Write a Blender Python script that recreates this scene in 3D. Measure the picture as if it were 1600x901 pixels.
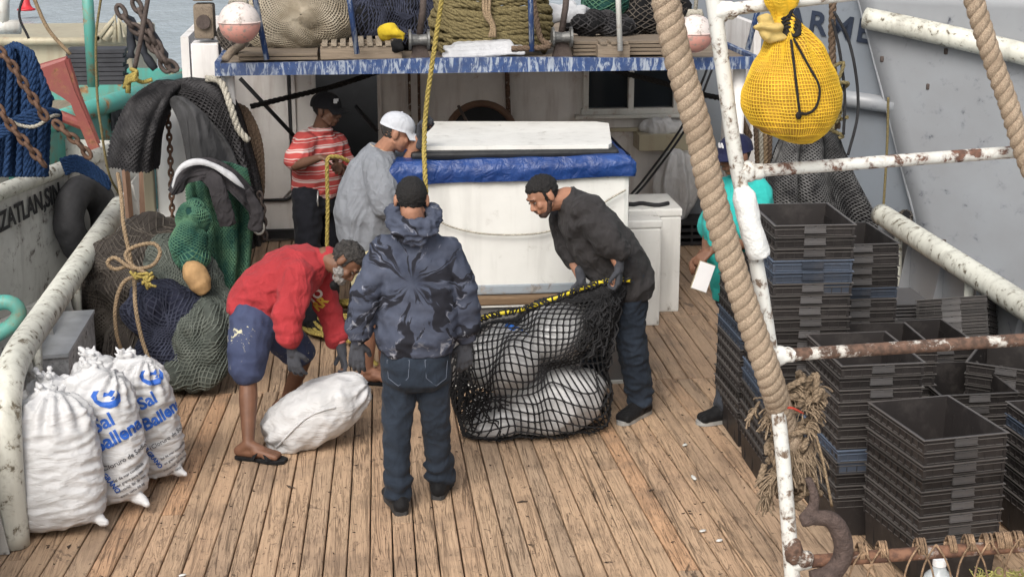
import bpy, bmesh, math, random
import numpy as np
from mathutils import Vector, Matrix, noise
from mathutils.bvhtree import BVHTree

for _o in list(bpy.data.objects): bpy.data.objects.remove(_o)
S = bpy.context.scene
COL = S.collection
R = math.radians
rnd = random.Random(7)
# ------------------------------------------------------------------ camera, world, sun, exposure
FPX = 2400.0; CAM_Z = 3.2; TILT = math.atan(650 / FPX); YAW = R(5.8)
cd = bpy.data.cameras.new('camera'); cam = bpy.data.objects.new('camera', cd); COL.objects.link(cam)
cd.sensor_width = 36; cd.lens = FPX / 1600 * 36; cd.clip_start = .05; cd.clip_end = 3000
cam.location = (0, 0, CAM_Z); cam.rotation_euler = (R(90) - TILT, 0, -YAW)
S.camera = cam
W = bpy.data.worlds.new("World"); S.world = W; W.use_nodes = True
_n = W.node_tree.nodes; _l = W.node_tree.links
sky = _n.new('ShaderNodeTexSky'); sky.sky_type = 'NISHITA'; sky.sun_disc = False
SUN_EL = R(44); SUN_AZ = R(205)
sky.sun_elevation = SUN_EL; sky.sun_rotation = SUN_AZ; sky.dust_density = 6; sky.air_density = 1.2; sky.ozone_density = 1.0
hs = _n.new('ShaderNodeHueSaturation'); hs.inputs['Saturation'].default_value = .38
_l.new(sky.outputs[0], hs.inputs['Color']); _l.new(hs.outputs[0], _n['Background'].inputs[0])
_n['Background'].inputs[1].default_value = .14
sd = bpy.data.lights.new('sun', 'SUN'); sd.energy = 1.5; sd.angle = R(32); sd.color = (1, .955, .89)
sun = bpy.data.objects.new('sun', sd); COL.objects.link(sun)
_d = Vector((math.sin(SUN_AZ) * math.cos(SUN_EL), math.cos(SUN_AZ) * math.cos(SUN_EL), math.sin(SUN_EL)))
sun.rotation_euler = _d.to_track_quat('Z', 'Y').to_euler()
S.view_settings.view_transform = 'Standard'; S.view_settings.look = 'None'
S.view_settings.gamma = 1; S.view_settings.exposure = .28
S.render.engine = 'CYCLES'
S.cycles.max_bounces = 6; S.cycles.diffuse_bounces = 4; S.cycles.glossy_bounces = 2; S.cycles.transparent_max_bounces = 8

# ------------------------------------------------------------------ helpers
def ray(x, y):
    a = (x - 800) / FPX; v = (y - 450) / FPX; c, s = math.cos(TILT), math.sin(TILT)
    Yf = c - v * s; Z = -(s + v * c)
    return Vector((a * math.cos(YAW) + Yf * math.sin(YAW), Yf * math.cos(YAW) - a * math.sin(YAW), Z))
def U(x, y, Y=None, z=None):
    """surveyed photo point -> real position on the plane of depth Y or height z"""
    r = ray(x, y); t = (z - CAM_Z) / r.z if z is not None else Y / r.y
    return Vector((r.x * t, r.y * t, CAM_Z + r.z * t))
V = Vector
def nz(p, s=1.0, o=0.0): return noise.noise(Vector((p[0] * s + o, p[1] * s + o * .7, p[2] * s - o)))

class MB:
    def __init__(s): s.v = []; s.n = 0; s.f = {}; s.t = []; s.sm = True
    def add(s, verts, faces, tint=0.0, mi=0):
        verts = np.asarray(verts, dtype=np.float64).reshape(-1, 3)
        s.v.append(verts)
        s.t.append(np.full(len(verts), tint) if np.isscalar(tint) else np.asarray(tint, float))
        if isinstance(faces, np.ndarray):
            s.f.setdefault((faces.shape[1], mi), []).append(faces + s.n)
        else:
            by = {}
            for f in faces: by.setdefault(len(f), []).append(f)
            for k, fl in by.items(): s.f.setdefault((k, mi), []).append(np.array(fl) + s.n)
        s.n += len(verts); return s
    def box(s, c, size, rot=None, tint=0.0, mi=0, bev=0.0):
        hx, hy, hz = [q / 2 for q in size]
        if bev > 0:
            b = min(bev, hx * .9, hy * .9, hz * .9); bm = bmesh.new(); bmesh.ops.create_cube(bm, size=2)
            for v in bm.verts: v.co = V((v.co.x * hx, v.co.y * hy, v.co.z * hz))
            bmesh.ops.bevel(bm, geom=bm.edges[:], offset=b, segments=2, affect='EDGES', profile=.6)
            vs = [v.co.copy() for v in bm.verts]; fs = [[q.index for q in f.verts] for f in bm.faces]; bm.free()
        else:
            vs = [V((x * hx, y * hy, z * hz)) for x in (-1, 1) for y in (-1, 1) for z in (-1, 1)]
            fs = [(0, 1, 3, 2), (4, 6, 7, 5), (0, 4, 5, 1), (2, 3, 7, 6), (0, 2, 6, 4), (1, 5, 7, 3)]
        c = V(c)
        vs = [(rot @ v if rot is not None else v) + c for v in vs]
        return s.add([tuple(v) for v in vs], fs, tint, mi)
    def tube(s, pts, r, sides=8, caps=True, tint=0.0, mi=0, closed=False, ry=None, up=None):
        P = np.array([tuple(p) for p in pts], float); n = len(P)
        rr = np.full(n, r) if np.isscalar(r) else np.array(r, float)
        T = np.gradient(P, axis=0) if not closed else np.roll(P, -1, 0) - np.roll(P, 1, 0)
        T /= np.linalg.norm(T, axis=1)[:, None] + 1e-12
        u = np.array(up if up is not None else (0, 0, 1.0), float)
        if abs(T[0] @ u) > .9 * np.linalg.norm(u): u = np.array((1.0, 0, 0)) if up is None else u
        A = np.zeros((n, 3)); a = u - T[0] * (u @ T[0]); a /= np.linalg.norm(a) + 1e-12
        for i in range(n):
            if up is not None: a = u - T[i] * (u @ T[i])
            else: a = a - T[i] * (a @ T[i])
            a = a / (np.linalg.norm(a) + 1e-12); A[i] = a
        B = np.cross(T, A); th = np.linspace(0, 2 * np.pi, sides, endpoint=False)
        k = 1.0 if ry is None else ry
        ring = P[:, None, :] + rr[:, None, None] * (np.cos(th)[None, :, None] * A[:, None, :] * k + np.sin(th)[None, :, None] * B[:, None, :])
        vs = ring.reshape(-1, 3); m = n if closed else n - 1
        i = np.arange(m)[:, None]; j = np.arange(sides)[None, :]; i2 = (i + 1) % n; j2 = (j + 1) % sides
        q = np.stack([i * sides + j + 0 * j2, i * sides + j2, i2 * sides + j2, i2 * sides + j], -1).reshape(-1, 4)
        tt = tint if np.isscalar(tint) else np.repeat(np.asarray(tint), sides)
        s.add(vs, q, tt, mi)
        if caps and not closed:
            b = s.n - n * sides
            s.f.setdefault((sides, mi), []).append(np.array([[b + k2 for k2 in range(sides)][::-1], [b + (n - 1) * sides + k2 for k2 in range(sides)]]))
        return s
    def edges(s, P, E, r, sides=3, tint=0.0, mi=0):
        P = np.asarray(P, float); E = np.asarray(E); a = P[E[:, 0]]; b = P[E[:, 1]]; d = b - a
        L = np.linalg.norm(d, axis=1); ok = L > 1e-6; a, b, d, L = a[ok], b[ok], d[ok], L[ok]; d = d / L[:, None]
        u = np.where(np.abs(d[:, 2:3]) > .8, np.array([[1., 0, 0]]), np.array([[0, 0, 1.]]))
        x = np.cross(d, u); x /= np.linalg.norm(x, axis=1)[:, None]; y = np.cross(d, x); n = len(a)
        th = np.arange(sides) * 2 * np.pi / sides
        off = r * (np.cos(th)[None, :, None] * x[:, None] + np.sin(th)[None, :, None] * y[:, None])
        vs = np.concatenate([a[:, None] - d[:, None] * r * .5 + off, b[:, None] + d[:, None] * r * .5 + off], 1).reshape(-1, 3)
        base = (np.arange(n) * 2 * sides)[:, None]; j = np.arange(sides)[None]; j2 = (j + 1) % sides
        q = np.stack([base + j, base + j2, base + sides + j2, base + sides + j], -1).reshape(-1, 4)
        return s.add(vs, q, tint, mi)
    def rope(s, pts, R_, pitch=None, strands=3, sides=6, tint=0.0, step=None, fr=.56, mi=0):
        P = resample(pts, step or R_ * .55); n = len(P); pitch = pitch or R_ * 5.2
        T = np.gradient(P, axis=0); T /= np.linalg.norm(T, axis=1)[:, None] + 1e-12
        u = np.array((0, 0, 1.)) if abs(T[0][2]) < .9 else np.array((1., 0, 0))
        a = u - T[0] * (u @ T[0]); a /= np.linalg.norm(a); A = np.zeros((n, 3))
        for i in range(n): a = a - T[i] * (a @ T[i]); a = a / (np.linalg.norm(a) + 1e-12); A[i] = a
        B = np.cross(T, A); Ls = np.concatenate([[0], np.cumsum(np.linalg.norm(np.diff(P, axis=0), axis=1))])
        for k in range(strands):
            ph = 2 * np.pi * (Ls / pitch + k / strands)
            s.tube(P + R_ * (1 - fr) * 1.05 * (np.cos(ph)[:, None] * A + np.sin(ph)[:, None] * B), R_ * fr, sides, True, tint + .15 * k, mi)
        return s
    def ell(s, c, r, M=None, seg=18, rings=12, tint=0.0, mi=0):
        M = M if M is not None else Matrix.Identity(3); c = V(c); vs = []
        for i in range(rings + 1):
            th = math.pi * i / rings
            for j in range(seg):
                ph = 2 * math.pi * j / seg
                vs.append(tuple(c + M @ V((r[0] * math.sin(th) * math.cos(ph), r[1] * math.sin(th) * math.sin(ph), r[2] * math.cos(th)))))
        q = [(i * seg + j, (i + 1) * seg + j, (i + 1) * seg + (j + 1) % seg, i * seg + (j + 1) % seg) for i in range(rings) for j in range(seg)]
        return s.add(vs, q, tint, mi)
    def cap(s, a, b, ra, rb, seg=12, tint=0.0):
        a, b = V(a), V(b); d = (b - a)
        if d.length < 1e-6: d = V((0, 0, 1e-4))
        d = d.normalized(); pts = []; rr = []
        for k in range(4): an = math.pi / 2 * (1 - k / 4); pts.append(a - d * ra * math.sin(an)); rr.append(max(ra * math.cos(an), ra * .02))
        pts.append(a); rr.append(ra); pts.append(b); rr.append(rb)
        for k in range(1, 5): an = math.pi / 2 * k / 4; pts.append(b + d * rb * math.sin(an)); rr.append(max(rb * math.cos(an), rb * .02))
        return s.tube(pts, rr, seg, True, tint)
    def loft(s, st, seg=24, power=2.0, tint=0.0):
        """st: list of (centre, half width, half depth, side vector)"""
        C = [V(q[0]) for q in st]; n = len(C); vs = []
        for i, (c, w, d, sv) in enumerate(st):
            t = (C[min(i + 1, n - 1)] - C[max(i - 1, 0)]).normalized(); sv = V(sv); sv = (sv - t * sv.dot(t)).normalized(); dv = t.cross(sv)
            for j in range(seg):
                th = 2 * math.pi * j / seg; cc, ss = math.cos(th), math.sin(th)
                m = (abs(cc) ** power + abs(ss) ** power) ** (-1 / power)
                vs.append(tuple(C[i] + sv * w * cc * m + dv * d * ss * m))
        q = [(i * seg + j, i * seg + (j + 1) % seg, (i + 1) * seg + (j + 1) % seg, (i + 1) * seg + j) for i in range(n - 1) for j in range(seg)]
        s.add(vs, q, tint); b = s.n - n * seg
        s.f.setdefault((seg, 0), []).append(np.array([[b + k for k in range(seg)][::-1], [b + (n - 1) * seg + k for k in range(seg)]]))
        return s
    def grid(s, fn, nu, nv, cu=False, cv=False, tint=0.0, mi=0):
        vs = [tuple(fn(i / nu, j / nv)) for i in range(nu + (0 if cu else 1)) for j in range(nv + (0 if cv else 1))]
        NU = nu if cu else nu + 1; NV = nv if cv else nv + 1
        q = [(i * NV + j, ((i + 1) % NU) * NV + j, ((i + 1) % NU) * NV + (j + 1) % NV, i * NV + (j + 1) % NV) for i in range(nu) for j in range(nv)]
        return s.add(vs, q, tint, mi)
    def prism(s, poly, a, b, tint=0.0, mi=0):
        """poly: list of 3D points (planar), extruded by vector b-a"""
        d = V(b) - V(a); n = len(poly)
        vs = [tuple(V(p)) for p in poly] + [tuple(V(p) + d) for p in poly]
        fs = [list(range(n))[::-1], [n + i for i in range(n)]] + [[i, (i + 1) % n, n + (i + 1) % n, n + i] for i in range(n)]
        return s.add(vs, fs, tint, mi)
    def arrays(s): return np.concatenate(s.v), s.f, np.concatenate(s.t)
    def mesh(s, name, org=(0, 0, 0), smooth=True):
        v, f, t = s.arrays(); me = bpy.data.meshes.new(name); me.vertices.add(len(v))
        me.vertices.foreach_set('co', (v - np.array(tuple(org))).ravel())
        loops = []; starts = []; mis = []; k0 = 0
        for (k, mi), ls in f.items():
            for a in ls:
                loops.append(a.ravel()); starts.append(k0 + np.arange(len(a)) * k); mis.append(np.full(len(a), mi)); k0 += a.size
        loops = np.concatenate(loops); starts = np.concatenate(starts); mis = np.concatenate(mis)
        me.loops.add(len(loops)); me.loops.foreach_set('vertex_index', loops.astype(np.int32))
        me.polygons.add(len(starts)); me.polygons.foreach_set('loop_start', starts.astype(np.int32))
        me.polygons.foreach_set('material_index', mis.astype(np.int32))
        me.update(calc_edges=True); me.validate()
        me.polygons.foreach_set('use_smooth', np.full(len(me.polygons), smooth))
        at = me.attributes.new('tint', 'FLOAT', 'POINT')
        if len(me.vertices) == len(t): at.data.foreach_set('value', t.astype(np.float32))
        return me
    def build(s, name, mat, parent=None, smooth=False, org=None, autos=None):
        v = np.concatenate(s.v)
        if parent is not None: o0 = wloc(parent)
        elif org is not None: o0 = V(org)
        else: mn = v.min(0); mx = v.max(0); o0 = V(((mn[0] + mx[0]) / 2, (mn[1] + mx[1]) / 2, mn[2]))
        me = s.mesh(name, o0, smooth)
        for m in (mat if isinstance(mat, (list, tuple)) else [mat]): me.materials.append(m)
        if autos: sharp(me, autos)
        o = bpy.data.objects.new(name, me); COL.objects.link(o)
        if parent is not None: o.parent = parent
        else: o.location = o0
        return o
def sharp(me, deg=40):
    bm = bmesh.new(); bm.from_mesh(me); lim = R(deg)
    for f in bm.faces: f.smooth = True
    for e in bm.edges:
        if len(e.link_faces) == 2 and e.calc_face_angle(0) > lim: e.smooth = False
    bm.to_mesh(me); bm.free()
def wloc(o):
    p = V((0, 0, 0))
    while o is not None: p += o.location; o = o.parent
    return p
def resample(pts, step):
    P = np.array([tuple(p) for p in pts], float); d = np.linalg.norm(np.diff(P, axis=0), axis=1); L = np.concatenate([[0], np.cumsum(d)])
    n = max(3, int(L[-1] / step) + 1); t = np.linspace(0, L[-1], n)
    return np.stack([np.interp(t, L, P[:, k]) for k in range(3)], 1)
def spline(pts, n=12):
    P = [V(p) for p in pts]; out = []
    for i in range(len(P) - 1):
        p0 = P[i - 1] if i else P[0] * 2 - P[1]; p1 = P[i]; p2 = P[i + 1]; p3 = P[i + 2] if i + 2 < len(P) else P[-1] * 2 - P[-2]
        for k in range(n):
            t = k / n; out.append(.5 * ((2 * p1) + (p2 - p0) * t + (2 * p0 - 5 * p1 + 4 * p2 - p3) * t * t + (3 * p1 - p0 - 3 * p2 + p3) * t ** 3))
    out.append(P[-1]); return out
def empty(name, loc, label, cat, group=None):
    o = bpy.data.objects.new(name, None); COL.objects.link(o); o.location = loc; o.empty_display_size = .1
    return tag(o, label, cat, group)
def tag(o, label=None, cat=None, group=None, kind=None):
    if label: o['label'] = label
    if cat: o['category'] = cat
    if group: o['group'] = group
    if kind: o['kind'] = kind
    return o
def sculpt(mb, voxel=.008, smooth=4, disp=None, smooth2=0):
    """union of overlapping primitives -> one continuous surface (voxel remesh), smoothed and displaced; returns MB"""
    me = mb.mesh('tmp'); o = bpy.data.objects.new('tmp', me); COL.objects.link(o)
    m = o.modifiers.new('r', 'REMESH'); m.mode = 'VOXEL'; m.voxel_size = voxel
    if smooth: m2 = o.modifiers.new('s', 'SMOOTH'); m2.factor = .5; m2.iterations = smooth
    dg = bpy.context.evaluated_depsgraph_get(); ev = o.evaluated_get(dg); em = ev.to_mesh()
    n = len(em.vertices); v = np.empty(n * 3); em.vertices.foreach_get('co', v); v = v.reshape(-1, 3)
    nn = np.empty(n * 3); em.vertices.foreach_get('normal', nn); nn = nn.reshape(-1, 3)
    npoly = len(em.polygons); lt = np.empty(npoly, int); em.polygons.foreach_get('loop_total', lt)
    lv = np.empty(len(em.loops), int); em.loops.foreach_get('vertex_index', lv); ls = np.empty(npoly, int); em.polygons.foreach_get('loop_start', ls)
    ev.to_mesh_clear(); bpy.data.objects.remove(o); bpy.data.meshes.remove(me)
    if disp is not None:
        dd = np.array([disp(Vector(a), Vector(b)) for a, b in zip(v, nn)])
        v = v + nn * dd[:, None] if dd.ndim == 1 else v + dd
    out = MB(); q = lt == 4
    faces = lv[(ls[q][:, None] + np.arange(4)[None])]; out.add(v, faces)
    if (lt == 3).any():
        t = lt == 3; out.f.setdefault((3, 0), []).append(lv[(ls[t][:, None] + np.arange(3)[None])])
    return out
def bvh_of(*mbs):
    vs = []; fs = []; n = 0
    for mb in mbs:
        v, f, t = mb.arrays(); vs += [tuple(q) for q in v]
        for ls in f.values():
            for a in ls: fs += [[int(k) + n for k in r_] for r_ in a]
        n += len(v)
    return BVHTree.FromPolygons(vs, fs)
def lattice(fn, nu, nv, cv=False, drop=0.0):
    """diamond net over fn(u,v); returns nodes and edges"""
    P = []; idx = {}
    NV = nv if cv else nv + 1
    for i in range(nu + 1):
        for j in range(NV):
            if (i + j) % 2 == 0: idx[(i, j)] = len(P); P.append(tuple(fn(i / nu, j / nv)))
    E = []
    for (i, j), k in idx.items():
        for dj in (-1, 1):
            jj = (j + dj) % nv if cv else j + dj
            if (i + 1, jj) in idx and rnd.random() >= drop: E.append((k, idx[(i + 1, jj)]))
    return np.array(P), np.array(E)
def text_mb(txt, size=1.0, extr=.004, bold=0.0, dens=None, sp=1.0):
    cu = bpy.data.curves.new('t', 'FONT'); cu.body = txt; cu.size = size; cu.extrude = extr; cu.offset = bold; cu.space_character = sp
    cu.align_x = 'CENTER'; cu.align_y = 'CENTER'; cu.resolution_u = 3
    o = bpy.data.objects.new('t', cu); COL.objects.link(o); dg = bpy.context.evaluated_depsgraph_get()
    me = bpy.data.meshes.new_from_object(o.evaluated_get(dg)); bm = bmesh.new(); bm.from_mesh(me)
    if dens:
        bmesh.ops.triangulate(bm, faces=bm.faces[:])
        for _ in range(4):
            es = [e for e in bm.edges if e.calc_length() > dens]
            if not es: break
            bmesh.ops.subdivide_edges(bm, edges=es, cuts=1); bmesh.ops.triangulate(bm, faces=[f for f in bm.faces if len(f.verts) > 3])
    vs = [v.co.copy() for v in bm.verts]; fs = [[q.index for q in f.verts] for f in bm.faces]; bm.free()
    bpy.data.objects.remove(o); bpy.data.meshes.remove(me); bpy.data.curves.remove(cu)
    return vs, fs
def put_text(mb, txt, size, c, right, up, extr=.004, bold=0.0, sp=1.0, sx=1.0):
    vs, fs = text_mb(txt, size, extr, bold, sp=sp); right = V(right).normalized(); up = V(up); up = (up - right * up.dot(right)).normalized(); n = right.cross(up)
    mb.add([tuple(V(c) + right * v.x * sx + up * v.y + n * v.z) for v in vs], fs)
def wrap_text(mb, txt, size, c, right, up, bvh, dens=.02, off=.003, bold=0.0, thick=.0015, shear=0.0, vs_fs=None):
    vs, fs = vs_fs or text_mb(txt, size, .001, bold, dens); right = V(right).normalized(); up = V(up); up = (up - right * up.dot(right)).normalized(); n = right.cross(up)
    out = []
    for v in vs:
        p = V(c) + right * (v.x + shear * v.y) + up * v.y; h = bvh.ray_cast(p + n * .5, -n)
        out.append(tuple(h[0] + n * (off + (thick if v.z > 0 else 0))) if h[0] is not None and (h[0] - p).length < .35 else None)
    fs = [f for f in fs if all(out[i] is not None for i in f)]; mb.add([o if o is not None else tuple(c) for o in out], fs or [(0, 1, 2)])
def chain(mb, pts, link=.05, r=.006, tint=0.0):
    P = resample(pts, link * .72)
    for i in range(len(P) - 1):
        a, b = V(P[i]), V(P[i + 1]); c = (a + b) / 2; d = (b - a).normalized()
        u = V((0, 0, 1)) if abs(d.z) < .8 else V((1, 0, 0)); s_ = d.cross(u).normalized(); t_ = d.cross(s_)
        sd_ = s_ if i % 2 else t_; ring = []
        for k in range(12):
            th = 2 * math.pi * k / 12; ring.append(c + d * math.cos(th) * link * .5 + sd_ * math.sin(th) * link * .27)
        mb.tube(ring, r, 5, False, tint, closed=True)

# ------------------------------------------------------------------ materials
def newmat(name):
    m = bpy.data.materials.new(name); m.use_nodes = True; nt = m.node_tree; b = nt.nodes['Principled BSDF']
    return m, nt, b
class NT:
    def __init__(s, nt, coord='Object', rot=None, scale=(1, 1, 1)):
        s.nt = nt; tc = nt.nodes.new('ShaderNodeTexCoord'); s.mp = nt.nodes.new('ShaderNodeMapping')
        nt.links.new(tc.outputs[coord], s.mp.inputs[0]); s.mp.inputs['Scale'].default_value = scale
        if rot: s.mp.inputs['Rotation'].default_value = rot
        s.co = s.mp.outputs[0]
    def noise(s, sc, det=4, rough=.55, dist=0, co=None, sca=None):
        n = s.nt.nodes.new('ShaderNodeTexNoise'); n.inputs['Scale'].default_value = sc; n.inputs['Detail'].default_value = det
        n.inputs['Roughness'].default_value = rough; n.inputs['Distortion'].default_value = dist
        c = co or s.co
        if sca:
            mp = s.nt.nodes.new('ShaderNodeMapping'); mp.inputs['Scale'].default_value = sca; s.nt.links.new(c, mp.inputs[0]); c = mp.outputs[0]
        s.nt.links.new(c, n.inputs['Vector']); return n.outputs[0]
    def vor(s, sc, feat='F1', sca=None):
        n = s.nt.nodes.new('ShaderNodeTexVoronoi'); n.inputs['Scale'].default_value = sc; n.feature = feat; c = s.co
        if sca:
            mp = s.nt.nodes.new('ShaderNodeMapping'); mp.inputs['Scale'].default_value = sca; s.nt.links.new(c, mp.inputs[0]); c = mp.outputs[0]
        s.nt.links.new(c, n.inputs['Vector']); return n.outputs[0]
    def ramp(s, f, stops, interp='LINEAR'):
        r = s.nt.nodes.new('ShaderNodeValToRGB'); e = r.color_ramp.elements; r.color_ramp.interpolation = interp
        while len(e) < len(stops): e.new(.5)
        for k, (p, c) in enumerate(stops):
            e[k].position = p; c = (c, c, c) if np.isscalar(c) else c; e[k].color = (*c, 1)
        s.nt.links.new(f, r.inputs[0]); return r.outputs[0]
    def mix(s, f, a, b, mode='MIX'):
        m = s.nt.nodes.new('ShaderNodeMix'); m.data_type = 'RGBA'; m.blend_type = mode
        for inp, val in ((0, f), (6, a), (7, b)):
            if hasattr(val, 'links') or hasattr(val, 'is_linked'): s.nt.links.new(val, m.inputs[inp])
            else: m.inputs[inp].default_value = val if inp == 0 else (*val, 1)
        return m.outputs[2]
    def math(s, op, a, b=0.0, c=0.0):
        m = s.nt.nodes.new('ShaderNodeMath'); m.operation = op
        for i, v in enumerate((a, b, c)):
            if hasattr(v, 'is_linked'): s.nt.links.new(v, m.inputs[i])
            else: m.inputs[i].default_value = v
        return m.outputs[0]
    def attr(s, nm='tint'):
        a = s.nt.nodes.new('ShaderNodeAttribute'); a.attribute_name = nm; return a.outputs['Fac']
    def sep(s, co=None):
        x = s.nt.nodes.new('ShaderNodeSeparateXYZ'); s.nt.links.new(co or s.co, x.inputs[0]); return x.outputs
    def bump(s, h, b, strength=.4, dist=.01):
        n = s.nt.nodes.new('ShaderNodeBump'); n.inputs['Strength'].default_value = strength; n.inputs['Distance'].default_value = dist
        s.nt.links.new(h, n.inputs['Height']); s.nt.links.new(n.outputs[0], b.inputs['Normal']); return n
    def objrand(s):
        o = s.nt.nodes.new('ShaderNodeObjectInfo'); return o.outputs['Random']
    def set(s, b, col, rough=.7):
        if hasattr(col, 'is_linked'): s.nt.links.new(col, b.inputs['Base Color'])
        else: b.inputs['Base Color'].default_value = (*col, 1)
        if hasattr(rough, 'is_linked'): s.nt.links.new(rough, b.inputs['Roughness'])
        else: b.inputs['Roughness'].default_value = rough
def k(c, f): return tuple(min(1, q * f) for q in c)
def simple(name, col, rough=.7, var=.25, sc=6, bump=.15, bsc=40, metal=0, spec=.4):
    m, nt, b = newmat(name); t = NT(nt); n = t.noise(sc, 5)
    t.set(b, t.mix(t.ramp(n, [(.3, 0), (.7, 1)]), k(col, 1 - var), k(col, 1 + var)), rough); b.inputs['Metallic'].default_value = metal
    b.inputs['Specular IOR Level'].default_value = spec
    t.bump(t.noise(bsc, 4), b, bump, .01); return m
def worn(name, paint, under=(.16, .07, .035), amt=.42, sc=9, rough=.5, dirt=.25, streak=True, under2=None, soft=.03, dirtcol=(.12, .1, .085)):
    """old paint: dirt blotches, chips down to rust or bare metal"""
    m, nt, b = newmat(name); t = NT(nt)
    big = t.noise(1.7, 5, .6); dcol = t.mix(t.math('MULTIPLY', t.ramp(big, [(.35, 0), (.75, 1)]), dirt), paint, dirtcol)
    if streak:
        st = t.noise(9, 4, .6, sca=(1, 1, .12)); dcol = t.mix(t.math('MULTIPLY', t.ramp(st, [(.5, 0), (.8, 1)]), dirt * 1.3), dcol, under)
    ch = t.noise(sc, 9, .68, .3); mask = t.ramp(ch, [(1 - amt - soft, 0), (1 - amt + soft, 1)])
    halo = t.ramp(ch, [(1 - amt - .1, 0), (1 - amt + .02, 1)])
    uc = t.mix(t.ramp(t.noise(sc * 3, 5), [(.4, 0), (.6, 1)]), under, under2 or k(under, 2.0))
    col = t.mix(t.math('MULTIPLY', halo, .45), dcol, k(under, 1.7)); col = t.mix(mask, col, uc)
    t.set(b, col, t.mix(mask, (rough,) * 3, (.85,) * 3))
    h = t.math('SUBTRACT', t.math('MULTIPLY', t.noise(45, 4), .25), mask); t.bump(h, b, .35, .004); return m
def crease(t, s=13, sca=(1, 1, .6)):
    """thin sharp folds: ridges of a stretched noise, two sizes"""
    def rd(sc, dist): return t.math('SUBTRACT', 1.0, t.math('MULTIPLY', t.math('ABSOLUTE', t.math('SUBTRACT', t.noise(sc, 2, .5, dist, sca=sca), .5)), 5.0))
    return t.math('ADD', rd(s * .6, .8), t.math('MULTIPLY', rd(s * 1.6, .5), .45))
def fabric(name, col, rough=.9, var=.16, weave=350, fold=.25):
    m, nt, b = newmat(name); t = NT(nt); n = t.noise(4, 6, .6)
    t.set(b, t.mix(t.ramp(n, [(.3, 0), (.7, 1)]), k(col, 1 - var), k(col, 1 + var)), rough)
    b.inputs['Specular IOR Level'].default_value = .15
    try: b.inputs['Sheen Weight'].default_value = .04
    except Exception: pass
    h = t.math('ADD', t.math('MULTIPLY', t.noise(weave, 2), .10), t.math('MULTIPLY', crease(t, 7, (1, 1, .7)), .8)); t.bump(h, b, min(1, fold * 1.5), .026); return m
def ropemat(name, col, dark=.45, sc=120):
    m, nt, b = newmat(name); t = NT(nt); n = t.noise(sc, 4, .7); g = t.noise(5, 3)
    c = t.mix(t.ramp(n, [(.35, 0), (.7, 1)]), k(col, dark), k(col, 1.25)); c = t.mix(t.math('MULTIPLY', t.ramp(g, [(.4, 0), (.8, 1)]), .35), c, k(col, .5))
    t.set(b, c, .92); b.inputs['Specular IOR Level'].default_value = .1; t.bump(n, b, .6, .004); return m
def netmat(name, col, col2=None, rough=.85):
    m, nt, b = newmat(name); t = NT(nt); n = t.noise(7, 4, .6); a = t.attr()
    c = t.mix(t.ramp(n, [(.35, 0), (.65, 1)]), col, col2 or k(col, 1.7))
    c = t.mix(t.math('MULTIPLY', a, 1.0), c, k(col2 or col, 2.2)); t.set(b, c, rough); b.inputs['Specular IOR Level'].default_value = .15
    t.bump(t.noise(200, 2), b, .3, .003); return m
def skinmat(name, col):
    m, nt, b = newmat(name); t = NT(nt); n = t.noise(14, 4)
    t.set(b, t.mix(t.ramp(n, [(.3, 0), (.7, 1)]), k(col, .8), k(col, 1.15)), .55); b.inputs['Specular IOR Level'].default_value = .35
    b.inputs['Subsurface Weight'].default_value = .0; t.bump(t.noise(90, 3), b, .15, .003); return m
def wood(name, col, sc=(18, 1.2, 18), crack=.5, paintc=None, pamt=.5):
    m, nt, b = newmat(name); t = NT(nt); g = t.noise(3, 8, .65, 1.2, sca=sc); a = t.attr()
    c = t.mix(t.ramp(g, [(.3, 0), (.7, 1)]), k(col, .55), k(col, 1.2)); cr = t.ramp(g, [(.32, 1), (.4, 0)])
    c = t.mix(t.math('MULTIPLY', cr, crack), c, k(col, .2)); c = t.mix(t.math('MULTIPLY', a, .5), c, k(col, .5))
    if paintc: c = t.mix(t.ramp(t.noise(6, 8, .65, sca=(2, 2, 2)), [(pamt - .04, 0), (pamt + .04, 1)]), c, paintc)
    t.set(b, c, .85); t.bump(g, b, .5, .006); return m
def UP(x, y, P0, Nn):
    r = ray(x, y); o = V((0, 0, CAM_Z)); P0 = V(P0); Nn = V(Nn); return o + r * ((P0 - o).dot(Nn) / r.dot(Nn))
def UX(x, y, X): return UP(x, y, (X, 0, 0), (1, 0, 0))
WHITE = (.62, .62, .58); BLUE = (.035, .085, .27)
M = {}
M['white'] = worn('worn_white_paint', (.66, .66, .62), amt=.36, sc=7, dirt=.3)
M['white_clean'] = worn('white_fibreglass', (.74, .74, .71), amt=.315, sc=9, dirt=.2, under=(.2, .19, .17))
M['white_wall'] = worn('cabin_wall_paint', (.80, .78, .76), amt=.29, sc=6, dirt=.35)
M['rail'] = worn('chipped_white_rail_paint', (.68, .68, .60), under=(.10, .085, .06), amt=.40, sc=16, dirt=.35)
M['hull_white'] = worn('dirty_white_hull_paint', (.60, .60, .57), under=(.11, .10, .09), amt=.37, sc=9, dirt=.45)
M['hull_grey'] = worn('grey_hull_paint', (.185, .21, .24), under=(.05, .055, .07), amt=.30, sc=7, dirt=.25, rough=.35, streak=False)
M['hull_light'] = worn('light_grey_hull_paint', (.27, .285, .305), under=(.06, .065, .08), amt=.335, sc=8, dirt=.25, rough=.35, streak=False)
M['turq'] = worn('turquoise_paint', (.07, .36, .31), under=(.16, .09, .04), amt=.40, sc=5, dirt=.35)
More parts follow.
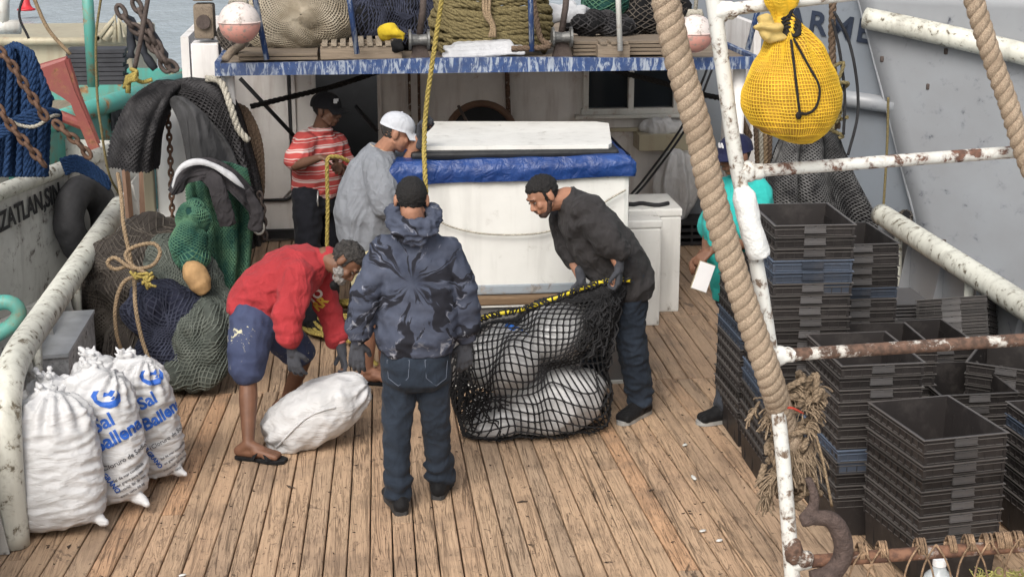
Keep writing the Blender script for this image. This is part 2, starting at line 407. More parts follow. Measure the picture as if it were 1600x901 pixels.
def scratched():
    m, nt, b = newmat('scratched_blue_paint'); t = NT(nt); a = t.noise(10, 8, .72, .8, sca=(3.2, 1, .7)); b2 = t.noise(4, 4); c = t.mix(t.ramp(t.noise(30, 4), [(.3, 0), (.7, 1)]), (.014, .036, .12), (.03, .07, .19)); c = t.mix(t.ramp(a, [(.50, 0), (.56, .8), (.64, 1)]), c, (.33, .37, .43)); c = t.mix(t.math('MULTIPLY', t.ramp(b2, [(.5, 0), (.7, 1)]), .5), c, (.05, .06, .09)); t.set(b, c, .55); t.bump(a, b, .3, .004); return m
M['blue'] = scratched()
M['red'] = worn('faded_red_paint', (.24, .05, .045), amt=.40, sc=8)
M['rusty'] = worn('rusty_white_pipe_paint', (.62, .60, .55), under=(.07, .042, .03), amt=.56, sc=17, dirt=.3, under2=(.14, .08, .055))
M['pipewhite'] = worn('white_pipe_paint', (.72, .72, .68), under=(.12, .075, .05), amt=.41, sc=26, dirt=.22, under2=(.2, .15, .11))
M['steel'] = simple('rusty_cast_steel', (.09, .07, .062), .75, .35, 14, .5, 60, .3)
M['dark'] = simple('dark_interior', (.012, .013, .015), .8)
M['black'] = simple('black_rubber', (.018, .018, .02), .75, .4, 12, .5, 30)
M['beige'] = worn('beige_paint', (.42, .38, .27), amt=.3, sc=4)
M['woodgrey'] = wood('weathered_wood', (.24, .19, .14))
M['woodx'] = wood('weathered_wood_crosswise', (.24, .19, .14), sc=(1.2, 18, 18))
M['lettering'] = simple('black_letter_paint', (.02, .02, .022), .6, .3, 10, .1)
M['blueink'] = simple('blue_print_ink', (.02, .10, .42), .6, .1, 10, .05)
# ---- deck planks
def deck_material():
    m, nt, b = newmat('deck_planks_wood'); t = NT(nt); a = t.attr()
    off = nt.nodes.new('ShaderNodeCombineXYZ'); nt.links.new(t.math('MULTIPLY', a, 37.0), off.inputs[1]); nt.links.new(t.math('MULTIPLY', a, 11.0), off.inputs[2])
    va = nt.nodes.new('ShaderNodeVectorMath'); nt.links.new(t.co, va.inputs[0]); nt.links.new(off.outputs[0], va.inputs[1]); co = va.outputs[0]
    g = t.noise(1, 6, .58, 1.1, co=co, sca=(30, 1.0, 1)); fine = t.noise(1, 4, .6, .5, co=co, sca=(110, 5, 1))
    blot = t.noise(2.3, 5, .65); big = t.noise(.55, 3, .5)
    base = t.ramp(a, [(0, (.48, .315, .185)), (.3, (.40, .28, .17)), (.55, (.51, .345, .205)), (.8, (.33, .245, .16)), (1, (.54, .30, .15))])
    c = t.mix(t.ramp(g, [(.3, 0), (.75, 1)]), (.25, .17, .105), (.46, .325, .205)); c = t.mix(.55, c, base)
    c = t.mix(t.math('MULTIPLY', t.ramp(fine, [(.35, 1), (.5, 0)]), .3), c, (.14, .09, .055))
    ln = t.ramp(g, [(.36, 0), (.395, 1), (.43, 0)]); ln2 = t.ramp(g, [(.505, 0), (.52, 1), (.535, 0)]); l3 = t.ramp(g, [(.60, 0), (.615, 1), (.63, 0)])
    lines = t.math('MAXIMUM', t.math('MAXIMUM', ln, t.math('MULTIPLY', ln2, .8)), t.math('MULTIPLY', l3, .7))
    msk = t.ramp(t.noise(1, 3, .5, co=co, sca=(3, .9, 1)), [(.36, .25), (.55, 1)])
    lines = t.math('MULTIPLY', lines, msk)
    c = t.mix(t.math('MULTIPLY', lines, .82), c, (.055, .035, .02))
    c = t.mix(t.math('MULTIPLY', t.ramp(blot, [(.5, 0), (.66, 1)]), .55), c, (.15, .105, .07))
    wet = t.noise(3.1, 6, .72, .6, sca=(1.5, .8, 1)); c = t.mix(t.math('MULTIPLY', t.ramp(wet, [(.62, 0), (.67, 1)]), .8), c, (.05, .034, .024))
    c = t.mix(t.math('MULTIPLY', t.ramp(t.noise(16, 5, .7), [(.62, 0), (.68, 1)]), .75), c, (.05, .033, .022))
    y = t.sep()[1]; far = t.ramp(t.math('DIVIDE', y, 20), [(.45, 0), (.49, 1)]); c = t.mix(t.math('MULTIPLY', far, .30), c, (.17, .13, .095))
    c = t.mix(t.math('MULTIPLY', t.ramp(big, [(.4, 0), (.7, 1)]), .22), c, (.22, .15, .10))
    spk = t.noise(38, 3, .6); c = t.mix(t.math('MULTIPLY', t.ramp(spk, [(.66, 0), (.70, 1)]), .8), c, (.06, .04, .028))
    c = t.mix(1.0, c, (1.25, 1.25, 1.33), 'MULTIPLY')
    t.set(b, c, t.mix(t.ramp(blot, [(.4, 0), (.7, 1)]), (.72,) * 3, (.5,) * 3)); b.inputs['Specular IOR Level'].default_value = .3
    h = t.math('SUBTRACT', t.math('MULTIPLY', fine, .3), lines); t.bump(h, b, .7, .006); return m
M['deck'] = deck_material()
def build_deck():
    mb = MB(); C = (0.45, 30.95)
    def plank(xa0, xb0, xa1, xb1, y0, y1, tint):
        g = .0036; dz = rnd.uniform(-.0022, .0022); b = .005; vs = []; n = max(2, int((y1 - y0) / .4))
        ww = rnd.uniform(-.0015, .0015)
        for i in range(n + 1):
            f = i / n; y = y0 + (y1 - y0) * f; a = xa0 + (xa1 - xa0) * f + g + nz((xa0 * 9, y, 0), 2) * .003; c = xb0 + (xb1 - xb0) * f - g + nz((xa0 * 7, y, 3), 2) * .003
            vs += [(a, y, -.04), (a, y, -b + dz), (a + b, y, dz - ww), (c - b, y, dz + ww), (c, y, -b + dz), (c, y, -.04)]
        q = [(i * 6 + j, i * 6 + j + 1, (i + 1) * 6 + j + 1, (i + 1) * 6 + j) for i in range(n) for j in range(5)]
        q += [(0, 1, 2, 5), (2, 3, 4, 5)] + [(n * 6 + 5, n * 6 + 4, n * 6 + 3, n * 6 + 2), (n * 6 + 5, n * 6 + 2, n * 6 + 1, n * 6)]
        mb.add(vs, [tuple(q_[::-1]) for q_ in q], tint)
    w6 = .112; xs = [-2.35 + w6 * i for i in range(int(6.9 / w6) + 1)]
    def at6(x, y): f = (C[1] - y) / (C[1] - 6.6); return C[0] + (x - C[0]) * f
    for i in range(len(xs) - 1):
        cuts = sorted([3.2] + [rnd.uniform(4.5, 9) for _ in range(rnd.choice((0, 1, 1)))] + [9.40])
        for a, b in zip(cuts[:-1], cuts[1:]):
            plank(at6(xs[i], a), at6(xs[i + 1], a), at6(xs[i], b - .004), at6(xs[i + 1], b - .004), a, b - .004, rnd.random() ** 1.0)
    w9 = .105; n = int(5.83 / w9)
    for i in range(n):
        x = -1.87 + w9 * i; cuts = [9.404, rnd.choice((10.9, 11.6, 12.4)), 13.62]
        for a, b in zip(cuts[:-1], cuts[1:]): plank(x, x + w9, x, x + w9, a, b - .004, rnd.random() * .85)
    o = mb.build('deck', M['deck'], org=(0, 0, 0)); tag(o, kind='structure')
    u = MB(); u.box((.95, 8.4, -.10), (5.9, 10.8, .09)); o = u.build('deck_underlayer', simple('wet_dark_timber', (.02, .015, .011), .8)); tag(o, kind='structure')
build_deck()
# ---- water
def water():
    m, nt, b = newmat('sea_water'); t = NT(nt)
    t.set(b, t.mix(t.ramp(t.noise(.05, 3), [(.3, 0), (.7, 1)]), (.30, .36, .40), (.42, .47, .50)), .2)
    h = t.math('ADD', t.noise(.9, 5, .6, sca=(1, .35, 1)), t.math('MULTIPLY', t.noise(4, 4, .6, sca=(1, .4, 1)), .5)); t.bump(h, b, .6, .25)
    mb = MB(); mb.grid(lambda u, v: (-1500 + 3000 * u, -100 + 2900 * v, -1.3), 30, 30)
    tag(mb.build('sea', m, org=(0, 0, -1.3)), kind='structure')
water()
# ---- own boat: bulwarks with pipe rails
def bulwark(side):
    X = -1.775 if side < 0 else 3.775
    t = empty('bulwark', (X, 9, 0), 'low bulwark along the %s side of the deck under a thick chipped white pipe rail' % ('left' if side < 0 else 'right'), 'bulwark')
    xp = X + side * .10
    p = MB(); p.box((xp, 8.9, .36), (.02, 9.2, .72), bev=.004)
    for y in np.arange(4.6, 13.5, .62): p.prism([(xp - side * .011, y, 0.003), (xp - side * .14, y, 0.003), (xp - side * .03, y, .72), (xp - side * .011, y, .72)], (0, 0, 0), (0, .012, 0))
    p.build('side_plate', M['hull_white'] if side < 0 else M['hull_light'], t)
    r = MB()
    if side < 0:
        pts = spline([(X, 11.45, .80), (X, 10, .80), (X, 8.6, .80), (X + .0, 7.75, .79), (X + .02, 7.38, .70), (X + .035, 7.22, .42), (X + .04, 7.19, 0.0)], 14)
    else: pts = [(X, 4.2, .8), (X, 6, .8), (X, 8, .8), (X, 10.6, .8)]
    r.tube(resample(pts, .08), .076, 20); r.build('pipe_rail', M['rail'], t, smooth=True)
    for y in ((8.4, 9.7, 10.9) if side < 0 else (5.5, 7.2, 9.0, 10.3)): s = MB(); s.tube([(X + side * .06, y, .0), (X + side * .03, y, .74)], .03, 10); s.build('stanchion', M['rail'], t, smooth=True)
bulwark(-1); bulwark(1)
# ---- cabin
def cabin():
    t = empty('cabin', (1.0, 13.6, 0), 'grimy white cabin front under the blue-edged upper platform, with doorway and window', 'cabin')
    wl = MB(); Y = 13.6
    dx0 = U(497, 250, Y=Y).x; dx1 = U(592, 250, Y=Y).x
    w0, w1 = U(918, 140, Y=Y).x, U(1052, 140, Y=Y).x; wz0, wz1 = U(980, 168, Y=Y).z, 1.62
    def pan(x0, x1, z0, z1, y=Y, th=.06): wl.box(((x0 + x1) / 2, y + th / 2, (z0 + z1) / 2), (x1 - x0, th, z1 - z0))
    pan(-1.25, dx0, 0, 2.0); pan(dx1, w0, 0, 2.0); pan(w1, 3.25, 0, 2.0); pan(w0, w1, 0, wz0); pan(w0, w1, wz1, 2.0)
    wl.box((3.28, 13.0, 1.0), (.06, 1.2, 2.0)); wl.box((-1.28, 12.75, 1.0), (.06, 1.74, 2.0))
    for x in (U(460, 200, Y=Y).x, U(632, 200, Y=Y).x, U(788, 200, Y=Y).x): wl.box((x, Y - .012, 1.0), (.035, .024, 1.98), bev=.004)
    wl.build('wall', M['white_wall'], t)
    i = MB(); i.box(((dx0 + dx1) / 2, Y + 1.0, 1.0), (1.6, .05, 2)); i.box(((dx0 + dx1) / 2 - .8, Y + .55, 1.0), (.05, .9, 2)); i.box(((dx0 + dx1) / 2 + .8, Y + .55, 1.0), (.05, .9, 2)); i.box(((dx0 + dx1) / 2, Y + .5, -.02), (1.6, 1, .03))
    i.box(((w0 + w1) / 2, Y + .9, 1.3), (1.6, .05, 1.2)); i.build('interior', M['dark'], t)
    f = MB(); fr = .035
    for x in (dx0 - fr / 2, dx1 + fr / 2): f.box((x, Y - .02, 1.0), (fr, .05, 1.98), bev=.004)
    f.box(((dx0 + dx1) / 2, Y - .02, .06), (dx1 - dx0, .05, .12), bev=.004); f.build('door_frame', M['white_wall'], t)
    w = MB(); wf = MB()
    w.box(((w0 + w1) / 2, Y + .03, (wz0 + wz1) / 2), (w1 - w0, .008, wz1 - wz0))
    m, nt, b = newmat('window_glass'); b.inputs['Base Color'].default_value = (.02, .025, .03, 1); b.inputs['Roughness'].default_value = .08
    pane_o = None
    xm = U(985, 140, Y=Y).x
    for x in (w0 - .02, xm, w1 + .02): wf.box((x, Y - .018, (wz0 + wz1) / 2), (.05, .06, wz1 - wz0 + .08), bev=.005)
    for z in (wz0 - .025, wz1 + .02): wf.box(((w0 + w1) / 2, Y - .014, z), (w1 - w0 + .12, .066, .05), bev=.005)
    wf.box(((w0 + w1) / 2, Y - .05, wz0 - .065), (w1 - w0 + .24, .12, .03), bev=.005)
    wo = wf.build('window', M['white'], t); w.build('pane', m, wo)
    # left panel: access door with black gasket
    g = MB(); x0, x1 = -1.22, U(455, 200, Y=Y).x; zb = U(420, 312, Y=Y).z; pts = [(x0, Y - .02, 1.9), (x0, Y - .02, zb)] + [(x1 - .09 + .09 * math.sin(a), Y - .02, zb + .09 - .09 * math.cos(a)) for a in np.linspace(0, math.pi / 2, 6)] + [(x1, Y - .02, 1.9)]
    g.tube(pts, .014, 6); go = g.build('gasket', M['black'], t, smooth=True)
    d = MB(); d.prism([(x0, Y - .004, 1.9), (x0, Y - .004, zb + .02), (x1 - .1, Y - .004, zb + .02), (x1 - .02, Y - .004, zb + .1), (x1 - .02, Y - .004, 1.9)], (0, 0, 0), (0, -.025, 0)); d.build('side_door', M['white_wall'], t)
    s = MB(); s.box((1.1, Y - .03, .07), (4.6, .05, .08)); s.build('base_sill', M['black'], t)
    # pipes, brackets, wires
    p = MB(); xp = U(790, 150, Y=Y).x; p.tube([(xp, Y - .05, 1.95), (xp + .01, Y - .06, 1.4), (xp + .03, Y - .05, .9)], .022, 8); p.tube([(xp - .55, Y - .04, 1.6), (xp - .2, Y - .05, 1.56), (xp, Y - .05, 1.62)], .006, 5)
    for x in (655, 640): q = U(x, 120, Y=13.4); p.tube([(q.x, 13.5, 1.9), (q.x, 13.5, .6)], .013, 6)
    p.build('pipework', M['rusty'], t, smooth=True)
    sh = MB(); c = U(1035, 218, Y=13.45); sh.box((c.x, 13.45, c.z), (.48, .3, .15), bev=.01); sh.box((c.x - .36, 13.5, c.z + .09), (.3, .05, .03)); sh.build('shelf_box', M['beige'], t)
cabin()
def plastic(name, col=(.75, .76, .78), rough=.3):
    m, nt, b = newmat(name); t = NT(nt); t.set(b, t.mix(t.ramp(t.noise(9, 4), [(.3, 0), (.7, 1)]), k(col, .75), col), rough); t.bump(crease(t, 9, (1, 1, .5)), b, .5, .02); return m
M['bag_clear'] = plastic('translucent_plastic', (.62, .62, .62))
def crumple(name, c, r, label, cat, mat, amp=.03, sc=9, vox=.02, group=None):
    mb = MB(); mb.ell(c, r); mb2 = sculpt(mb, vox, 1, lambda p, n: (.2 - abs(nz((p[0], p[1], p[2] * .4), sc))) * amp * 1.5)
    return tag(mb2.build(name, mat, smooth=True), label, cat, group)
c = U(1035, 205, Y=13.45); crumple('cloth_bundle', (c.x, c.y, c.z + .03), (.22, .13, .10), 'grey cloth bundle lying on the beige wall shelf right of the window', 'cloth', M['bag_clear'])
# upper platform
PZ = 1.955; PY = 10.35
def platform():
    x0, x1 = U(345, 100, Y=PY).x, U(1176, 85, Y=PY).x
    t = empty('upper_platform', ((x0 + x1) / 2, PY, 0), 'upper platform with scratched blue edge above the cabin front, nets and ropes heaped on it', 'platform')
    a = MB(); n = 26; zt = lambda x: PZ + .03 + .01 * math.sin(x * 2)
    xs = np.linspace(x0, x1, n); vs = []; fs = []
    for i, x in enumerate(xs): dy = nz((x, 0, 0), 3) * .006; vs += [(x, PY + dy, PZ - .06), (x, PY + dy, zt(x) - .0), (x, PY + .05, zt(x)), (x, PY + .05, PZ - .06)]
    for i in range(n - 1):
        for j in range(4): fs.append((i * 4 + j, i * 4 + (j + 1) % 4, i * 4 + 4 + (j + 1) % 4, i * 4 + 4 + j))
    fs += [(0, 3, 2, 1), ((n - 1) * 4, (n - 1) * 4 + 1, (n - 1) * 4 + 2, (n - 1) * 4 + 3)]
    a.add(vs, [f[::-1] for f in fs]); a.box((x0 - .022, PY + 1.5, PZ - .015), (.04, 3.0, .09)); a.box((x1 + .022, PY + 1.5, PZ - .015), (.04, 3.0, .09)); a.build('edge_beam', M['blue'], t)
    b = MB()
    for i in range(29): b.box(((x0 + x1) / 2, PY + .105 + i * .108, PZ - .012), (x1 - x0 - .01, .1, .03), tint=rnd.random())
    b.build('planking', M['woodx'], t)
    d = MB(); d.box(((x0 + x1) / 2, PY + 1.6, PZ - .045), (x1 - x0 - .02, 3.05, .03)); d.build('underside', M['white_wall'], t)
    # posts
    for k_, (xa, xb, yb) in enumerate(((399, 417, 93), (546, 558, 84), (829, 831, 80), (966, 969, 79), (1188, 1168, 78))):
        A = U(xb, yb, Y=PY + .06); B = U(xa, 0, Y=PY + .06); B = A + (B - A) * 2.6; p = MB(); p.tube([A, B], .019, 10); p.build('post', M['blue'] if k_ != 3 else M['white'], t, smooth=True)
    for xx in (x0 + .03, x1 - .05): L = MB(); L.tube([(xx, 10.5, 0), (xx, 10.5, PZ - .06)], .045, 12); L.build('support_column', M['white_wall'], t, smooth=True)
    # diagonal cable-like braces below platform
    for A, B in ((U(375, 122, Y=11.8), U(462, 215, Y=11.8)), (U(555, 165, Y=12.6), U(590, 205, Y=12.6))): e = MB(); e.tube([A, B], .016, 6); e.build('brace_rod', M['black'], t, smooth=True)
platform()
def cabin_column():
    t = empty('mast_column', U(318, 120, Y=11.2), 'pale weathered square column with wooden blocks left of the upper platform', 'column')
    Y = 11.2; x0, x1 = U(300, 60, Y=Y).x, U(343, 60, Y=Y).x; cx = (x0 + x1) / 2; w = x1 - x0; z1 = U(318, 65, Y=Y).z
    b = MB(); b.box((cx, Y, z1 / 2), (w, .25, z1), bev=.01); b.build('base', M['white_wall'], t)
    u = MB(); u.box((cx - .0, Y, z1 + .15), (w * .72, .2, .24), bev=.02, tint=.3); u.box((cx, Y + .02, z1 + .42), (w * .8, .2, .26), bev=.02); u.box((cx, Y + .02, z1 + .9), (w * .7, .2, .6), bev=.02); u.build('timber_block', M['woodgrey'], t)
    h = MB(); h.tube([(cx, Y - .1, z1 + .15), (cx, Y - .13, z1 + .15)], .05, 14); h.build('bolt', M['steel'], t)
cabin_column()
# black horizontal cable across the cabin front and slack lines
def simple_rope(name, pts, r, mat, label, cat='rope', group=None, tw=True, n=12, pitch=None, tint=0):
    mb = MB(); sp = spline(pts, n)
    if tw: mb.rope(sp, r, pitch)
    else: mb.tube(resample(sp, max(r * 2, .02)), r, 7)
    return tag(mb.build(name, mat, smooth=True), label, cat, group)
M['rope_black'] = ropemat('black_rope_fibre', (.03, .028, .027)); M['rope_tan'] = ropemat('tan_rope_fibre', (.34, .25, .16), .4)
M['rope_yellow'] = ropemat('yellow_rope_fibre', (.46, .36, .11), .3); M['rope_brown'] = ropemat('brown_rope_fibre', (.17, .12, .085), .4)
M['rope_blue'] = ropemat('blue_rope_fibre', (.026, .058, .14), .35); M['rope_white'] = ropemat('dirty_white_rope_fibre', (.48, .45, .38), .4)
M['rope_olive'] = ropemat('olive_rope_fibre', (.22, .18, .09), .4)
simple_rope('mooring_rope', [U(392, 166, Y=11.6), U(450, 152, Y=11.6), U(520, 135, Y=11.7), U(590, 112, Y=11.8), U(625, 98, Y=11.9)], .022, M['rope_black'], 'thick black rope sagging behind the black cap of the striped man')
simple_rope('mooring_rope', [U(950, 108, Y=11.3), U(1030, 128, Y=11.3), U(1100, 148, Y=11.3), U(1160, 158, Y=11.4), U(1190, 165, Y=11.5)], .022, M['rope_black'], 'thick black rope crossing in front of the cabin window to the right')
for dx in (0, 8): simple_rope('cable', [U(1108 + dx, 100, Y=12.4), U(1070 + dx, 190, Y=12.2), U(1010 + dx, 275, Y=12.1), U(978 + dx, 312, Y=12.0)], .010, M['black'], ('left' if dx == 0 else 'right') + ' one of two thin black cables slanting down from the platform to the white tub', 'cable', 'slanting black cables', tw=False)
# round drum / winch opening behind the tub
t = empty('net_winch', U(750, 230, Y=12.2), 'rusty rimmed round winch drum behind the white tub lid', 'winch')
c = U(752, 215, Y=12.3); mb = MB(); ring = [c + V((math.cos(a) * .28, 0, math.sin(a) * .28)) for a in np.linspace(0, 2 * math.pi, 32, endpoint=False)]
mb.tube(ring, .028, 8, closed=True); mb.build('rim', simple('rust_brown_rim', (.13, .075, .05), .8), t, smooth=True)
mb = MB(); mb.tube([c, c + V((0, .25, 0))], .265, 28); mb.build('drum', M['dark'], t)
mb = MB(); mb.tube([(c.x - .25, c.y + .05, 0), (c.x - .22, c.y + .05, c.z)], .03, 8); mb.tube([(c.x + .25, c.y + .05, 0), (c.x + .22, c.y + .05, c.z)], .03, 8); mb.tube([U(735, 200, Y=12.1), U(716, 165, Y=12.05)], .013, 6); mb.build('stand', M['steel'], t, smooth=True)
# ---- hatch coaming + insulated tub + lid
HY = 9.352
def hatch():
    x0, x1 = U(620, 590, Y=HY).x, 1.703
    t = empty('deck_hatch', ((x0 + x1) / 2, HY, 0), 'low grey steel hatch coaming with a brown timber rail under the white tub', 'hatch')
    a = MB(); a.box(((x0 + x1) / 2, HY + .62, .27), (x1 - x0, 1.24, .53), bev=.01); a.build('coaming', worn('dark_grey_steel', (.13, .13, .13), amt=.33, sc=6), t)
    b = MB(); b.box(((x0 + x1) / 2, HY - .006, .012), (x1 - x0 + .01, .03, .02)); b.box(((x0 + x1) / 2, HY - .008, .545), (x1 - x0 + .02, .03, .012)); b.build('trim_strip', M['white'], t)
    c_ = MB(); c_.box(((x0 + x1) / 2, HY + .62, .58), (x1 - x0 + .03, 1.3, .055), bev=.012); c_.build('timber_rail', wood('brown_timber', (.20, .13, .075), sc=(1.2, 18, 18)), t)
    T = empty('fish_tub', ((x0 + x1) / 2, HY, .61), 'large white insulated tub draped with a blue tarpaulin at deck centre', 'tub')
    a = MB(); a.box(((x0 + x1) / 2, HY + .64, 1.0), (x1 - x0 - .01, 1.24, .77), bev=.035); a.build('body', M['white_clean'], T)
    b = MB(); b.box(((x0 + x1) / 2, HY + .64, .645), (x1 - x0 + .004, 1.256, .065), bev=.012); b.build('base_band', worn('grey_blue_band', (.30, .34, .38), amt=.4, sc=14, under=(.16, .15, .14)), T)
    # tarpaulin: skirt hanging over the rim, dark cavity line, sagging top
    m, nt, bb = newmat('blue_tarpaulin'); q = NT(nt); q.set(bb, q.mix(q.ramp(q.noise(7, 6, .65), [(.35, 0), (.7, 1)]), (.006, .028, .13), (.016, .06, .23)), .42); q.bump(q.noise(13, 4, .5, 1), bb, .6, .03)
    s = MB(); X0, X1 = x0 - .02, x1 + .02; Yf, Yb = HY - .012, HY + 1.28; per = []
    for i in range(60): per.append((X0 + (X1 - X0) * i / 60, Yf))
    for i in range(40): per.append((X1, Yf + (Yb - Yf) * i / 40))
    for i in range(60): per.append((X1 - (X1 - X0) * i / 60, Yb))
    for i in range(40): per.append((X0, Yb - (Yb - Yf) * i / 40))
    n = len(per); rows = 10; vs = []
    for r_ in range(rows):
        f = r_ / (rows - 1)
        for i, (x, y) in enumerate(per):
            right = (x - X0) / (X1 - X0); zb = 1.335 + .025 * right + .012 * nz((x, y, 0), 4); zt_ = 1.475 + .02 * right
            z = zb + (zt_ - zb) * f; inw = (.10 * max(0, f - .6) ** 1.2) + .0; bul = .006 * math.sin(f * 3.1) * (1 + nz((x * 3, y * 3, z * 6), 1)) + .008 * nz((x, y, z * 3), 9)
            cx, cy = (x0 + x1) / 2, (Yf + Yb) / 2; dx = 1 if x >= X1 - 1e-6 else (-1 if x <= X0 + 1e-6 else 0); dy = -1 if y <= Yf + 1e-6 else (1 if y >= Yb - 1e-6 else 0)
            vs.append((x + dx * (bul - inw), y + dy * (bul - inw), z))
    q_ = [(r_ * n + i, r_ * n + (i + 1) % n, (r_ + 1) * n + (i + 1) % n, (r_ + 1) * n + i) for r_ in range(rows - 1) for i in range(n)]
    s.add(vs, q_); s.grid(lambda u, v: (X0 + .04 + (X1 - X0 - .08) * u, Yf + .04 + (Yb - Yf - .08) * v, 1.467 + .015 * u + .014 * nz((u * 6, v * 4, 0), 1)), 40, 24); tar = s.build('tarpaulin', m, smooth=True); tag(tar, 'blue tarpaulin stretched over the rim of the white tub', 'tarpaulin')
    # black sheet added as the shade in the gap + lid resting on blocks
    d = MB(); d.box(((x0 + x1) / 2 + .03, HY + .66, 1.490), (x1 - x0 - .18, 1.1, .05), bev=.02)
    tag(d.build('gap_shade_sheet', simple('gap_shade_black', (.015, .016, .018), .5, .4, 8, .6, 12)), 'black sheet put in for the shaded gap between blue tarpaulin and white lid', 'tarpaulin')
    z = 1.505; A = U(655, 237, z=z); B = U(958, 234, z=z); Cc = U(948, 197, z=z + .0); D = U(665, 197, z=z)
    A.x = A.x - .0; D.x = D.x - .0
    poly = [A, B + V((-.03, 0, 0)), B + V((0, .06, 0)), Cc + V((.0, -.08, 0)), Cc + V((-.08, 0, 0)), D]
    L = MB(); L.prism(poly, (0, 0, 0), (0, 0, .035)); lo = L.build('tub_lid', M['white_clean']); tag(lo, 'flat white board lid lying on top of the blue-draped tub', 'lid')
    # sagging cord on the tub front
    pts = [U(668, 330, Y=HY - .02), U(700, 352, Y=HY - .02), U(760, 365, Y=HY - .02), U(840, 364, Y=HY - .02), U(900, 345, Y=HY - .02), U(950, 312, Y=HY - .02), U(978, 296, Y=HY - .02)]
    simple_rope('cord', pts, .006, M['rope_white'], 'thin off-white cord sagging across the front of the white tub', 'cord', tw=False)
hatch()
def white_box(name, px0, px1, Yf, ztop, depth, label):
    x0 = U(px0, 400, Y=Yf).x; x1 = U(px1, 400, Y=Yf).x; t = empty(name, ((x0 + x1) / 2, Yf, 0), label, 'box', 'white insulated boxes')
    b = MB(); b.box(((x0 + x1) / 2, Yf + depth / 2, (ztop - .06) / 2), (x1 - x0, depth, ztop - .06), bev=.015); b.build('body', M['white_clean'], t)
    l = MB(); l.box(((x0 + x1) / 2, Yf + depth / 2, ztop - .03), (x1 - x0 + .012, depth + .012, .06), bev=.012); l.build('lid', M['white_clean'], t)
    return t
white_box('insulated_box', 950, 1033, 10.611, U(1033, 343, Y=10.611).z, .30, 'nearer and lower of two tall white boxes right of the big tub')
white_box('insulated_box', 955, 1063, 10.96, U(1063, 325, Y=10.96).z, .55, 'farther and taller of two tall white boxes right of the big tub, strap on top')
zt = U(1033, 325, Y=10.96).z
simple_rope('strap', [V((1.95, 11.15, zt + .012)), V((2.02, 11.05, zt + .015)), V((2.10, 11.1, zt + .012)), V((2.2, 11.02, zt + .012)), V((2.3, 11.08, zt + .012))], .016, M['black'], 'black strap with buckle lying on the tall white box', 'strap', tw=False)
# ---- neighbouring boats on the left
def plate(mb, P, th, tint=0):
    """planar polygon (4+ pts) with thickness behind it"""
    n = (V(P[1]) - V(P[0])).cross(V(P[2]) - V(P[0])).normalized(); mb.prism([V(p) for p in P], (0, 0, 0), n * -th, tint)
def left_boat():
    A = U(0, 300, z=1.0); B = U(160, 240, z=1.0); d = (B - A); d.z = 0; d.normalize(); nrm = V((d.y, -d.x, 0))
    A2 = A - d * 3.0; B2 = A + d * 2.35
    t = empty('fishing_boat', (A.x, A.y, -1), 'scruffy white fishing boat moored at left, black town name on its hull', 'boat')
    flare = nrm * -.25
    q = MB(); q.grid(lambda u, v: A2 + (B2 - A2) * u + V((0, 0, -.03 - 2.3 * v)) + flare * (v * v) * 1.0 + nrm * .01 * nz((u * 6, v * 4, 0)), 40, 14)
    q.grid(lambda u, v: A2 + (B2 - A2) * (1 - u) + nrm * -.08 + V((0, 0, -.03 - 2.3 * v)) + flare * (v * v), 6, 4); q.grid(lambda u, v: B2 + nrm * -2.5 * u + V((0, 0, -.03 - 2.3 * v)), 10, 10)
    q.build('hull', M['hull_white'], t, smooth=True)
    r = MB(); r.tube([A2, B2], .06, 14); r.build('rail', M['rail'], t, smooth=True)
    f = MB(); lo = lambda u: A2 + (B2 - A2) * u + V((0, 0, -.95)) + nrm * .0
    f.tube([lo(0) + nrm * .0, lo(1)], .045, 10); f.build('rubbing_strake', M['hull_white'], t, smooth=True)
    P0 = A + nrm * 0.012; l = MB(); pa = UP(-26, 362, P0, nrm); pb = UP(96, 298, P0, nrm)
    rt = (pb - pa); c = (pa + pb) / 2; put_text(l, 'MAZATLAN,SIN.', .20, c + nrm * .004, rt, (0, 0, 1), .003, .004, sx=.80)
    # scale text to span exactly
    l.build('lettering', M['lettering'], t)
    dk = MB(); dk.box((A.x - 1.6, A.y + .2, .35), (2.6, 4.2, .05)); dk.build('deck', M['woodgrey'], t)
left_boat()
def tyre(name, c, Rr, r, ax, label):
    mb = MB(); ax = V(ax).normalized(); u = V((0, 0, 1)); u = (u - ax * u.dot(ax)).normalized(); w = ax.cross(u); ring = [V(c) + (u * math.cos(a) * 1.12 + w * math.sin(a)) * Rr for a in np.linspace(0, 2 * math.pi, 40, endpoint=False)]
    n = len(ring); mb.tube(ring, r, 16, closed=True); s2 = sculpt(mb, .02, 0, lambda p, nn: .012 * nz(p, 9)); return tag(s2.build(name, M['black'], smooth=True), label, 'tyre fender')
tyre('tyre', U(137, 345, Y=11.9), .22, .12, (.85, -.45, .1), 'big worn black tyre fender squeezed between the white hull and our pipe rail')
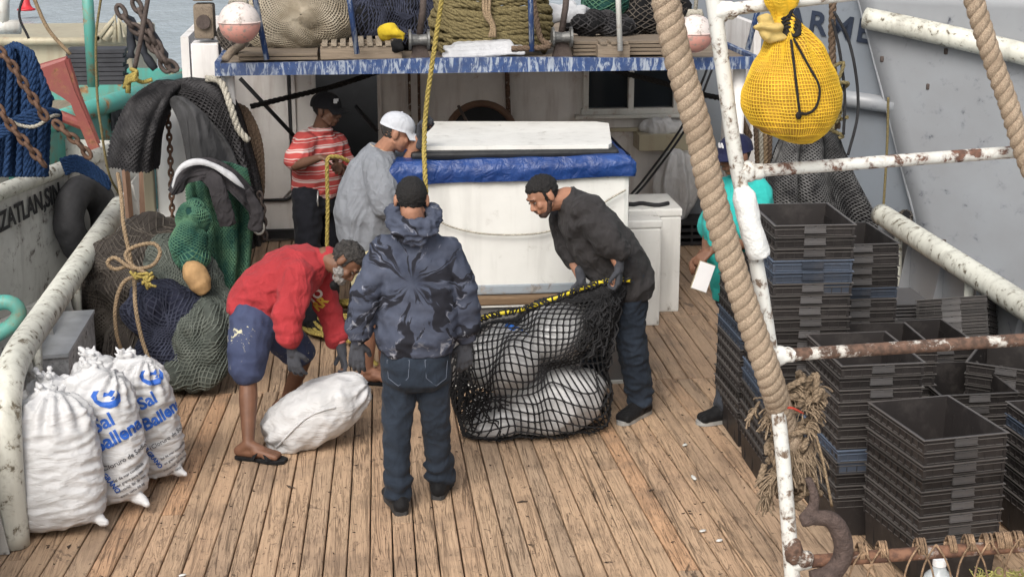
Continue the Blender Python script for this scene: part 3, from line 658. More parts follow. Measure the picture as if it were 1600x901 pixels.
def turq_boat():
    A = U(150, 168, z=1.15); B = U(312, 116, z=1.15); d = B - A; d.z = 0; L = d.length; d.normalize(); nrm = V((d.y, -d.x, 0)); A2 = A - d * 1.6; B2 = B + d * .4
    t = empty('turquoise_boat', (A.x, A.y, -1), 'turquoise hulled fishing boat with rusty rail behind the black net', 'boat')
    q = MB(); q.grid(lambda u, v: A2 + (B2 - A2) * u + V((0, 0, -.03 - 2.3 * v)) + nrm * (-.3 * v * v + .01 * nz((u * 6, v * 4, 5))), 30, 12); q.grid(lambda u, v: B2 - nrm * 3 * u + V((0, 0, -2.3 * v)), 8, 8)
    q.build('hull', M['turq'], t, smooth=True)
    r = MB(); r.tube([A2, B2], .085, 14); r.build('rail', M['turq'], t, smooth=True)
    l = MB(); P0 = A + nrm * .015; pa = UP(165, 188, P0, nrm); pb = UP(215, 172, P0, nrm); put_text(l, 'MA', .36, (pa + pb) / 2 + nrm * .004 + V((0, 0, .0)), pb - pa, (0, 0, 1), .003, .006); l.build('lettering', M['lettering'], t)
    dk = MB(); dk.box((A.x - 1.2, A.y + 1.6, .75), (3.2, 5.0, .05)); dk.build('deck', M['woodgrey'], t)
    p = MB(); p.tube([U(146, 135, Y=15.2), U(133, -60, Y=15.2)], .055, 12); p.build('mast_pole', M['turq'], t, smooth=True)
    # red gallows plate and arm
    Y = 12.6; P = [U(x, y, Y=Y) for x, y in ((58, 108), (102, 93), (118, 140), (140, 190), (158, 232), (142, 235), (112, 160), (98, 150), (78, 138))]
    g = MB(); plate(g, P[::-1], .05); g.tube([P[0], P[1], P[2]], .035, 8); g.tube([P[1], U(120, 150, Y=Y), U(150, 225, Y=Y)], .04, 8); g.tube([U(93, 180, Y=Y), U(138, 198, Y=Y)], .045, 10)
    g.build('gallows_plate', M['red'], t, smooth=False)
    # stack of dark slatted boards
    b = MB()
    for i in range(8): y = 78 + i * 7; p0, p1 = U(107, y, Y=16), U(198 - (i % 2) * 3, y - 1, Y=16); b.box((p0 + p1) / 2, ((p1 - p0).length, .3, .038), tint=rnd.random())
    tag(b.build('board_stack', simple('dark_boards', (.045, .047, .055), .7), org=U(150, 130, Y=16)), 'stack of dark boards behind the turquoise pole', 'boards')
    # chain tangle
    c = MB(); chain(c, spline([U(185, 10, Y=13), U(200, 35, Y=13), U(232, 62, Y=13), U(262, 110, Y=13)]), .12, .02); chain(c, spline([U(210, 0, Y=13), U(232, 45, Y=13), U(255, 90, Y=13), U(275, 108, Y=13)]), .12, .02)
    tag(c.build('rigging_chain', M['steel'], smooth=True), 'rusty shackles and chains hanging above the turquoise rail', 'chain')
    c = MB()
    for a_, b_ in (((200, 25), (240, 108)), ((228, 30), (268, 112)), ((204, 30), (206, 90)), ((232, 40), (246, 88))):
        P_ = [U(a_[0] + (b_[0] - a_[0]) * f + rnd.uniform(-3, 3), a_[1] + (b_[1] - a_[1]) * f, Y=13.1) for f in np.linspace(0, 1, 9)]; c.tube(resample(spline(P_, 6), .05), [(.02 + .022 * abs(math.sin(i * 1.3))) for i in range(len(resample(spline(P_, 6), .05)))], 6)
    tag(c.build('tattered_net', netmat('dark_tattered_net', (.03, .033, .04)), smooth=True), 'tattered dark netting dangling from the shackles over the turquoise rail', 'net')
turq_boat()
def beige_boat():
    Y = 24; t = empty('beige_boat', U(60, 140, Y=Y), 'distant beige barge deck wall with railings by the water', 'boat')
    a = MB(); p0, p1 = U(-60, 66, Y=Y), U(205, 66, Y=Y); a.box(((p0.x + p1.x) / 2, Y + 1.5, p0.z - 1.4), (p1.x - p0.x, 3, 2.8), bev=.05); a.build('hull', M['beige'], t)
    r = MB(); r.tube([U(-60, 64, Y=Y - .1), U(205, 64, Y=Y - .1)], .06, 8); r.build('rail', M['beige'], t, smooth=True)
    g = MB()
    for pts in (((152, 62), (180, 26), (180, 66)), ((163, 62), (178, 42)), ((188, 66), (186, 28), (202, 60)), ((157, 66), (150, 50)),): g.tube([U(x, y, Y=Y - .3) for x, y in pts], .05, 6)
    g.build('railing', M['beige'], t, smooth=True)
beige_boat()
def white_corner():
    Y = 20; t = empty('white_railing', U(10, 60, Y=Y), 'white steel rail corner of a boat at the top left edge', 'railing'); g = MB()
    g.tube([U(6, -40, Y=Y), U(6, 45, Y=Y)], .07, 8); g.build('post', M['white'], t, smooth=True); g = MB(); g.tube([U(-30, 42, Y=Y), U(32, 42, Y=Y)], .09, 8); g.tube([U(-30, 14, Y=Y), U(8, 14, Y=Y)], .05, 8); g.build('cross_rail', M['white'], t, smooth=True)
    tag(t)
white_corner()
def channel_buoy():
    c = U(41, 14, z=-1.0); s = c.y / 2400; t = empty('channel_buoy', c, 'red channel buoy floating far off on the water at upper left', 'buoy'); mb = MB()
    mb.tube([c + V((0, 0, -2 * s)), c + V((0, 0, 0)), c + V((0, 0, 1.5 * s)), c + V((0, 0, 6 * s)), c + V((0, 0, 26 * s))], [13 * s, 14 * s, 10 * s, 7 * s, 4 * s], 16); mb.build('float', simple('buoy_red', (.5, .03, .04), .5), t, smooth=True)
channel_buoy()
# far dock lines and wires on the left
simple_rope('rigging_wire', [U(158, -5, Y=9.6), U(150, 60, Y=9.6), U(152, 150, Y=9.6), U(158, 200, Y=9.6), U(170, 270, Y=9.7), U(188, 305, Y=9.9)], .008, M['rope_olive'], 'thin dark wire hanging past the turquoise pole down to the rail end', 'wire', tw=False)
simple_rope('rigging_wire', [U(45, 60, Y=12), U(30, 20, Y=12), U(48, -30, Y=12)], .010, M['black'], 'thin black wire crossing the top left corner in front of the red buoy', 'wire', tw=False)
simple_rope('mooring_line', [U(52, -5, Y=13), U(75, 45, Y=13), U(110, 85, Y=13)], .016, M['rope_tan'], 'pale mooring line slanting over the water left of the turquoise pole', tw=False)
simple_rope('stay_rope', [U(234, -20, Y=10.4), U(222, 50, Y=10.4), U(210, 108, Y=10.4)], .016, M['steel'], 'dark stay rope rising from the yellow lashing', 'stay', tw=False)
t = MB()
for i in range(5): a = i * 1.1; t.tube(resample(spline([U(205 + 4 * math.sin(a), 108 + i * 3, Y=10.35), U(214, 112 + i * 3, Y=10.2), U(204, 118 + i * 2, Y=10.25), U(198 - i, 120 + i * 4, Y=10.35)], 6), .02), .014, 6)
t.tube(resample(spline([U(205, 115, Y=10.3), U(220, 128, Y=10.3), U(238, 124, Y=10.3)], 6), .02), .014, 6); t.tube([U(201, 118, Y=10.3), U(200, 145, Y=10.3)], .018, 6)
tag(t.build('rope_lashing', M['rope_yellow'], smooth=True), 'yellow rope lashing knotted at the foot of the dark stay', 'rope')
# blue rope hank (left edge) with rusty chain
def hank():
    t = empty('rope_hank', U(40, 280, Y=10.2), 'thick hank of blue ropes hanging at the left edge', 'rope')
    for i in range(17):
        x = -14 + i * 5.2; dy = rnd.uniform(-4, 4); top = 66 + abs(i - 7) * 2.2 + (max(0, i - 11) * 9)
        Y = 10.2 + rnd.uniform(-.09, .09); pts = [U(x * .5 + 4, top + 12, Y=Y + .1), U(x * .8 + 6, top + 3, Y=Y), U(x * 1.0 + 10, top + 22, Y=Y - .03), U(x + 8 + rnd.uniform(-3, 3), 165 + dy, Y=Y - .05), U(x + 4 + rnd.uniform(-3, 3), 225, Y=Y), U(x + 2, 275, Y=Y)]
        mb = MB(); mb.rope(spline(pts, 8), .021 + rnd.uniform(0, .004), .15); mb.build('rope_strand', M['rope_blue'], t, smooth=True)
    mb = MB()
    for i in range(4): mb.rope(spline([U(-8, 205 + i * 4, Y=9.95), U(25, 185 + i * 5, Y=9.9), U(60, 172 + i * 6, Y=9.9), U(90, 175 + i * 5, Y=10.0), U(92, 190 + i * 4, Y=10.2)], 8), .02, .14)
    mb.build('binding', M['rope_blue'], t, smooth=True)
    mb = MB(); mb.rope(spline([U(12, 185, Y=9.85), U(30, 195, Y=9.85), U(55, 197, Y=9.85), U(80, 182, Y=9.88), U(92, 180, Y=10.0)], 8), .012, .08); mb.build('lashing', M['rope_white'], t, smooth=True)
    mb = MB()
    for i in range(5): mb.rope(spline([U(95 + i * 2, 250 + i * 5, Y=10.6), U(120, 245 + i * 5, Y=10.55), U(150, 262 + i * 4, Y=10.5), U(172, 282 + i * 3, Y=10.5)], 8), .018, .13)
    tag(mb.build('rope_bundle', M['rope_blue'], smooth=True), 'short blue rope bundle lying over the white boat rail above the tyre', 'rope')
hank()
for i, (pts, lab) in enumerate(((((-4, 75), (18, 100), (40, 135), (72, 185)), 'rusty chain slanting down over the blue rope hank'), (((-5, 165), (20, 200), (45, 228), (70, 258)), 'lower rusty chain running from the left edge to the white rail'), (((85, 190), (105, 208), (125, 225), (140, 245)), 'rusty chain between the blue rope binding and the rail end'))):
    mb = MB(); chain(mb, spline([U(x, y, Y=9.75) for x, y in pts]), .075, .014); tag(mb.build('chain', simple('rusty_chain', (.10, .055, .035), .8, .5, 30) if i == 0 else bpy.data.materials['rusty_chain'], smooth=True), lab, 'chain')
# turquoise pipe bend at left edge
mb = MB(); mb.tube(resample(spline([U(-40, 490, Y=9.8), U(0, 472, Y=9.8), U(22, 475, Y=9.8), U(30, 490, Y=9.8), U(15, 510, Y=9.8), U(-40, 540, Y=9.8)], 8), .03), .05, 12)
tag(mb.build('pipe_bend', M['turq'], smooth=True), 'turquoise painted pipe bend at the left edge beyond our rail', 'pipe')
# ---- grey boat on the right
def right_boat():
    P0 = U(1360, 150, Y=12.6); d = V((.80, -.60, 0)).normalized(); nrm = V((-d.y * -1, -d.x, 0)).normalized(); nrm = V((-.6, -.8, 0)).normalized()
    t = empty('grey_boat', (P0.x, P0.y, -1), 'large grey hulled boat moored at right, dark blue name on its side', 'boat')
    L0 = P0 - d * 1.7; q = MB()
    q.grid(lambda u, v: L0 + d * 3.2 * u + V((0, 0, 2.6 - P0.z - 3.9 * v)) + nrm * .008 * nz((u * 4, v * 9, 1)), 30, 30); q.grid(lambda u, v: L0 - nrm * 3 * u + V((0, 0, 2.6 - P0.z - 3.9 * v)), 4, 4)
    q.build('transom', M['hull_grey'], t, smooth=True)
    e0 = UP(1338, -20, P0 + nrm * .10, nrm); e1 = UP(1446, 400, P0 + nrm * .10, nrm); e2 = e1 + (e1 - e0).normalized() * 1.5
    far = d * 6.0; s = MB(); s.grid(lambda u, v: e0 + (e2 - e0) * v + far * u + nrm * .012 * nz((u * 9, v * 7, 1), 1), 40, 30); o = s.build('side_plating', M['hull_light'], t, smooth=True)
    m = o.modifiers.new('s', 'SOLIDIFY'); m.thickness = .04; m.offset = 0
    r = MB(); r.tube([e0, e2], .02, 8); r.build('plate_edge', M['hull_light'], t, smooth=True)
    Pn = P0 + nrm * .2
    g = MB(); pts = [UP(x, y, Pn, nrm) for x, y in ((1352, 28), (1420, 42), (1500, 60), (1600, 84), (1750, 118))]; g.tube(resample(pts, .1), .088, 16); g.build('upper_rubbing_pipe', M['rail'], t, smooth=True)
    g = MB(); pts = [UP(x, y, P0 + nrm * .06, nrm) for x, y in ((1290, 148), (1330, 155), (1400, 165))]; g.tube(pts, .07, 14); g.build('lower_rubbing_pipe', M['hull_light'], t, smooth=True)
    l = MB(); Pt = P0 + nrm * .016; pa = UP(1248, 33, Pt, nrm); pb = UP(1384, 56, Pt, nrm); put_text(l, 'ARMEN', .27, (pa + pb) / 2, pb - pa, (0, 0, 1), .003, .006, sp=1.2)
    l.build('lettering', simple('navy_letter_paint', (.012, .02, .04), .6, .2), t)
    b = MB(); pa, pb = UP(1330, 352, Pt, nrm), UP(1450, 385, Pt, nrm); b.grid(lambda u, v: pa + (pb - pa) * u + V((0, 0, -.5 * v)), 6, 3); b.build('boot_stripe', simple('navy_boot_paint', (.012, .03, .09), .5), t)
    for x, y in ((1478, 80), (1450, 135), (1378, 92), (1475, 378)): p = UP(x, y, P0 + nrm * .115, nrm); w = MB(); w.box(p, (.03, .03, .05), bev=.008); w.build('welded_stud', M['steel'], t)
right_boat()
for i, (pts, lab) in enumerate(((((1303, 18), (1325, 60), (1338, 120), (1340, 180), (1325, 242)), 'outer thin black hose looping beside the yellow sack'), (((1300, 30), (1312, 80), (1320, 150), (1318, 210)), 'inner thin black hose hanging beside the yellow sack'), )):
    simple_rope('hose', [U(x, y, Y=10.6) for x, y in pts], .011, M['black'], lab, 'hose', tw=False)
simple_rope('line', [U(1388, 152, Y=11), U(1386, 230, Y=11), U(1380, 330, Y=11)], .010, M['rope_olive'], 'thin green line hanging down the grey hull to the rail end', 'rope', tw=False)
simple_rope('gear_rope', [U(1302, -20, Y=10.7), U(1300, 60, Y=10.7), U(1303, 130, Y=10.7), U(1308, 200, Y=10.7)], .028, M['rope_brown'], 'thick brown rope hanging just right of the yellow sack')
mb = MB()
for i in range(7): c = U(1308 + rnd.uniform(-10, 8), 110 + i * 14, Y=10.6); mb.rope(spline([c + V((rnd.uniform(-.08, .08), rnd.uniform(-.05, .05), rnd.uniform(-.12, .08))) for _ in range(5)], 6), .014, .1)
tag(mb.build('rope_tangle', M['rope_olive'], smooth=True), 'olive and yellow rope tangle hanging right of the yellow sack', 'rope')
# ---- net heaps
def folds(p, s, seedo=0): return abs(nz(p, s, seedo)) * 2 - .5
def heap_surface(prims, vox, amp, fs, st=(1, 1, 1), smooth=6, seedo=0):
    mb = MB()
    for c, r in prims: mb.ell(c, r)
    return sculpt(mb, vox, smooth, lambda p, n: amp * folds((p[0] * st[0], p[1] * st[1], p[2] * st[2]), fs, seedo) + amp * .4 * nz(p, fs * 2.7, 4))
def net_wrap(bvh, c, ax, e1, nu, nv, rad, twine, mat, parent, name='netting', reach=3.0, off=.004, u0=.04, u1=.96, a0=0.0, a1=1.0, drop=0.0, wob=.35, half=1.0, tint=None):
    """diamond twine net wrapped on a heap: nodes are found on the real surface from the axis outwards"""
    c, ax, e1 = V(c), V(ax).normalized(), V(e1); e1 = (e1 - ax * e1.dot(ax)).normalized(); e2 = ax.cross(e1); cl = a1 - a0 > .999
    def fn(u, v):
        th = math.pi * (u0 + (u1 - u0) * u); ph = 2 * math.pi * (a0 + (a1 - a0) * v); w = nz((math.cos(ph) * 2, math.sin(ph) * 2, th * 2), 1.3, 7) * wob / 3
        th = min(max(th + w * .35, .02), 3.12); ph += w
        d = ax * math.cos(th) + (e1 * math.cos(ph) + e2 * math.sin(ph)) * math.sin(th); h = bvh.ray_cast(c + d * reach, -d)
        return (h[0] + h[1] * off) if h[0] is not None else c
    P, E = lattice(fn, nu, nv, cl, drop); cc = np.array(tuple(c)); ok = (np.linalg.norm(P[E[:, 0]] - cc, axis=1) > .02) & (np.linalg.norm(P[E[:, 1]] - cc, axis=1) > .02) & (np.linalg.norm(P[E[:, 0]] - P[E[:, 1]], axis=1) < rad)
    mb = MB(); mb.edges(P, E[ok], twine, 3, 0.0); return mb.build(name, mat, parent)
M['net_black'] = netmat('black_net_twine', (.026, .025, .027), (.06, .058, .06)); M['net_brown'] = netmat('brown_net_twine', (.072, .062, .053), (.125, .11, .095))
M['net_grey'] = netmat('grey_green_net_twine', (.08, .094, .083), (.15, .165, .145)); M['net_navy'] = netmat('navy_net_twine', (.028, .031, .048), (.05, .056, .085))
M['net_green'] = netmat('green_net_twine', (.022, .085, .07), (.10, .20, .12)); M['net_tan'] = netmat('tan_net_twine', (.26, .22, .16), (.42, .37, .29))
M['net_mesh2'] = netmat('grey_black_net_twine', (.03, .03, .032), (.17, .17, .17)); M['heap_mesh'] = fabric('fine_grey_mesh', (.05, .05, .052), var=.3); M['heap_black'] = fabric('packed_black_net', (.009, .009, .010), var=.5); M['heap_brown'] = fabric('packed_brown_net', (.040, .034, .030), var=.5); M['heap_grey'] = fabric('packed_grey_green_net', (.06, .068, .06), var=.4)
M['heap_navy'] = fabric('packed_navy_net', (.016, .018, .032), var=.4); M['heap_green'] = fabric('packed_green_net', (.014, .055, .048), var=.4); M['heap_tan'] = fabric('packed_tan_net', (.13, .11, .085), var=.4)
def heap(name, label, prims, core, tw, nu, nv, twine=.004, vox=.03, amp=.03, fs=4, ax=(0, 0, 1), e1=(1, 0, 0), c=None, rad=.12, st=(1, 1, 1), wob=.5, seedo=0, group=None, cat='net', mat2=None, u0=.04, u1=.96, a0=0.0, a1=1.0):
    s = heap_surface(prims, vox, amp, fs, st, seedo=seedo); b = bvh_of(s); v = np.concatenate(s.v); mn, mx = v.min(0), v.max(0)
    t = empty(name, ((mn[0] + mx[0]) / 2, (mn[1] + mx[1]) / 2, mn[2]), label, cat, group); s.build('packed_folds', M[core], t, smooth=True)
    net_wrap(b, c or ((mn + mx) / 2), ax, e1, nu, nv, rad, twine, M[tw], t, wob=wob, u0=u0, u1=u1, a0=a0, a1=a1); return t, b
# big pile on the left deck
P = lambda x, y, Y: U(x, y, Y=Y)
_, b_big = heap('net_pile', 'big mound of brown trawl net heaped on deck against the left rail', [(P(215, 505, 9.95), (.34, .34, .42)), (P(200, 440, 10.0), (.36, .34, .34)), (P(240, 390, 10.1), (.30, .3, .22)), (P(250, 540, 9.7), (.36, .3, .28)), (P(170, 540, 10.0), (.22, .25, .3)), (P(215, 575, 9.75), (.45, .3, .12))], 'heap_brown', 'net_brown', 64, 120, .0045, .028, .05, 3.6, (1, 0, .2), (0, 0, 1), st=(1, 1, 1.6), wob=.9)
heap('net_fold', 'grey-green net fold lying on the right side of the brown net mound', [(P(262, 400, 9.75), (.15, .14, .14)), (P(300, 440, 9.68), (.20, .14, .13)), (P(335, 470, 9.65), (.13, .14, .12)), (P(290, 415, 9.7), (.2, .13, .12))], 'heap_grey', 'net_grey', 50, 46, .004, .022, .03, 5, (1, 0, -.5), (0, -1, 0), wob=.6, seedo=3)
heap('net_fold', 'navy blue net fold bulging across the middle of the brown net mound', [(P(250, 465, 9.52), (.20, .16, .12)), (P(290, 490, 9.5), (.20, .15, .14)), (P(255, 560, 9.45), (.20, .15, .20)), (P(275, 520, 9.48), (.2, .14, .16)), (P(235, 490, 9.5), (.18, .14, .14))], 'heap_navy', 'net_navy', 44, 56, .0045, .022, .03, 5, (.4, 0, -1), (0, -1, 0), wob=.7, seedo=5)
heap('net_fold', 'dark grey-green net roll lying at the foot of the mound beside the blue shorts', [(P(315, 555, 9.42), (.20, .17, .22)), (P(330, 510, 9.45), (.15, .15, .22)), (P(300, 580, 9.4), (.22, .16, .12)), (P(300, 530, 9.43), (.14, .15, .2))], 'heap_grey', 'net_grey', 50, 50, .004, .022, .04, 4, (.5, 0, -1), (0, -1, 0), wob=.5, seedo=9, st=(2, 1, .6))
# white cylinder mast with flange
def white_cyl():
    t = empty('white_column', P(285, 350, 11), 'white painted steel column standing behind the black draped net', 'column')
    c = P(288, 320, 11.0); m = MB(); m.tube([(c.x, 11, 0.0), (c.x, 11, 1.75)], .185, 28); m.build('shaft', M['white_clean'], t, smooth=True)
    m = MB(); z = P(288, 330, 11).z; m.tube([(c.x, 11, z - .03), (c.x, 11, z)], .235, 28); m.build('flange', M['white_clean'], t)
    m = MB(); m.box((c.x - .23, 10.95, 1.05), (.07, .1, .62), bev=.008); m.build('channel', M['beige'], t)
    m = MB(); m.box((c.x + .05, 11 + .02, 1.62), (.5, .12, .12), bev=.01); m.build('arm', M['white'], t)
white_cyl()
# chain in front of it
mb = MB(); chain(mb, [P(262, 172, 10.55), P(266, 240, 10.55), P(268, 300, 10.55), P(270, 365, 10.55)], .055, .009); tag(mb.build('hanging_chain', bpy.data.materials['rusty_chain'], smooth=True), 'rusty chain hanging in front of the white column', 'chain')
mb = MB(); chain(mb, [P(405, 300, 10.3), P(412, 330, 10.3), P(414, 372, 10.3)], .06, .009); tag(mb.build('hanging_chain', M['steel'], smooth=True), 'dark chain with a ring hanging right of the green net', 'chain')
mb = MB(); c = P(404, 355, 10.2); mb.tube([c + V((math.cos(a) * .035, 0, math.sin(a) * .045)) for a in np.linspace(0, 6.283, 20, endpoint=False)], .009, 6, closed=True); tag(mb.build('steel_ring', simple('bright_steel', (.5, .48, .44), .4), smooth=True), 'pale steel ring hanging right of the green net', 'ring')
# draped sheets: function-based cloth with folds, lattice on top
def drape(name, label, rows, core, tw, nu, nv, twine=.004, fold=.025, ff=5, thick=.05, sag=0, cat='net', phase=0, zstretch=1.0):
    """rows: list of rows of control points (each row from left to right) going top to bottom"""
    Rr = [spline(r, 8) for r in rows]; n = len(Rr[0]); cols = [spline([r[i] for r in Rr], 8) for i in range(n)]; A = np.array([[tuple(q) for q in c_] for c_ in cols])
    def f0(u, v):
        i = u * (A.shape[1] - 1); j = v * (A.shape[0] - 1); i0, j0 = min(int(i), A.shape[1] - 2), min(int(j), A.shape[0] - 2); fi, fj = i - i0, j - j0
        return (A[j0, i0] * (1 - fi) * (1 - fj) + A[j0, i0 + 1] * fi * (1 - fj) + A[j0 + 1, i0] * (1 - fi) * fj + A[j0 + 1, i0 + 1] * fi * fj)
    def fn(u, v, off=0.0):
        q = f0(u, v); w = math.sin(v * ff * 6.283 + phase + 2.5 * nz((u * 2, v * 3, phase), 1)) * fold * (.35 + .65 * min(1, u * 1.5)) + .015 * nz((u * 7, v * 7, phase), 1)
        return V(q) + V((w * .25, -(w + off), 0))
    mb = MB(); mb.grid(fn, 50, 70); vs = [tuple(V(q) + V((0, thick, 0))) for q in mb.v[0]]
    n1 = 51; n2 = 71; mb.add(vs, [(i * n2 + j, i * n2 + j + 1, (i + 1) * n2 + j + 1, (i + 1) * n2 + j) for i in range(50) for j in range(70)])
    o_ = n1 * n2; rim = []
    for i in range(50):
        for j in (0, 70): rim.append((i * n2 + j, (i + 1) * n2 + j, o_ + (i + 1) * n2 + j, o_ + i * n2 + j))
    for j in range(70):
        for i in (0, 50): rim.append((i * n2 + j, i * n2 + j + 1, o_ + i * n2 + j + 1, o_ + i * n2 + j))
    mb.f.setdefault((4, 0), []).append(np.array(rim))
    c = np.concatenate(mb.v); t = empty(name, (float(c[:, 0].mean()), float(c[:, 1].mean()), float(c[:, 2].min())), label, cat); mb.build('folded_sheet', M[core], t, smooth=True)
    if tw: Pn, E = lattice(lambda u, v: fn(u, v, .008), nu, nv); m2 = MB(); m2.edges(Pn, E, twine, 3); m2.build('netting', M[tw], t)
    return t
# black net hump hung over the column arm: left flap, right flap
drape('draped_net', 'left flap of thick black net hanging in front of the white column', [[P(218, 142, 10.6), P(245, 128, 10.5), P(280, 130, 10.45), P(290, 136, 10.6)], [P(196, 165, 10.5), P(225, 155, 10.35), P(258, 150, 10.35), P(276, 152, 10.5)], [P(176, 212, 10.5), P(205, 205, 10.3), P(238, 205, 10.3), P(255, 200, 10.5)], [P(166, 258, 10.5), P(195, 265, 10.35), P(225, 268, 10.35), P(247, 262, 10.5)]], 'heap_black', 'net_black', 46, 34, .0085, .02, 3, .12)
drape('draped_net', 'right flap of thick black net sweeping down beside the brown coiled rope', [[P(245, 136, 10.55), P(285, 124, 10.45), P(325, 126, 10.45), P(345, 132, 10.6)], [P(270, 160, 10.5), P(315, 150, 10.35), P(350, 155, 10.35), P(368, 160, 10.55)], [P(312, 230, 10.5), P(345, 225, 10.35), P(375, 225, 10.35), P(390, 225, 10.55)], [P(345, 310, 10.5), P(370, 310, 10.35), P(396, 308, 10.35), P(408, 300, 10.55)], [P(385, 385, 10.5), P(395, 385, 10.4), P(405, 382, 10.4), P(414, 375, 10.55)]], 'heap_black', 'net_black', 64, 30, .0085, .025, 3, .10, phase=2)
drape('fine_mesh_sheet', 'smooth dark grey fine mesh hanging between the two black net flaps', [[P(262, 156, 10.4), P(275, 150, 10.3), P(292, 154, 10.3), P(300, 165, 10.4)], [P(278, 190, 10.3), P(295, 180, 10.2), P(318, 180, 10.2), P(335, 195, 10.3)], [P(290, 245, 10.3), P(305, 240, 10.15), P(335, 235, 10.15), P(365, 240, 10.3)], [P(298, 300, 10.3), P(315, 305, 10.2), P(345, 305, 10.2), P(378, 300, 10.3)]], 'heap_mesh' if 'heap_mesh' in M else 'heap_black', None, 10, 10, fold=.03, ff=2.2, thick=.02, phase=1)
drape('hanging_net', 'green net hanging in long folds below the grey sweater', [[P(290, 258, 10.15), P(315, 250, 10.1), P(350, 252, 10.1), P(385, 262, 10.15)], [P(292, 320, 10.15), P(325, 320, 10.05), P(362, 320, 10.05), P(398, 325, 10.15)], [P(308, 410, 10.1), P(335, 410, 9.95), P(365, 410, 9.95), P(392, 400, 10.1)], [P(340, 510, 9.95), P(350, 515, 9.85), P(362, 515, 9.85), P(378, 510, 9.95)]], 'heap_green', 'net_green', 84, 48, .0055, .045, 3.3, .03, phase=.5)
_, _ = heap('net_bag', 'bulging green net bundle hanging left of the green net folds around a tan float', [(P(302, 345, 9.72), (.10, .10, .14)), (P(294, 382, 9.60), (.12, .11, .15)), (P(304, 402, 9.56), (.10, .1, .09))], 'heap_green', 'net_green', 46, 46, .004, .016, .018, 6, (0, 0, 1), (0, -1, 0), wob=.4)
mb = MB(); mb.tube([P(298, 412, 9.50), P(304, 426, 9.46), P(314, 444, 9.44), P(322, 456, 9.44)], [.055, .078, .075, .045], 14); tag(sculpt(mb, .012, 3, lambda p, n: .008 * nz(p, 12)).build('tan_float', simple('worn_cork', (.36, .22, .10), .8, .3, 12, .5), smooth=True), 'worn tan float hanging out of the green net bundle', 'float')
# grey sweater with white band and hanging sleeve
M['sweater'] = fabric('charcoal_sweatshirt', (.040, .037, .040), fold=.5); M['whitecloth'] = fabric('white_cotton', (.44, .445, .46))
sw = drape('sweatshirt', 'charcoal sweatshirt with a white band slung over the green net', [[P(262, 296, 9.95), P(280, 262, 9.9), P(320, 246, 9.88), P(362, 262, 9.9), P(396, 296, 9.98)], [P(272, 305, 9.9), P(290, 276, 9.84), P(325, 264, 9.82), P(366, 284, 9.84), P(404, 325, 9.95)], [P(284, 300, 9.9), P(300, 284, 9.83), P(330, 282, 9.80), P(368, 308, 9.82), P(412, 360, 9.95)]], 'sweater', None, 4, 4, fold=.016, ff=2.6, thick=.03, cat='sweatshirt', phase=.4)
mb = MB(); s1 = spline([P(318, 268, 9.84), P(336, 285, 9.79), P(346, 315, 9.78), P(357, 352, 9.80)], 6); mb.tube(resample(s1, .03), .058, 12, ry=.45, up=(0, 1, 0)); mb.tube(resample(spline([P(380, 300, 9.9), P(400, 330, 9.9), P(398, 360, 9.92)], 6), .03), .05, 12, ry=.5, up=(0, 1, 0))
sculpt(mb, .010, 2, (lambda p, n: .012 * (.25 - abs(nz((p[0], p[1], p[2] * 1.4), 13))))).build('sleeve', M['sweater'], sw, smooth=True)
mb = MB(); wp = [(268, 292, 5), (276, 268, 8), (292, 255, 9), (312, 252, 9), (332, 258, 9), (350, 268, 12), (366, 279, 13), (380, 292, 5)]; L_ = [P(x, y - h * .5, 9.80) for x, y, h in wp]; B_ = [P(x + 2, y + h * .6, 9.775) for x, y, h in wp]; A1 = spline(L_, 5); A2 = spline(B_, 5); n_ = len(A1)
mb.add([tuple(q) for q in A1] + [tuple(q) for q in A2] + [tuple(q + V((0, .012, 0))) for q in A1] + [tuple(q + V((0, .012, 0))) for q in A2], [(i, i + 1, n_ + i + 1, n_ + i) for i in range(n_ - 1)] + [(2 * n_ + i, 3 * n_ + i, 3 * n_ + i + 1, 2 * n_ + i + 1) for i in range(n_ - 1)] + [(i, 2 * n_ + i, 2 * n_ + i + 1, i + 1) for i in range(n_ - 1)] + [(n_ + i, n_ + i + 1, 3 * n_ + i + 1, 3 * n_ + i) for i in range(n_ - 1)]); mb.build('white_band', M['whitecloth'], sw, smooth=True)
# brown rope coil hanging right of the net + ragged white rope
for i in range(5):
    x = 372 + i * 6; simple_rope('hanging_rope', [P(345 + i * 6, 150 + i * 4, 10.75), P(362 + i * 6, 165 + i * 2, 10.7), P(x + 10, 220, 10.65), P(x + 14, 290, 10.65), P(x + 10 - i, 335, 10.7)], .019, M['rope_brown'], ['first', 'second', 'third', 'fourth', 'last'][i] + ' from the left of the brown ropes hanging beside the black net flap', 'rope', 'brown ropes beside the net')
simple_rope('ragged_rope', [P(322, 122, 10.4), P(345, 128, 10.38), P(360, 165, 10.3), P(372, 200, 10.3), P(388, 220, 10.3)], .025, M['rope_white'], 'ragged off-white rope draped along the top edge of the black net')
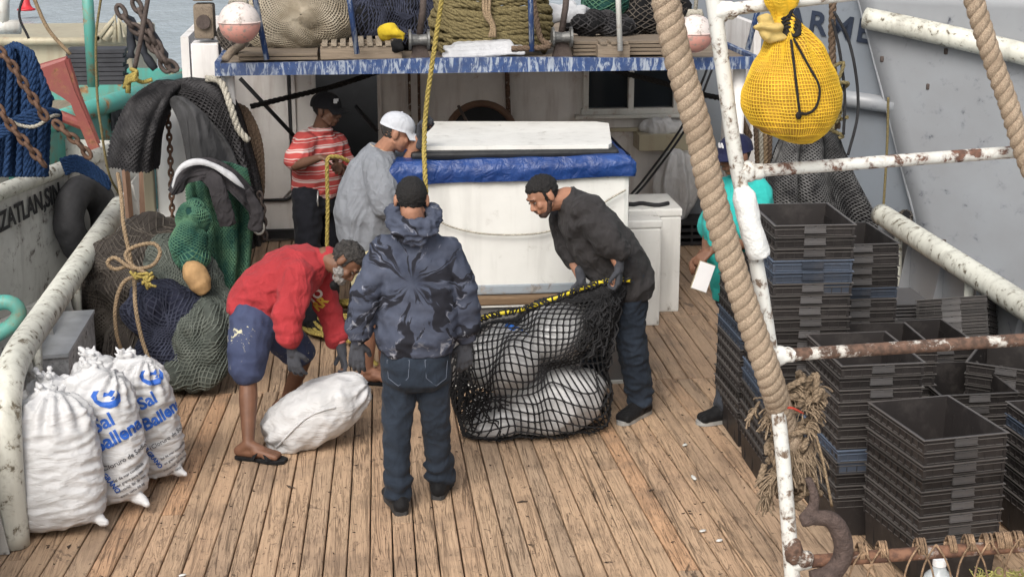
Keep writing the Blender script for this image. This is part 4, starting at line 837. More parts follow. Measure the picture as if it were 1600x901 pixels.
# tan rope with bow on the pile + yellow knot
yb = 9.33
simple_rope('tan_rope', [P(184, 270, 9.8), P(190, 310, 9.65), P(193, 350, 9.5), P(200, 385, 9.45), P(205, 410, 9.42), P(210, 440, 9.38), P(212, 480, 9.26), P(222, 530, 9.22), P(240, 575, 9.2), P(262, 600, 9.3), P(290, 603, 9.38)], .014, M['rope_tan'], 'tan rope hanging from above, tied round the net mound and trailing on deck')
simple_rope('tan_rope', [P(206, 412, 9.32), P(180, 420, 9.3), P(168, 410, 9.3), P(180, 402, 9.3), P(206, 418, 9.27), P(236, 415, 9.3), P(250, 395, 9.33), P(240, 380, 9.36), P(210, 385, 9.36), P(196, 398, 9.33), P(208, 415, 9.28), P(236, 432, 9.27), P(208, 432, 9.28), P(190, 445, 9.27), P(180, 480, 9.24), P(182, 520, 9.25), P(190, 548, 9.28)], .013, M['rope_tan'], 'tan rope bow knotted in loops on the front of the net mound')
mb = MB()
for i in range(14): c = P(225 + rnd.uniform(-12, 12), 436 + rnd.uniform(-6, 6), 9.26); mb.tube(spline([c, c + V((rnd.uniform(-.04, .04), -.01, rnd.uniform(-.03, .03))), c + V((rnd.uniform(-.06, .06), 0, rnd.uniform(-.05, .05)))], 4), .009, 5)
tag(mb.build('yellow_knot', M['rope_yellow'], smooth=True), 'frayed yellow twine knot on the net mound', 'knot')
# grey utility box beside rail
t = empty('utility_box', P(100, 590, 8.6), 'grey streaked metal box with a sloping lid between the rail and the net mound', 'box')
m = worn('grey_streaked_paint', (.36, .37, .38), under=(.60, .61, .62), amt=.45, sc=9, dirt=.3, under2=(.1, .1, .1))
z = .52; a = U(36, 562, z=z); b_ = U(112, 556, z=z); c_ = U(146, 490, z=z + .03); d_ = U(74, 494, z=z + .03); b_ = b_ + V((-.02, 0, 0))
mb = MB(); vs = [a, b_, c_, d_]; mb.prism(vs, (0, 0, 0), (0, 0, -z + .003)); mb.build('body', m, t)
mb = MB(); cc = (a + b_ + c_ + d_) / 4; mb.prism([cc + (q - cc) * 1.04 + V((0, 0, .002)) for q in vs], (0, 0, 0), (0, 0, .022)); mb.build('lid', simple('pale_grey_paint', (.50, .52, .54), .4, .2, 6), t)
# ---- right net tent
drape('net_curtain', 'grey and black net hanging like a tent behind the crates at right', [[P(1225, 195, 11), P(1250, 188, 10.9), P(1278, 182, 10.9), P(1302, 196, 11)], [P(1205, 240, 11), P(1240, 238, 10.85), P(1285, 235, 10.85), P(1322, 238, 11)], [P(1190, 290, 11), P(1240, 292, 10.8), P(1295, 292, 10.8), P(1345, 290, 11)], [P(1185, 345, 11), P(1245, 350, 10.8), P(1310, 355, 10.8), P(1372, 350, 11)], [P(1180, 420, 11), P(1245, 430, 10.8), P(1320, 430, 10.8), P(1395, 425, 11)]], 'heap_black', 'net_mesh2', 84, 64, .0052, .07, 3.4, .03, phase=1.2)
heap('net_lump', 'black net lump at the end of the right rail beside the net curtain', [(P(1405, 395, 10.6), (.13, .15, .16)), (P(1412, 345, 10.6), (.07, .1, .08)), (P(1420, 430, 10.5), (.12, .15, .12))], 'heap_black', 'net_brown', 30, 30, .004, .02, .03, 6)
simple_rope('hanging_rope', [P(1152, 120, 11.5), P(1148, 150, 11.4), P(1158, 185, 11.4), P(1172, 215, 11.4)], .03, M['rope_brown'], 'brown rope bight hanging behind the navy cap of the teal man')
for i in range(4): simple_rope('hanging_rope', [P(1180 + i * 8, 185, 11.3), P(1182 + i * 7, 225, 11.3), P(1184 + i * 6, 270, 11.3)], .02, [M['rope_brown'], M['rope_white'], M['rope_tan'], M['rope_brown']][i], ['leftmost', 'second', 'third', 'rightmost'][i] + ' of four ropes hanging behind the teal man and the yellow sack')
# ---- things on the platform
pt = lambda x, y, Y: U(x, y, Y=Y)
heap('net_bale', 'round tan net bale gathered to a knot at its centre, on the platform', [(pt(465, 22, 11.0), (.36, .28, .27)), (pt(430, 35, 11.0), (.25, .25, .2)), (pt(500, 30, 11.0), (.24, .25, .2))], 'heap_tan', 'net_tan', 60, 110, .0042, .025, .02, 6, (.15, -1, .1), (1, 0, 0), wob=.25, u0=.01, u1=.7)
t = empty('net_heap', pt(610, 60, 11.4), 'long dark navy net heap lying behind the pallet on the platform', 'net')
s = heap_surface([(pt(570, 30, 11.3), (.3, .3, .24)), (pt(620, 20, 11.3), (.35, .3, .26)), (pt(655, 40, 11.3), (.28, .3, .2))], .025, .04, 6, smooth=3); b = bvh_of(s); s.build('packed_folds', M['heap_black'], t, smooth=True); v = np.concatenate(s.v)
net_wrap(b, (v.min(0) + v.max(0)) / 2, (1, 0, 0), (0, -1, 0), 90, 90, .12, .005, M['net_navy'], t, wob=1.6)
heap('net_bale', 'dull brown net bale half hidden behind the left float on the platform', [(pt(395, 50, 11.2), (.24, .22, .2)), (pt(380, 60, 11.1), (.15, .2, .13))], 'heap_brown', 'net_brown', 30, 50, .004, .025, .03, 5)
def pallet(name, x0, x1, y, Y, n, label, group=None, d=.5):
    a = pt(x0, y, Y); b = pt(x1, y, Y); t = empty(name, (a + b) / 2, label, 'pallet', group)
    w = (b.x - a.x) / n
    for i in range(n): m = MB(); m.box((a.x + w * (i + .5), Y + d / 2, PZ + .115), (w * .62, d, .02), bev=.003, tint=rnd.random()); m.build('slat', M['woodgrey'], t)
    for yy in (.04, d / 2, d - .04): m = MB(); m.box(((a.x + b.x) / 2, Y + yy, PZ + .06), (b.x - a.x, .06, .085), bev=.004); m.build('bearer', M['woodx'], t)
M['woodpale'] = wood('pale_pallet_wood', (.34, .28, .21)); M['woodgrey_'] = M['woodgrey']; M['woodgrey'] = M['woodpale']
pallet('pallet', 500, 628, 70, PY + .18, 9, 'pale slatted wooden pallet under the net heap left of the yellow rope'); M['woodgrey'] = M['woodgrey_']
def stack_boards(x0, x1, Y, n, label, z0=0):
    a = pt(x0, 60, Y); b = pt(x1, 60, Y); m = MB()
    for i in range(n): m.box(((a.x + b.x) / 2 + rnd.uniform(-.02, .02), Y + .25, PZ + .03 + z0 + i * .026), (b.x - a.x - rnd.uniform(0, .06), .42, .02), bev=.003, tint=rnd.random())
    tag(m.build('board_stack', M['woodx']), label, 'boards')
stack_boards(895, 1075, PY + .18, 4, 'flat stack of weathered boards right of the right winch on the platform')
stack_boards(372, 500, PY + .12, 2, 'low boards under the tan net bale on the platform')
pallet('pallet', 935, 985, 75, PY + .1, 3, 'small pallet end resting by the white platform post', d=.2)
# rope coil pile on platform
def flaked(name, cx, cy, Y, w, h, n, mat, label, r=.022):
    t = empty(name, pt(cx, cy, Y), label, 'rope'); mb = MB(); c = pt(cx, cy, Y)
    for i in range(n):
        z = -h / 2 + h * (i / n); ww = w / 2 * (1 - .25 * abs(i / n - .4)); ph = rnd.uniform(0, 6)
        pts = [c + V((ww * math.cos(a) * (1 + .06 * math.sin(3 * a + ph)), .22 * math.sin(a), z + .035 * math.sin(2 * a + ph) + rnd.uniform(-.012, .012) - .05 * math.cos(a) * rnd.uniform(0, 1))) for a in np.linspace(0, 6.283, 18)]
        mb.rope(spline(pts, 3), r, .16, tint=rnd.uniform(-.2, .3))
    mb.build('coils', mat, t, smooth=True); return t
t = flaked('rope_coil', 767, 28, 10.85, .84, .38, 17, M['rope_olive'], 'big heap of flaked olive rope tied with yellow twine on the platform')
mb = MB()
for i in range(3): mb.tube(spline([pt(755 + i * 5, -5, 10.58), pt(757 + i * 4, 22, 10.56), pt(768 + i * 2, 40, 10.56), pt(765 + i * 4, 58, 10.56)], 5), .012, 6)
mb.build('tie', M['rope_tan'], t, smooth=True)
simple_rope('loose_rope', [pt(832, -5, 10.6), pt(838, 30, 10.55), pt(845, 60, 10.5), pt(858, 70, 10.45), pt(848, 74, 10.42), pt(800, 76, 10.42)], .022, M['rope_brown'], 'brown rope end spilling off the olive rope heap')
def cloth(name, pts, r, ry, label, mat, vox=.016, amp=.02, sc=9, cat='cloth'):
    mb = MB(); rp = resample(spline(pts, 6), .03); mb.tube(rp, [r * (1 + .25 * math.sin(i * .9)) for i in range(len(rp))], 14, ry=ry); s = sculpt(mb, vox, 2, lambda p, n: amp * (abs(nz(p, sc)) * 2 - .5)); return tag(s.build(name, mat, smooth=True), label, cat)
mb = MB(); c = pt(755, 73, 10.52); rr = Matrix.Rotation(R(-3), 3, 'Y')
for i, (dx, w_, z_) in enumerate(((0, .56, .012), (.02, .52, .036), (-.03, .48, .058), (.0, .40, .076))): mb.box((c.x + dx, 10.52 + .02 * i, PZ + .035 + z_), (w_, .22 - .02 * i, .026), rr, bev=.012)
tag(sculpt(mb, .009, 2, lambda p, n: .010 * (.25 - abs(nz((p[0] * .6, p[1], p[2]), 9))) + .004 * nz(p, 30)).build('folded_cloth', M['whitecloth'], smooth=True), 'folded off-white cloth lying at the platform edge below the rope heap', 'cloth')
cloth('crumpled_canvas', [pt(838, 18, 11.0), pt(862, 22, 11.0), pt(890, 24, 11.0), pt(920, 28, 11.1)], .085, .9, 'crumpled cream canvas behind the right winch on the platform', M['whitecloth'], amp=.035)
cloth('yellow_sack', [pt(596, 52, 10.75), pt(612, 48, 10.7), pt(632, 58, 10.7)], .06, .8, 'small yellow sack lying on the pallet end', fabric('yellow_plastic', (.55, .40, .03)), cat='sack')
cloth('dark_bundle', [pt(610, 72, 10.55), pt(630, 70, 10.55)], .05, .8, 'dark bundle on the platform left of the left winch', M['heap_black'], cat='bundle')
heap('net_heap', 'low dark chain-like net heap between the canvas and the white post', [(pt(925, 35, 11.0), (.22, .2, .08)), (pt(960, 40, 11.0), (.16, .2, .07))], 'heap_black', 'net_black', 30, 40, .006, .02, .03, 8)
heap('net_heap', 'dark green net heap in front of the blue post on the platform', [(pt(940, 8, 11.3), (.14, .2, .2)), (pt(952, -10, 11.3), (.16, .2, .2))], 'heap_green', 'net_green', 30, 40, .004, .02, .03, 8)
heap('net_heap', 'black net filling the upper right of the platform', [(pt(1025, 20, 11.3), (.26, .2, .2)), (pt(1000, 30, 11.3), (.16, .2, .12))], 'heap_black', 'net_brown', 30, 40, .004, .02, .03, 8)
def winch(x, y, Y, label):
    c = pt(x, y, Y); t = empty('winch', c, label, 'winch', 'small deck winches'); m = MB()
    m.tube([c + V((-.07, 0, 0)), c + V((-.055, 0, 0)), c + V((-.05, 0, 0)), c + V((0, 0, 0)), c + V((.05, 0, 0)), c + V((.055, 0, 0)), c + V((.07, 0, 0))], [.07, .07, .04, .034, .04, .07, .07], 18); m.build('drum', simple('grey_cast_iron', (.14, .14, .135), .5, .4, 20, .4, 50, .5) if 'grey_cast_iron' not in bpy.data.materials else bpy.data.materials['grey_cast_iron'], t, smooth=False)
    m = MB(); m.prism([c + V((-.06, .02, -.14)), c + V((.08, .02, -.14)), c + V((.03, .02, 0)), c + V((-.03, .02, 0))], (0, 0, 0), (0, .05, 0)); m.build('bracket', M['steel'], t)
    m = MB(); m.tube([c + V((.0, .05, 0)), c + V((.03, .05, .2)), c + V((.05, .05, .5))], .022, 8); m.build('lever', M['steel'], t, smooth=True)
winch(655, 62, 10.45, 'left small cast winch with a lever on the platform beside the yellow rope'); winch(878, 58, 10.5, 'right small cast winch with a lever on the platform beside the boards')
def float_(x, y, Y, r, label):
    c = pt(x, y, Y); t = empty('float', c, label, 'float', 'round trawl floats'); m = MB(); m.ell(c, (r, r, r), seg=28, rings=20); fm, nt, b = newmat('float_plastic') if 'float_plastic' not in bpy.data.materials else (bpy.data.materials['float_plastic'], None, None)
    if nt:
        q = NT(nt); z = q.sep()[2]; low = q.ramp(q.math('ADD', q.math('MULTIPLY', z, 3), .5), [(.46, 1), (.54, 0)]); col = q.mix(low, (.62, .56, .53), (.60, .29, .24)); col = q.mix(q.ramp(q.noise(28, 5, .7), [(.52, 0), (.64, 1)]), col, (.30, .25, .22)); q.set(b, col, .55); q.bump(q.noise(60, 3), b, .3, .003)
    m.build('shell', fm, t, smooth=True)
    m = MB(); m.tube([c + V((math.cos(a) * r * 1.005, math.sin(a) * r * 1.005, .004)) for a in np.linspace(0, 6.283, 40, endpoint=False)], .006, 6, closed=True); m.build('seam', fm, t, smooth=True)
    m = MB(); m.tube([c + V((-.35 * r, 0, r * .85)), c + V((-.3 * r, 0, r * 1.12)), c + V((.3 * r, 0, r * 1.12)), c + V((.35 * r, 0, r * .85))], r * .16, 8); m.tube([c + V((0, 0, r * 1.1)), c + V((.02, 0, r * 1.1 + .25))], .014, 6); m.build('lug', M['rope_white'], t, smooth=True)
float_(374, 35, 10.25, .136, 'round white and pink float hanging at the left end of the platform'); float_(1085, 52, 10.3, .128, 'round white and pink float hanging behind the thick hawser')
mb = MB(); mb.tube([pt(352, 92, 10.4), pt(362, 80, 10.5), pt(378, 70, 10.6)], .028, 10); tag(mb.build('wooden_roller', M['woodgrey_'], smooth=True), 'short wooden roller lying at the left corner of the platform', 'roller')
# yellow hoist rope
HOIST = [U(697, -40, Y=9.42), U(690, 0, Y=9.42), U(678, 80, Y=9.42), U(668, 150, Y=9.42), U(664, 192, Y=9.42), U(663, 222, Y=9.36), U(663, 246, Y=9.27), U(665, 290, Y=9.2), U(666, 330, Y=9.2), U(668, 420, Y=9.25), U(640, 560, Y=9.3), U(600, 575, z=.02), U(560, 540, z=.02)]
simple_rope('hoist_rope', HOIST, .016, M['rope_yellow'], 'yellow hoisting rope running down from above through the gloved hand of the grey shirt man', pitch=.10)
flaked2 = empty('rope_coil', U(540, 490, z=0), 'yellow rope coil lying on deck between the red shirt and the tie-dye hoodie', 'rope'); mb = MB(); c = U(545, 505, z=.03)
for i in range(9): rr = .13 + .02 * i; mb.rope([c + V((rr * 1.1 * math.cos(a) + rnd.uniform(-.01, .01), rr * 1.6 * math.sin(a), .012 * (9 - i) + .02 * math.sin(3 * a + i))) for a in np.linspace(0, 6.283, 26)], .015, .1)
mb.build('coils', M['rope_yellow'], flaked2, smooth=True)
# plastic bag and black crate by the cabin wall
c = U(1058, 290, Y=13.2); bg = crumple('plastic_bag', (c.x, 13.25, c.z - .02), (.20, .16, .34), 'lumpy clear plastic rubbish bag standing on a black crate by the cabin wall', 'bag', M['bag_clear'], .06, 7, .02)
c = U(1075, 350, Y=13.2); mb = MB()
for dz in (0, .06, .12, .18): mb.box((c.x, 13.2, dz + .02), (.34, .34, .03), bev=.005)
for dx in (-.16, 0, .16): mb.box((c.x + dx, 13.2, .1), (.02, .345, .2))
tag(mb.build('black_crate', M['black']), 'small black slatted crate on deck by the cabin wall', 'crate')

for (x0, y0, x1, y1, Y_, lab) in ((196, 262, 206, 345, 10.95, 'thin tan timber post standing left of the white column below the net flap'), (228, 262, 222, 345, 11.05, 'thicker salmon-coloured timber post beside the white column below the net flap')):
    a, b = P(x0, y0, Y_), P(x1, y1, Y_); b = V((b.x + (b.x - a.x) * b.z / max(.05, a.z - b.z) * 0, b.y, .0)); mb = MB(); mb.tube(resample([a, b], .1), .05 if x0 > 200 else .028, 4, up=(0, 1, 0)); tag(mb.build('timber_post', wood('salmon_timber_' + str(x0), (.36, .22, .15), sc=(14, 14, 1.2))), lab, 'post')
# ---- crates
CW, CD, CH, PITCH = .41, .52, .215, .062
def crate_mat(name, col):
    m, nt, b = newmat(name); t = NT(nt); r = t.objrand(); c = t.mix(r, k(col, .65), k(col, 1.35)); c = t.mix(t.math('MULTIPLY', t.ramp(t.noise(9, 5, .65), [(.5, 0), (.7, 1)]), .35), c, (.09, .08, .075))
    t.set(b, c, .5); b.inputs['Specular IOR Level'].default_value = .35; t.bump(t.noise(40, 3), b, .2, .004); return m
M['crate'] = crate_mat('dark_brown_plastic', (.019, .0165, .0162)); M['crate_blue'] = crate_mat('dark_blue_plastic', (.040, .050, .070)); M['rim'] = crate_mat('worn_edge_highlight', (.085, .078, .074)); M['rim_blue'] = crate_mat('worn_blue_edge_highlight', (.09, .115, .16)); M['handle'] = crate_mat('worn_grey_plastic', (.075, .072, .073))  # rim colours are lightened to paint a highlight along the worn crate edges
def crate_body():
    mb = MB(); w, d = CW / 2, CD / 2; tp = .012
    def ring(z, o): s = (w - tp * (1 - z / CH) - o, d - tp * (1 - z / CH) - o); return [(-s[0], -s[1], z), (s[0], -s[1], z), (s[0], s[1], z), (-s[0], s[1], z)]
    vs = ring(0, 0) + ring(CH, 0) + ring(CH, .006) + ring(.006, .006)
    fs = [(3, 2, 1, 0)] + [(i + a, (i + 1) % 4 + a, (i + 1) % 4 + a + 4, i + a + 4) for a in (0, 4, 8) for i in range(4)] + [(12, 13, 14, 15)]
    mb.add(vs, fs)
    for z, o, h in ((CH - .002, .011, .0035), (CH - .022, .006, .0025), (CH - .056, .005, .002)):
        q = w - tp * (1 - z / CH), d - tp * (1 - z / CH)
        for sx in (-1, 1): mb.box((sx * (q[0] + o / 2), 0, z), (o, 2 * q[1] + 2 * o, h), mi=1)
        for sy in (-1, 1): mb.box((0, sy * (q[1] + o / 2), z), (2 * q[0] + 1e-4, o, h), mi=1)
    n = 9
    for i in range(1, n): 
        for sx in (-1, 1): mb.box((sx * (w - .001), -d + CD * i / n, CH - .042), (.010, .012, .034))
    for i in (1, 2, 3, 5, 6, 7):
        for sy in (-1, 1): mb.box((-w + CW * i / 8, sy * (d - .003), CH - .042), (.005, .006, .032))
    for sx in (-1, 1):
        for y in (-.17, 0, .17): mb.box((sx * (w - .010), y, .08), (.008, .008, .13))
    for sx in (-1, 1):
        for sy in (-1, 1): mb.box((sx * (w - .004), sy * (d - .004), CH - .04), (.014, .014, .05))
    return mb
def crate_handle(sy):
    mb = MB(); y = sy * (CD / 2 + .004); mb.box((0, y, CH - .024), (.112, .014, .028), bev=.002); mb.box((0, y + sy * .004, CH - .040), (.116, .012, .004))
    for q in (-1, 1): mb.box((q * .031, y + sy * .004, CH - .010), (.048, .012, .005))
    return mb
_cr = {}
def crate(label, loc, rot, blue=False, group=None):
    key = blue
    if key not in _cr:
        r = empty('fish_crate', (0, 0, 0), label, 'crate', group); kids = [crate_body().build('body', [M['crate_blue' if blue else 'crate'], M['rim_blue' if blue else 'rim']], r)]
        for s in (-1, 1): kids.append(crate_handle(s).build('handle', M['crate_blue' if blue else 'handle'], r))
        _cr[key] = (r, kids)
    else:
        r0, kids = _cr[key]; r = r0.copy(); COL.objects.link(r)
        for q in kids: c = q.copy(); COL.objects.link(c); c.parent = r
        r['label'] = label
    r.location = loc; r.rotation_euler = rot; r['group'] = group; return r
ORD = ['topmost', 'second', 'third', 'fourth', 'fifth', 'sixth', 'seventh', 'eighth', 'ninth', 'tenth', 'eleventh', 'twelfth', 'thirteenth', 'fourteenth', 'fifteenth', 'sixteenth', 'seventeenth', 'eighteenth', 'nineteenth', 'twentieth', 'twenty-first', 'twenty-second']
def stack(phrase, cx, cy, ztop, yaw=0, wt=0, n=None, blues=(), tilt=(0, 0), pitch=PITCH, flip=False):
    n = n or int(round((ztop - CH) / pitch)) + 1; rot = Matrix.Rotation(yaw, 3, 'Z') @ Matrix.Rotation(tilt[0], 3, 'X') @ Matrix.Rotation(tilt[1], 3, 'Y'); up = rot @ V((0, 0, 1))
    rot = Matrix.Rotation(wt, 3, 'X') @ rot; up = rot @ V((0, 0, 1)); lean = V((rnd.uniform(-.0012, .0012), rnd.uniform(-.001, .001), 0)); base = V((cx, cy, max(0.002, ztop - CH - (n - 1) * pitch)))
    for i in range(n):
        kk = n - 1 - i; bl = kk in blues; p = base + up * (pitch * i) + lean * i + V((rnd.uniform(-.003, .003), rnd.uniform(-.003, .003), 0))
        r = rot @ Matrix.Rotation(rnd.uniform(-.012, .012) * (3 if flip else 1), 3, 'Z')
        if flip: r = r @ Matrix.Rotation(math.pi, 3, 'X'); p = p + up * CH
        lab = ('dark blue' if bl else 'dark brown') + ' crate, %s%s %s' % (ORD[kk], '' if kk == 0 else ' from the top', phrase); crate(lab, p, r.to_euler(), bl, 'nested fish crates')
stack('in the tallest stack behind the white post', 2.315, 7.75, 1.455, R(-1), blues=(3, 4, 14, 15))
stack('in the stack before the teal man', 2.33, 8.40, 1.02, R(1), blues=(5, 6))
stack('in the stack right of the tallest one', 2.745, 8.20, 1.235, R(1), blues=(4,), n=17)
stack('in the stack crossed by the rusty rung', 2.50, 7.13, .90, R(2), blues=(7,))
stack('in the stack behind the middle rusty rung', 2.78, 7.66, .79, R(-1), blues=(9,))
stack('in the low stack behind the nearest', 3.16, 7.50, .60, R(1), blues=(6,))
stack('in the half hidden stack under the rung', 3.19, 8.12, .66, R(3), blues=(5,))
stack('in the nearest open-topped stack', 2.665, 6.54, .745, R(9), n=9)
stack('in the stack right beside the nearest', 3.42, 6.72, .64, R(4), blues=(1,))
stack('in the turned stack at the right edge', 3.56, 7.72, .62, R(-33))
stack('in the upturned slanting pile by the rail', 3.66, 8.55, .70, R(-33), n=14, wt=R(-21), pitch=.036)
stack('in the small pile behind the turned stack', 3.40, 8.05, .50, R(-20), n=5)
# black bin with flat lids
t = empty('black_bin', U(1427, 505, z=.25), 'black bin topped with flat grey lids behind the crate stacks', 'bin'); x, y = 3.36, 9.02; mb = MB(); mb.box((x, y, .26), (.26, .36, .52), bev=.01); mb.build('tub', M['crate'], t)
for i in range(5): mb = MB(); mb.box((x + rnd.uniform(-.01, .01), y, .535 + i * .022), (.285, .38, .012), bev=.003, tint=rnd.random()); mb.build('flat_lid', M['handle'], t)
# ---- salt sacks
def sackmat():
    m, nt, b = newmat('woven_white_sack'); t = NT(nt); a = t.noise(3, 4); t.set(b, t.mix(t.ramp(a, [(.3, 0), (.75, 1)]), (.44, .44, .44), (.62, .62, .63)), .5); b.inputs['Specular IOR Level'].default_value = .35
    h = t.math('ADD', t.math('MULTIPLY', t.noise(160, 2), .08), crease(t, 11, (.7, .7, 2.2))); t.bump(h, b, .34, .010); return m
M['sack'] = sackmat()
def wr(p, n, amp=.012, s=9, tall=2.6): return amp * (1 - 2.6 * abs(nz((p[0], p[1], p[2] * tall), s))) + amp * .5 * nz((p[0], p[1], p[2] * tall), s * 2.7, 3)
def salt_sack(label, bot, top, w, d, side, neckdir=(0, 0, 1), group=None, seedo=0):
    bot, top = V(bot), V(top); ax = top - bot; L = ax.length; side = V(side); st = []
    for f, kk in ((0, .55), (.03, .82), (.10, .96), (.25, 1.03), (.45, 1.02), (.65, 1.0), (.8, .93), (.88, .80), (.935, .60), (.965, .42), (.985, .30)):
        st.append((bot + ax * f + V((0, 0, 0)), w * kk, d * kk * (1.0 if f > .08 else .9), side))
    mb = MB(); mb.loft(st, 26, 2.5)
    nd = ax.normalized(); c = bot + ax * .985
    for q in range(7): an = q * .9 + seedo; mb.cap(c - nd * .02, c + nd * (.03 + .02 * (q % 2)) + V((math.cos(an), math.sin(an), .1)) * .05, .016, .010)
    for q in (-1, 1): mb.cap(bot + side * q * w * .6 + V((0, 0, .05)), bot + side * q * w * 1.0 + V((0, -d * .5, .03)), .045, .010)
    axn = ax.normalized()
    def dis(p, n):
        f = (p - bot).dot(axn) / L; a = wr(p, n, .010, 8) ; 
        if f > .62: sv = (p - bot).dot(side); dv = (p - bot).dot(axn.cross(side)); an = math.atan2(dv, sv); a += .014 * min(1, (f - .62) * 5) * math.sin(an * 11 + 3 * nz(p, 4)) * (1 if f < .95 else .3)
        return a
    s = sculpt(mb, .011, 3, dis); bv = bvh_of(s); t = empty('salt_sack', (bot.x, bot.y, 0), label, 'sack', group); s.build('sack', M['sack'], t, smooth=True)
    m2 = MB(); cc = bot + ax * .955; e1 = side; e2 = axn.cross(side)
    m2.tube([cc + e1 * math.cos(a) * w * .27 + e2 * math.sin(a) * d * .3 for a in np.linspace(0, 6.283, 18, endpoint=False)], .006, 5, closed=True); m2.tube(spline([cc - e2 * d * .3, cc - e2 * d * .55 - axn * .06, cc - e2 * d * .62 - axn * .14], 4), .003, 4); m2.build('tie_string', M['whitecloth'], t, smooth=True)
    return t, bv
def ink(t, bv, items, nm='print'):
    for (txt, size, c, r_, u_, bold, mat, name) in items:
        mb = MB()
        if txt == '@whale':
            out = []; shapes = [[(-.5, .42), (-.3, .55), (-.12, .5), (-.3, .38), (-.36, .2), (-.22, .02), (0, -.08), (.22, -.1), (.42, 0), (.5, .2), (.56, -.05), (.46, -.28), (.2, -.38), (-.12, -.32), (-.38, -.1), (-.5, .15)], [(-.1, .18), (.02, .34), (.16, .22), (.3, .3), (.42, .2), (.3, .14), (.2, .05), (.1, .14)], [(.1, -.02), (.26, .06), (.3, -.02), (.16, -.08)]]
            bm = bmesh.new()
            for sh in shapes: bm.faces.new([bm.verts.new((x * size, y * size, 0)) for x, y in sh])
            bmesh.ops.triangulate(bm, faces=bm.faces[:])
            for _ in range(3):
                es = [e for e in bm.edges if e.calc_length() > .015]
                if es: bmesh.ops.subdivide_edges(bm, edges=es, cuts=1); bmesh.ops.triangulate(bm, faces=[f for f in bm.faces if len(f.verts) > 3])
            vs = [v.co.copy() for v in bm.verts]; fs = [[q.index for q in f.verts] for f in bm.faces]; bm.free(); wrap_text(mb, '', 1, c, r_, u_, bv, vs_fs=(vs, fs), off=.0035)
        else: wrap_text(mb, txt, size, c, r_, u_, bv, .015, .003, bold)
        mb.build(name, mat, t)
M['greyink'] = simple('black_print_ink', (.05, .05, .06), .6, .1)
G = 'salt sacks by the left rail'
Pz = lambda x, y, z: U(x, y, z=z)
# back ones first
salt_sack('white sack at the back left, mostly behind the front plain sack', (-1.50, 7.83, .02), Pz(70, 590, .68) , .17, .13, (1, .1, 0), group=G)
salt_sack('white sack at the back, only its gathered top showing between the front sacks', (-1.30, 7.95, .02), Pz(140, 556, .70), .17, .13, (1, .1, 0), group=G)
t1, b1 = salt_sack('leftmost front white sack, its plain side facing us, leaning on the pipe post', U(98, 822, z=.03), Pz(72, 612, .68), .222, .16, (1, .15, 0), group=G)
t2, b2 = salt_sack('middle front white sack with a blue whale and blue print facing us', U(176, 782, z=.03), Pz(142, 574, .72), .205, .15, (.95, -.3, 0), group=G)
t3, b3 = salt_sack('rightmost front white sack with blue print, nearest to the brown net mound', U(240, 738, z=.03), Pz(196, 556, .70), .195, .14, (.95, -.25, 0), group=G)
def front(px, py, Y): return U(px, py, Y=Y)
def label_sack(t, bv, px, py, Y, sc, ang):
    rt = V((math.cos(ang) * .9, .40, math.sin(ang))); up = V((-math.sin(ang), .1, math.cos(ang)))
    def f(dx, dy):
        d = ray(px + dx, py + dy).normalized(); h = bv.ray_cast(V((0, 0, CAM_Z)), d); return h[0] if h[0] is not None else U(px + dx, py + dy, Y=Y)
    ink(t, bv, [('@whale', .125 * sc, f(2, -40), rt, up, 0, M['blueink'], 'whale_emblem'), ('Sal', .098 * sc, f(-6, -4), rt, up, .0025, M['blueink'], 'lettering'), ('Ballena', .098 * sc, f(20, 16), rt, up, .003, M['blueink'], 'lettering'),
        ('SAL DE GRANO', .034 * sc, f(-4, 76), up * -1 + rt * .25, rt, .001, M['blueink'], 'lettering'), ('Sal (Cloruro de Sodio)', .036 * sc, f(26, 54), rt, up, 0, M['greyink'], 'small_print')] + [(s_, .021 * sc, f(36 + i * 2, 74 + i * 9), rt, up, 0, M['greyink'], 'small_print') for i, s_ in enumerate(('Sal de mar cosechada', 'en grano para uso', 'industrial. Sal de mar', 'cont. neto 50 kg'))])
label_sack(t2, b2, 166, 664, 7.0, 1.0, R(20)); label_sack(t3, b3, 236, 630, 7.35, .92, R(22))
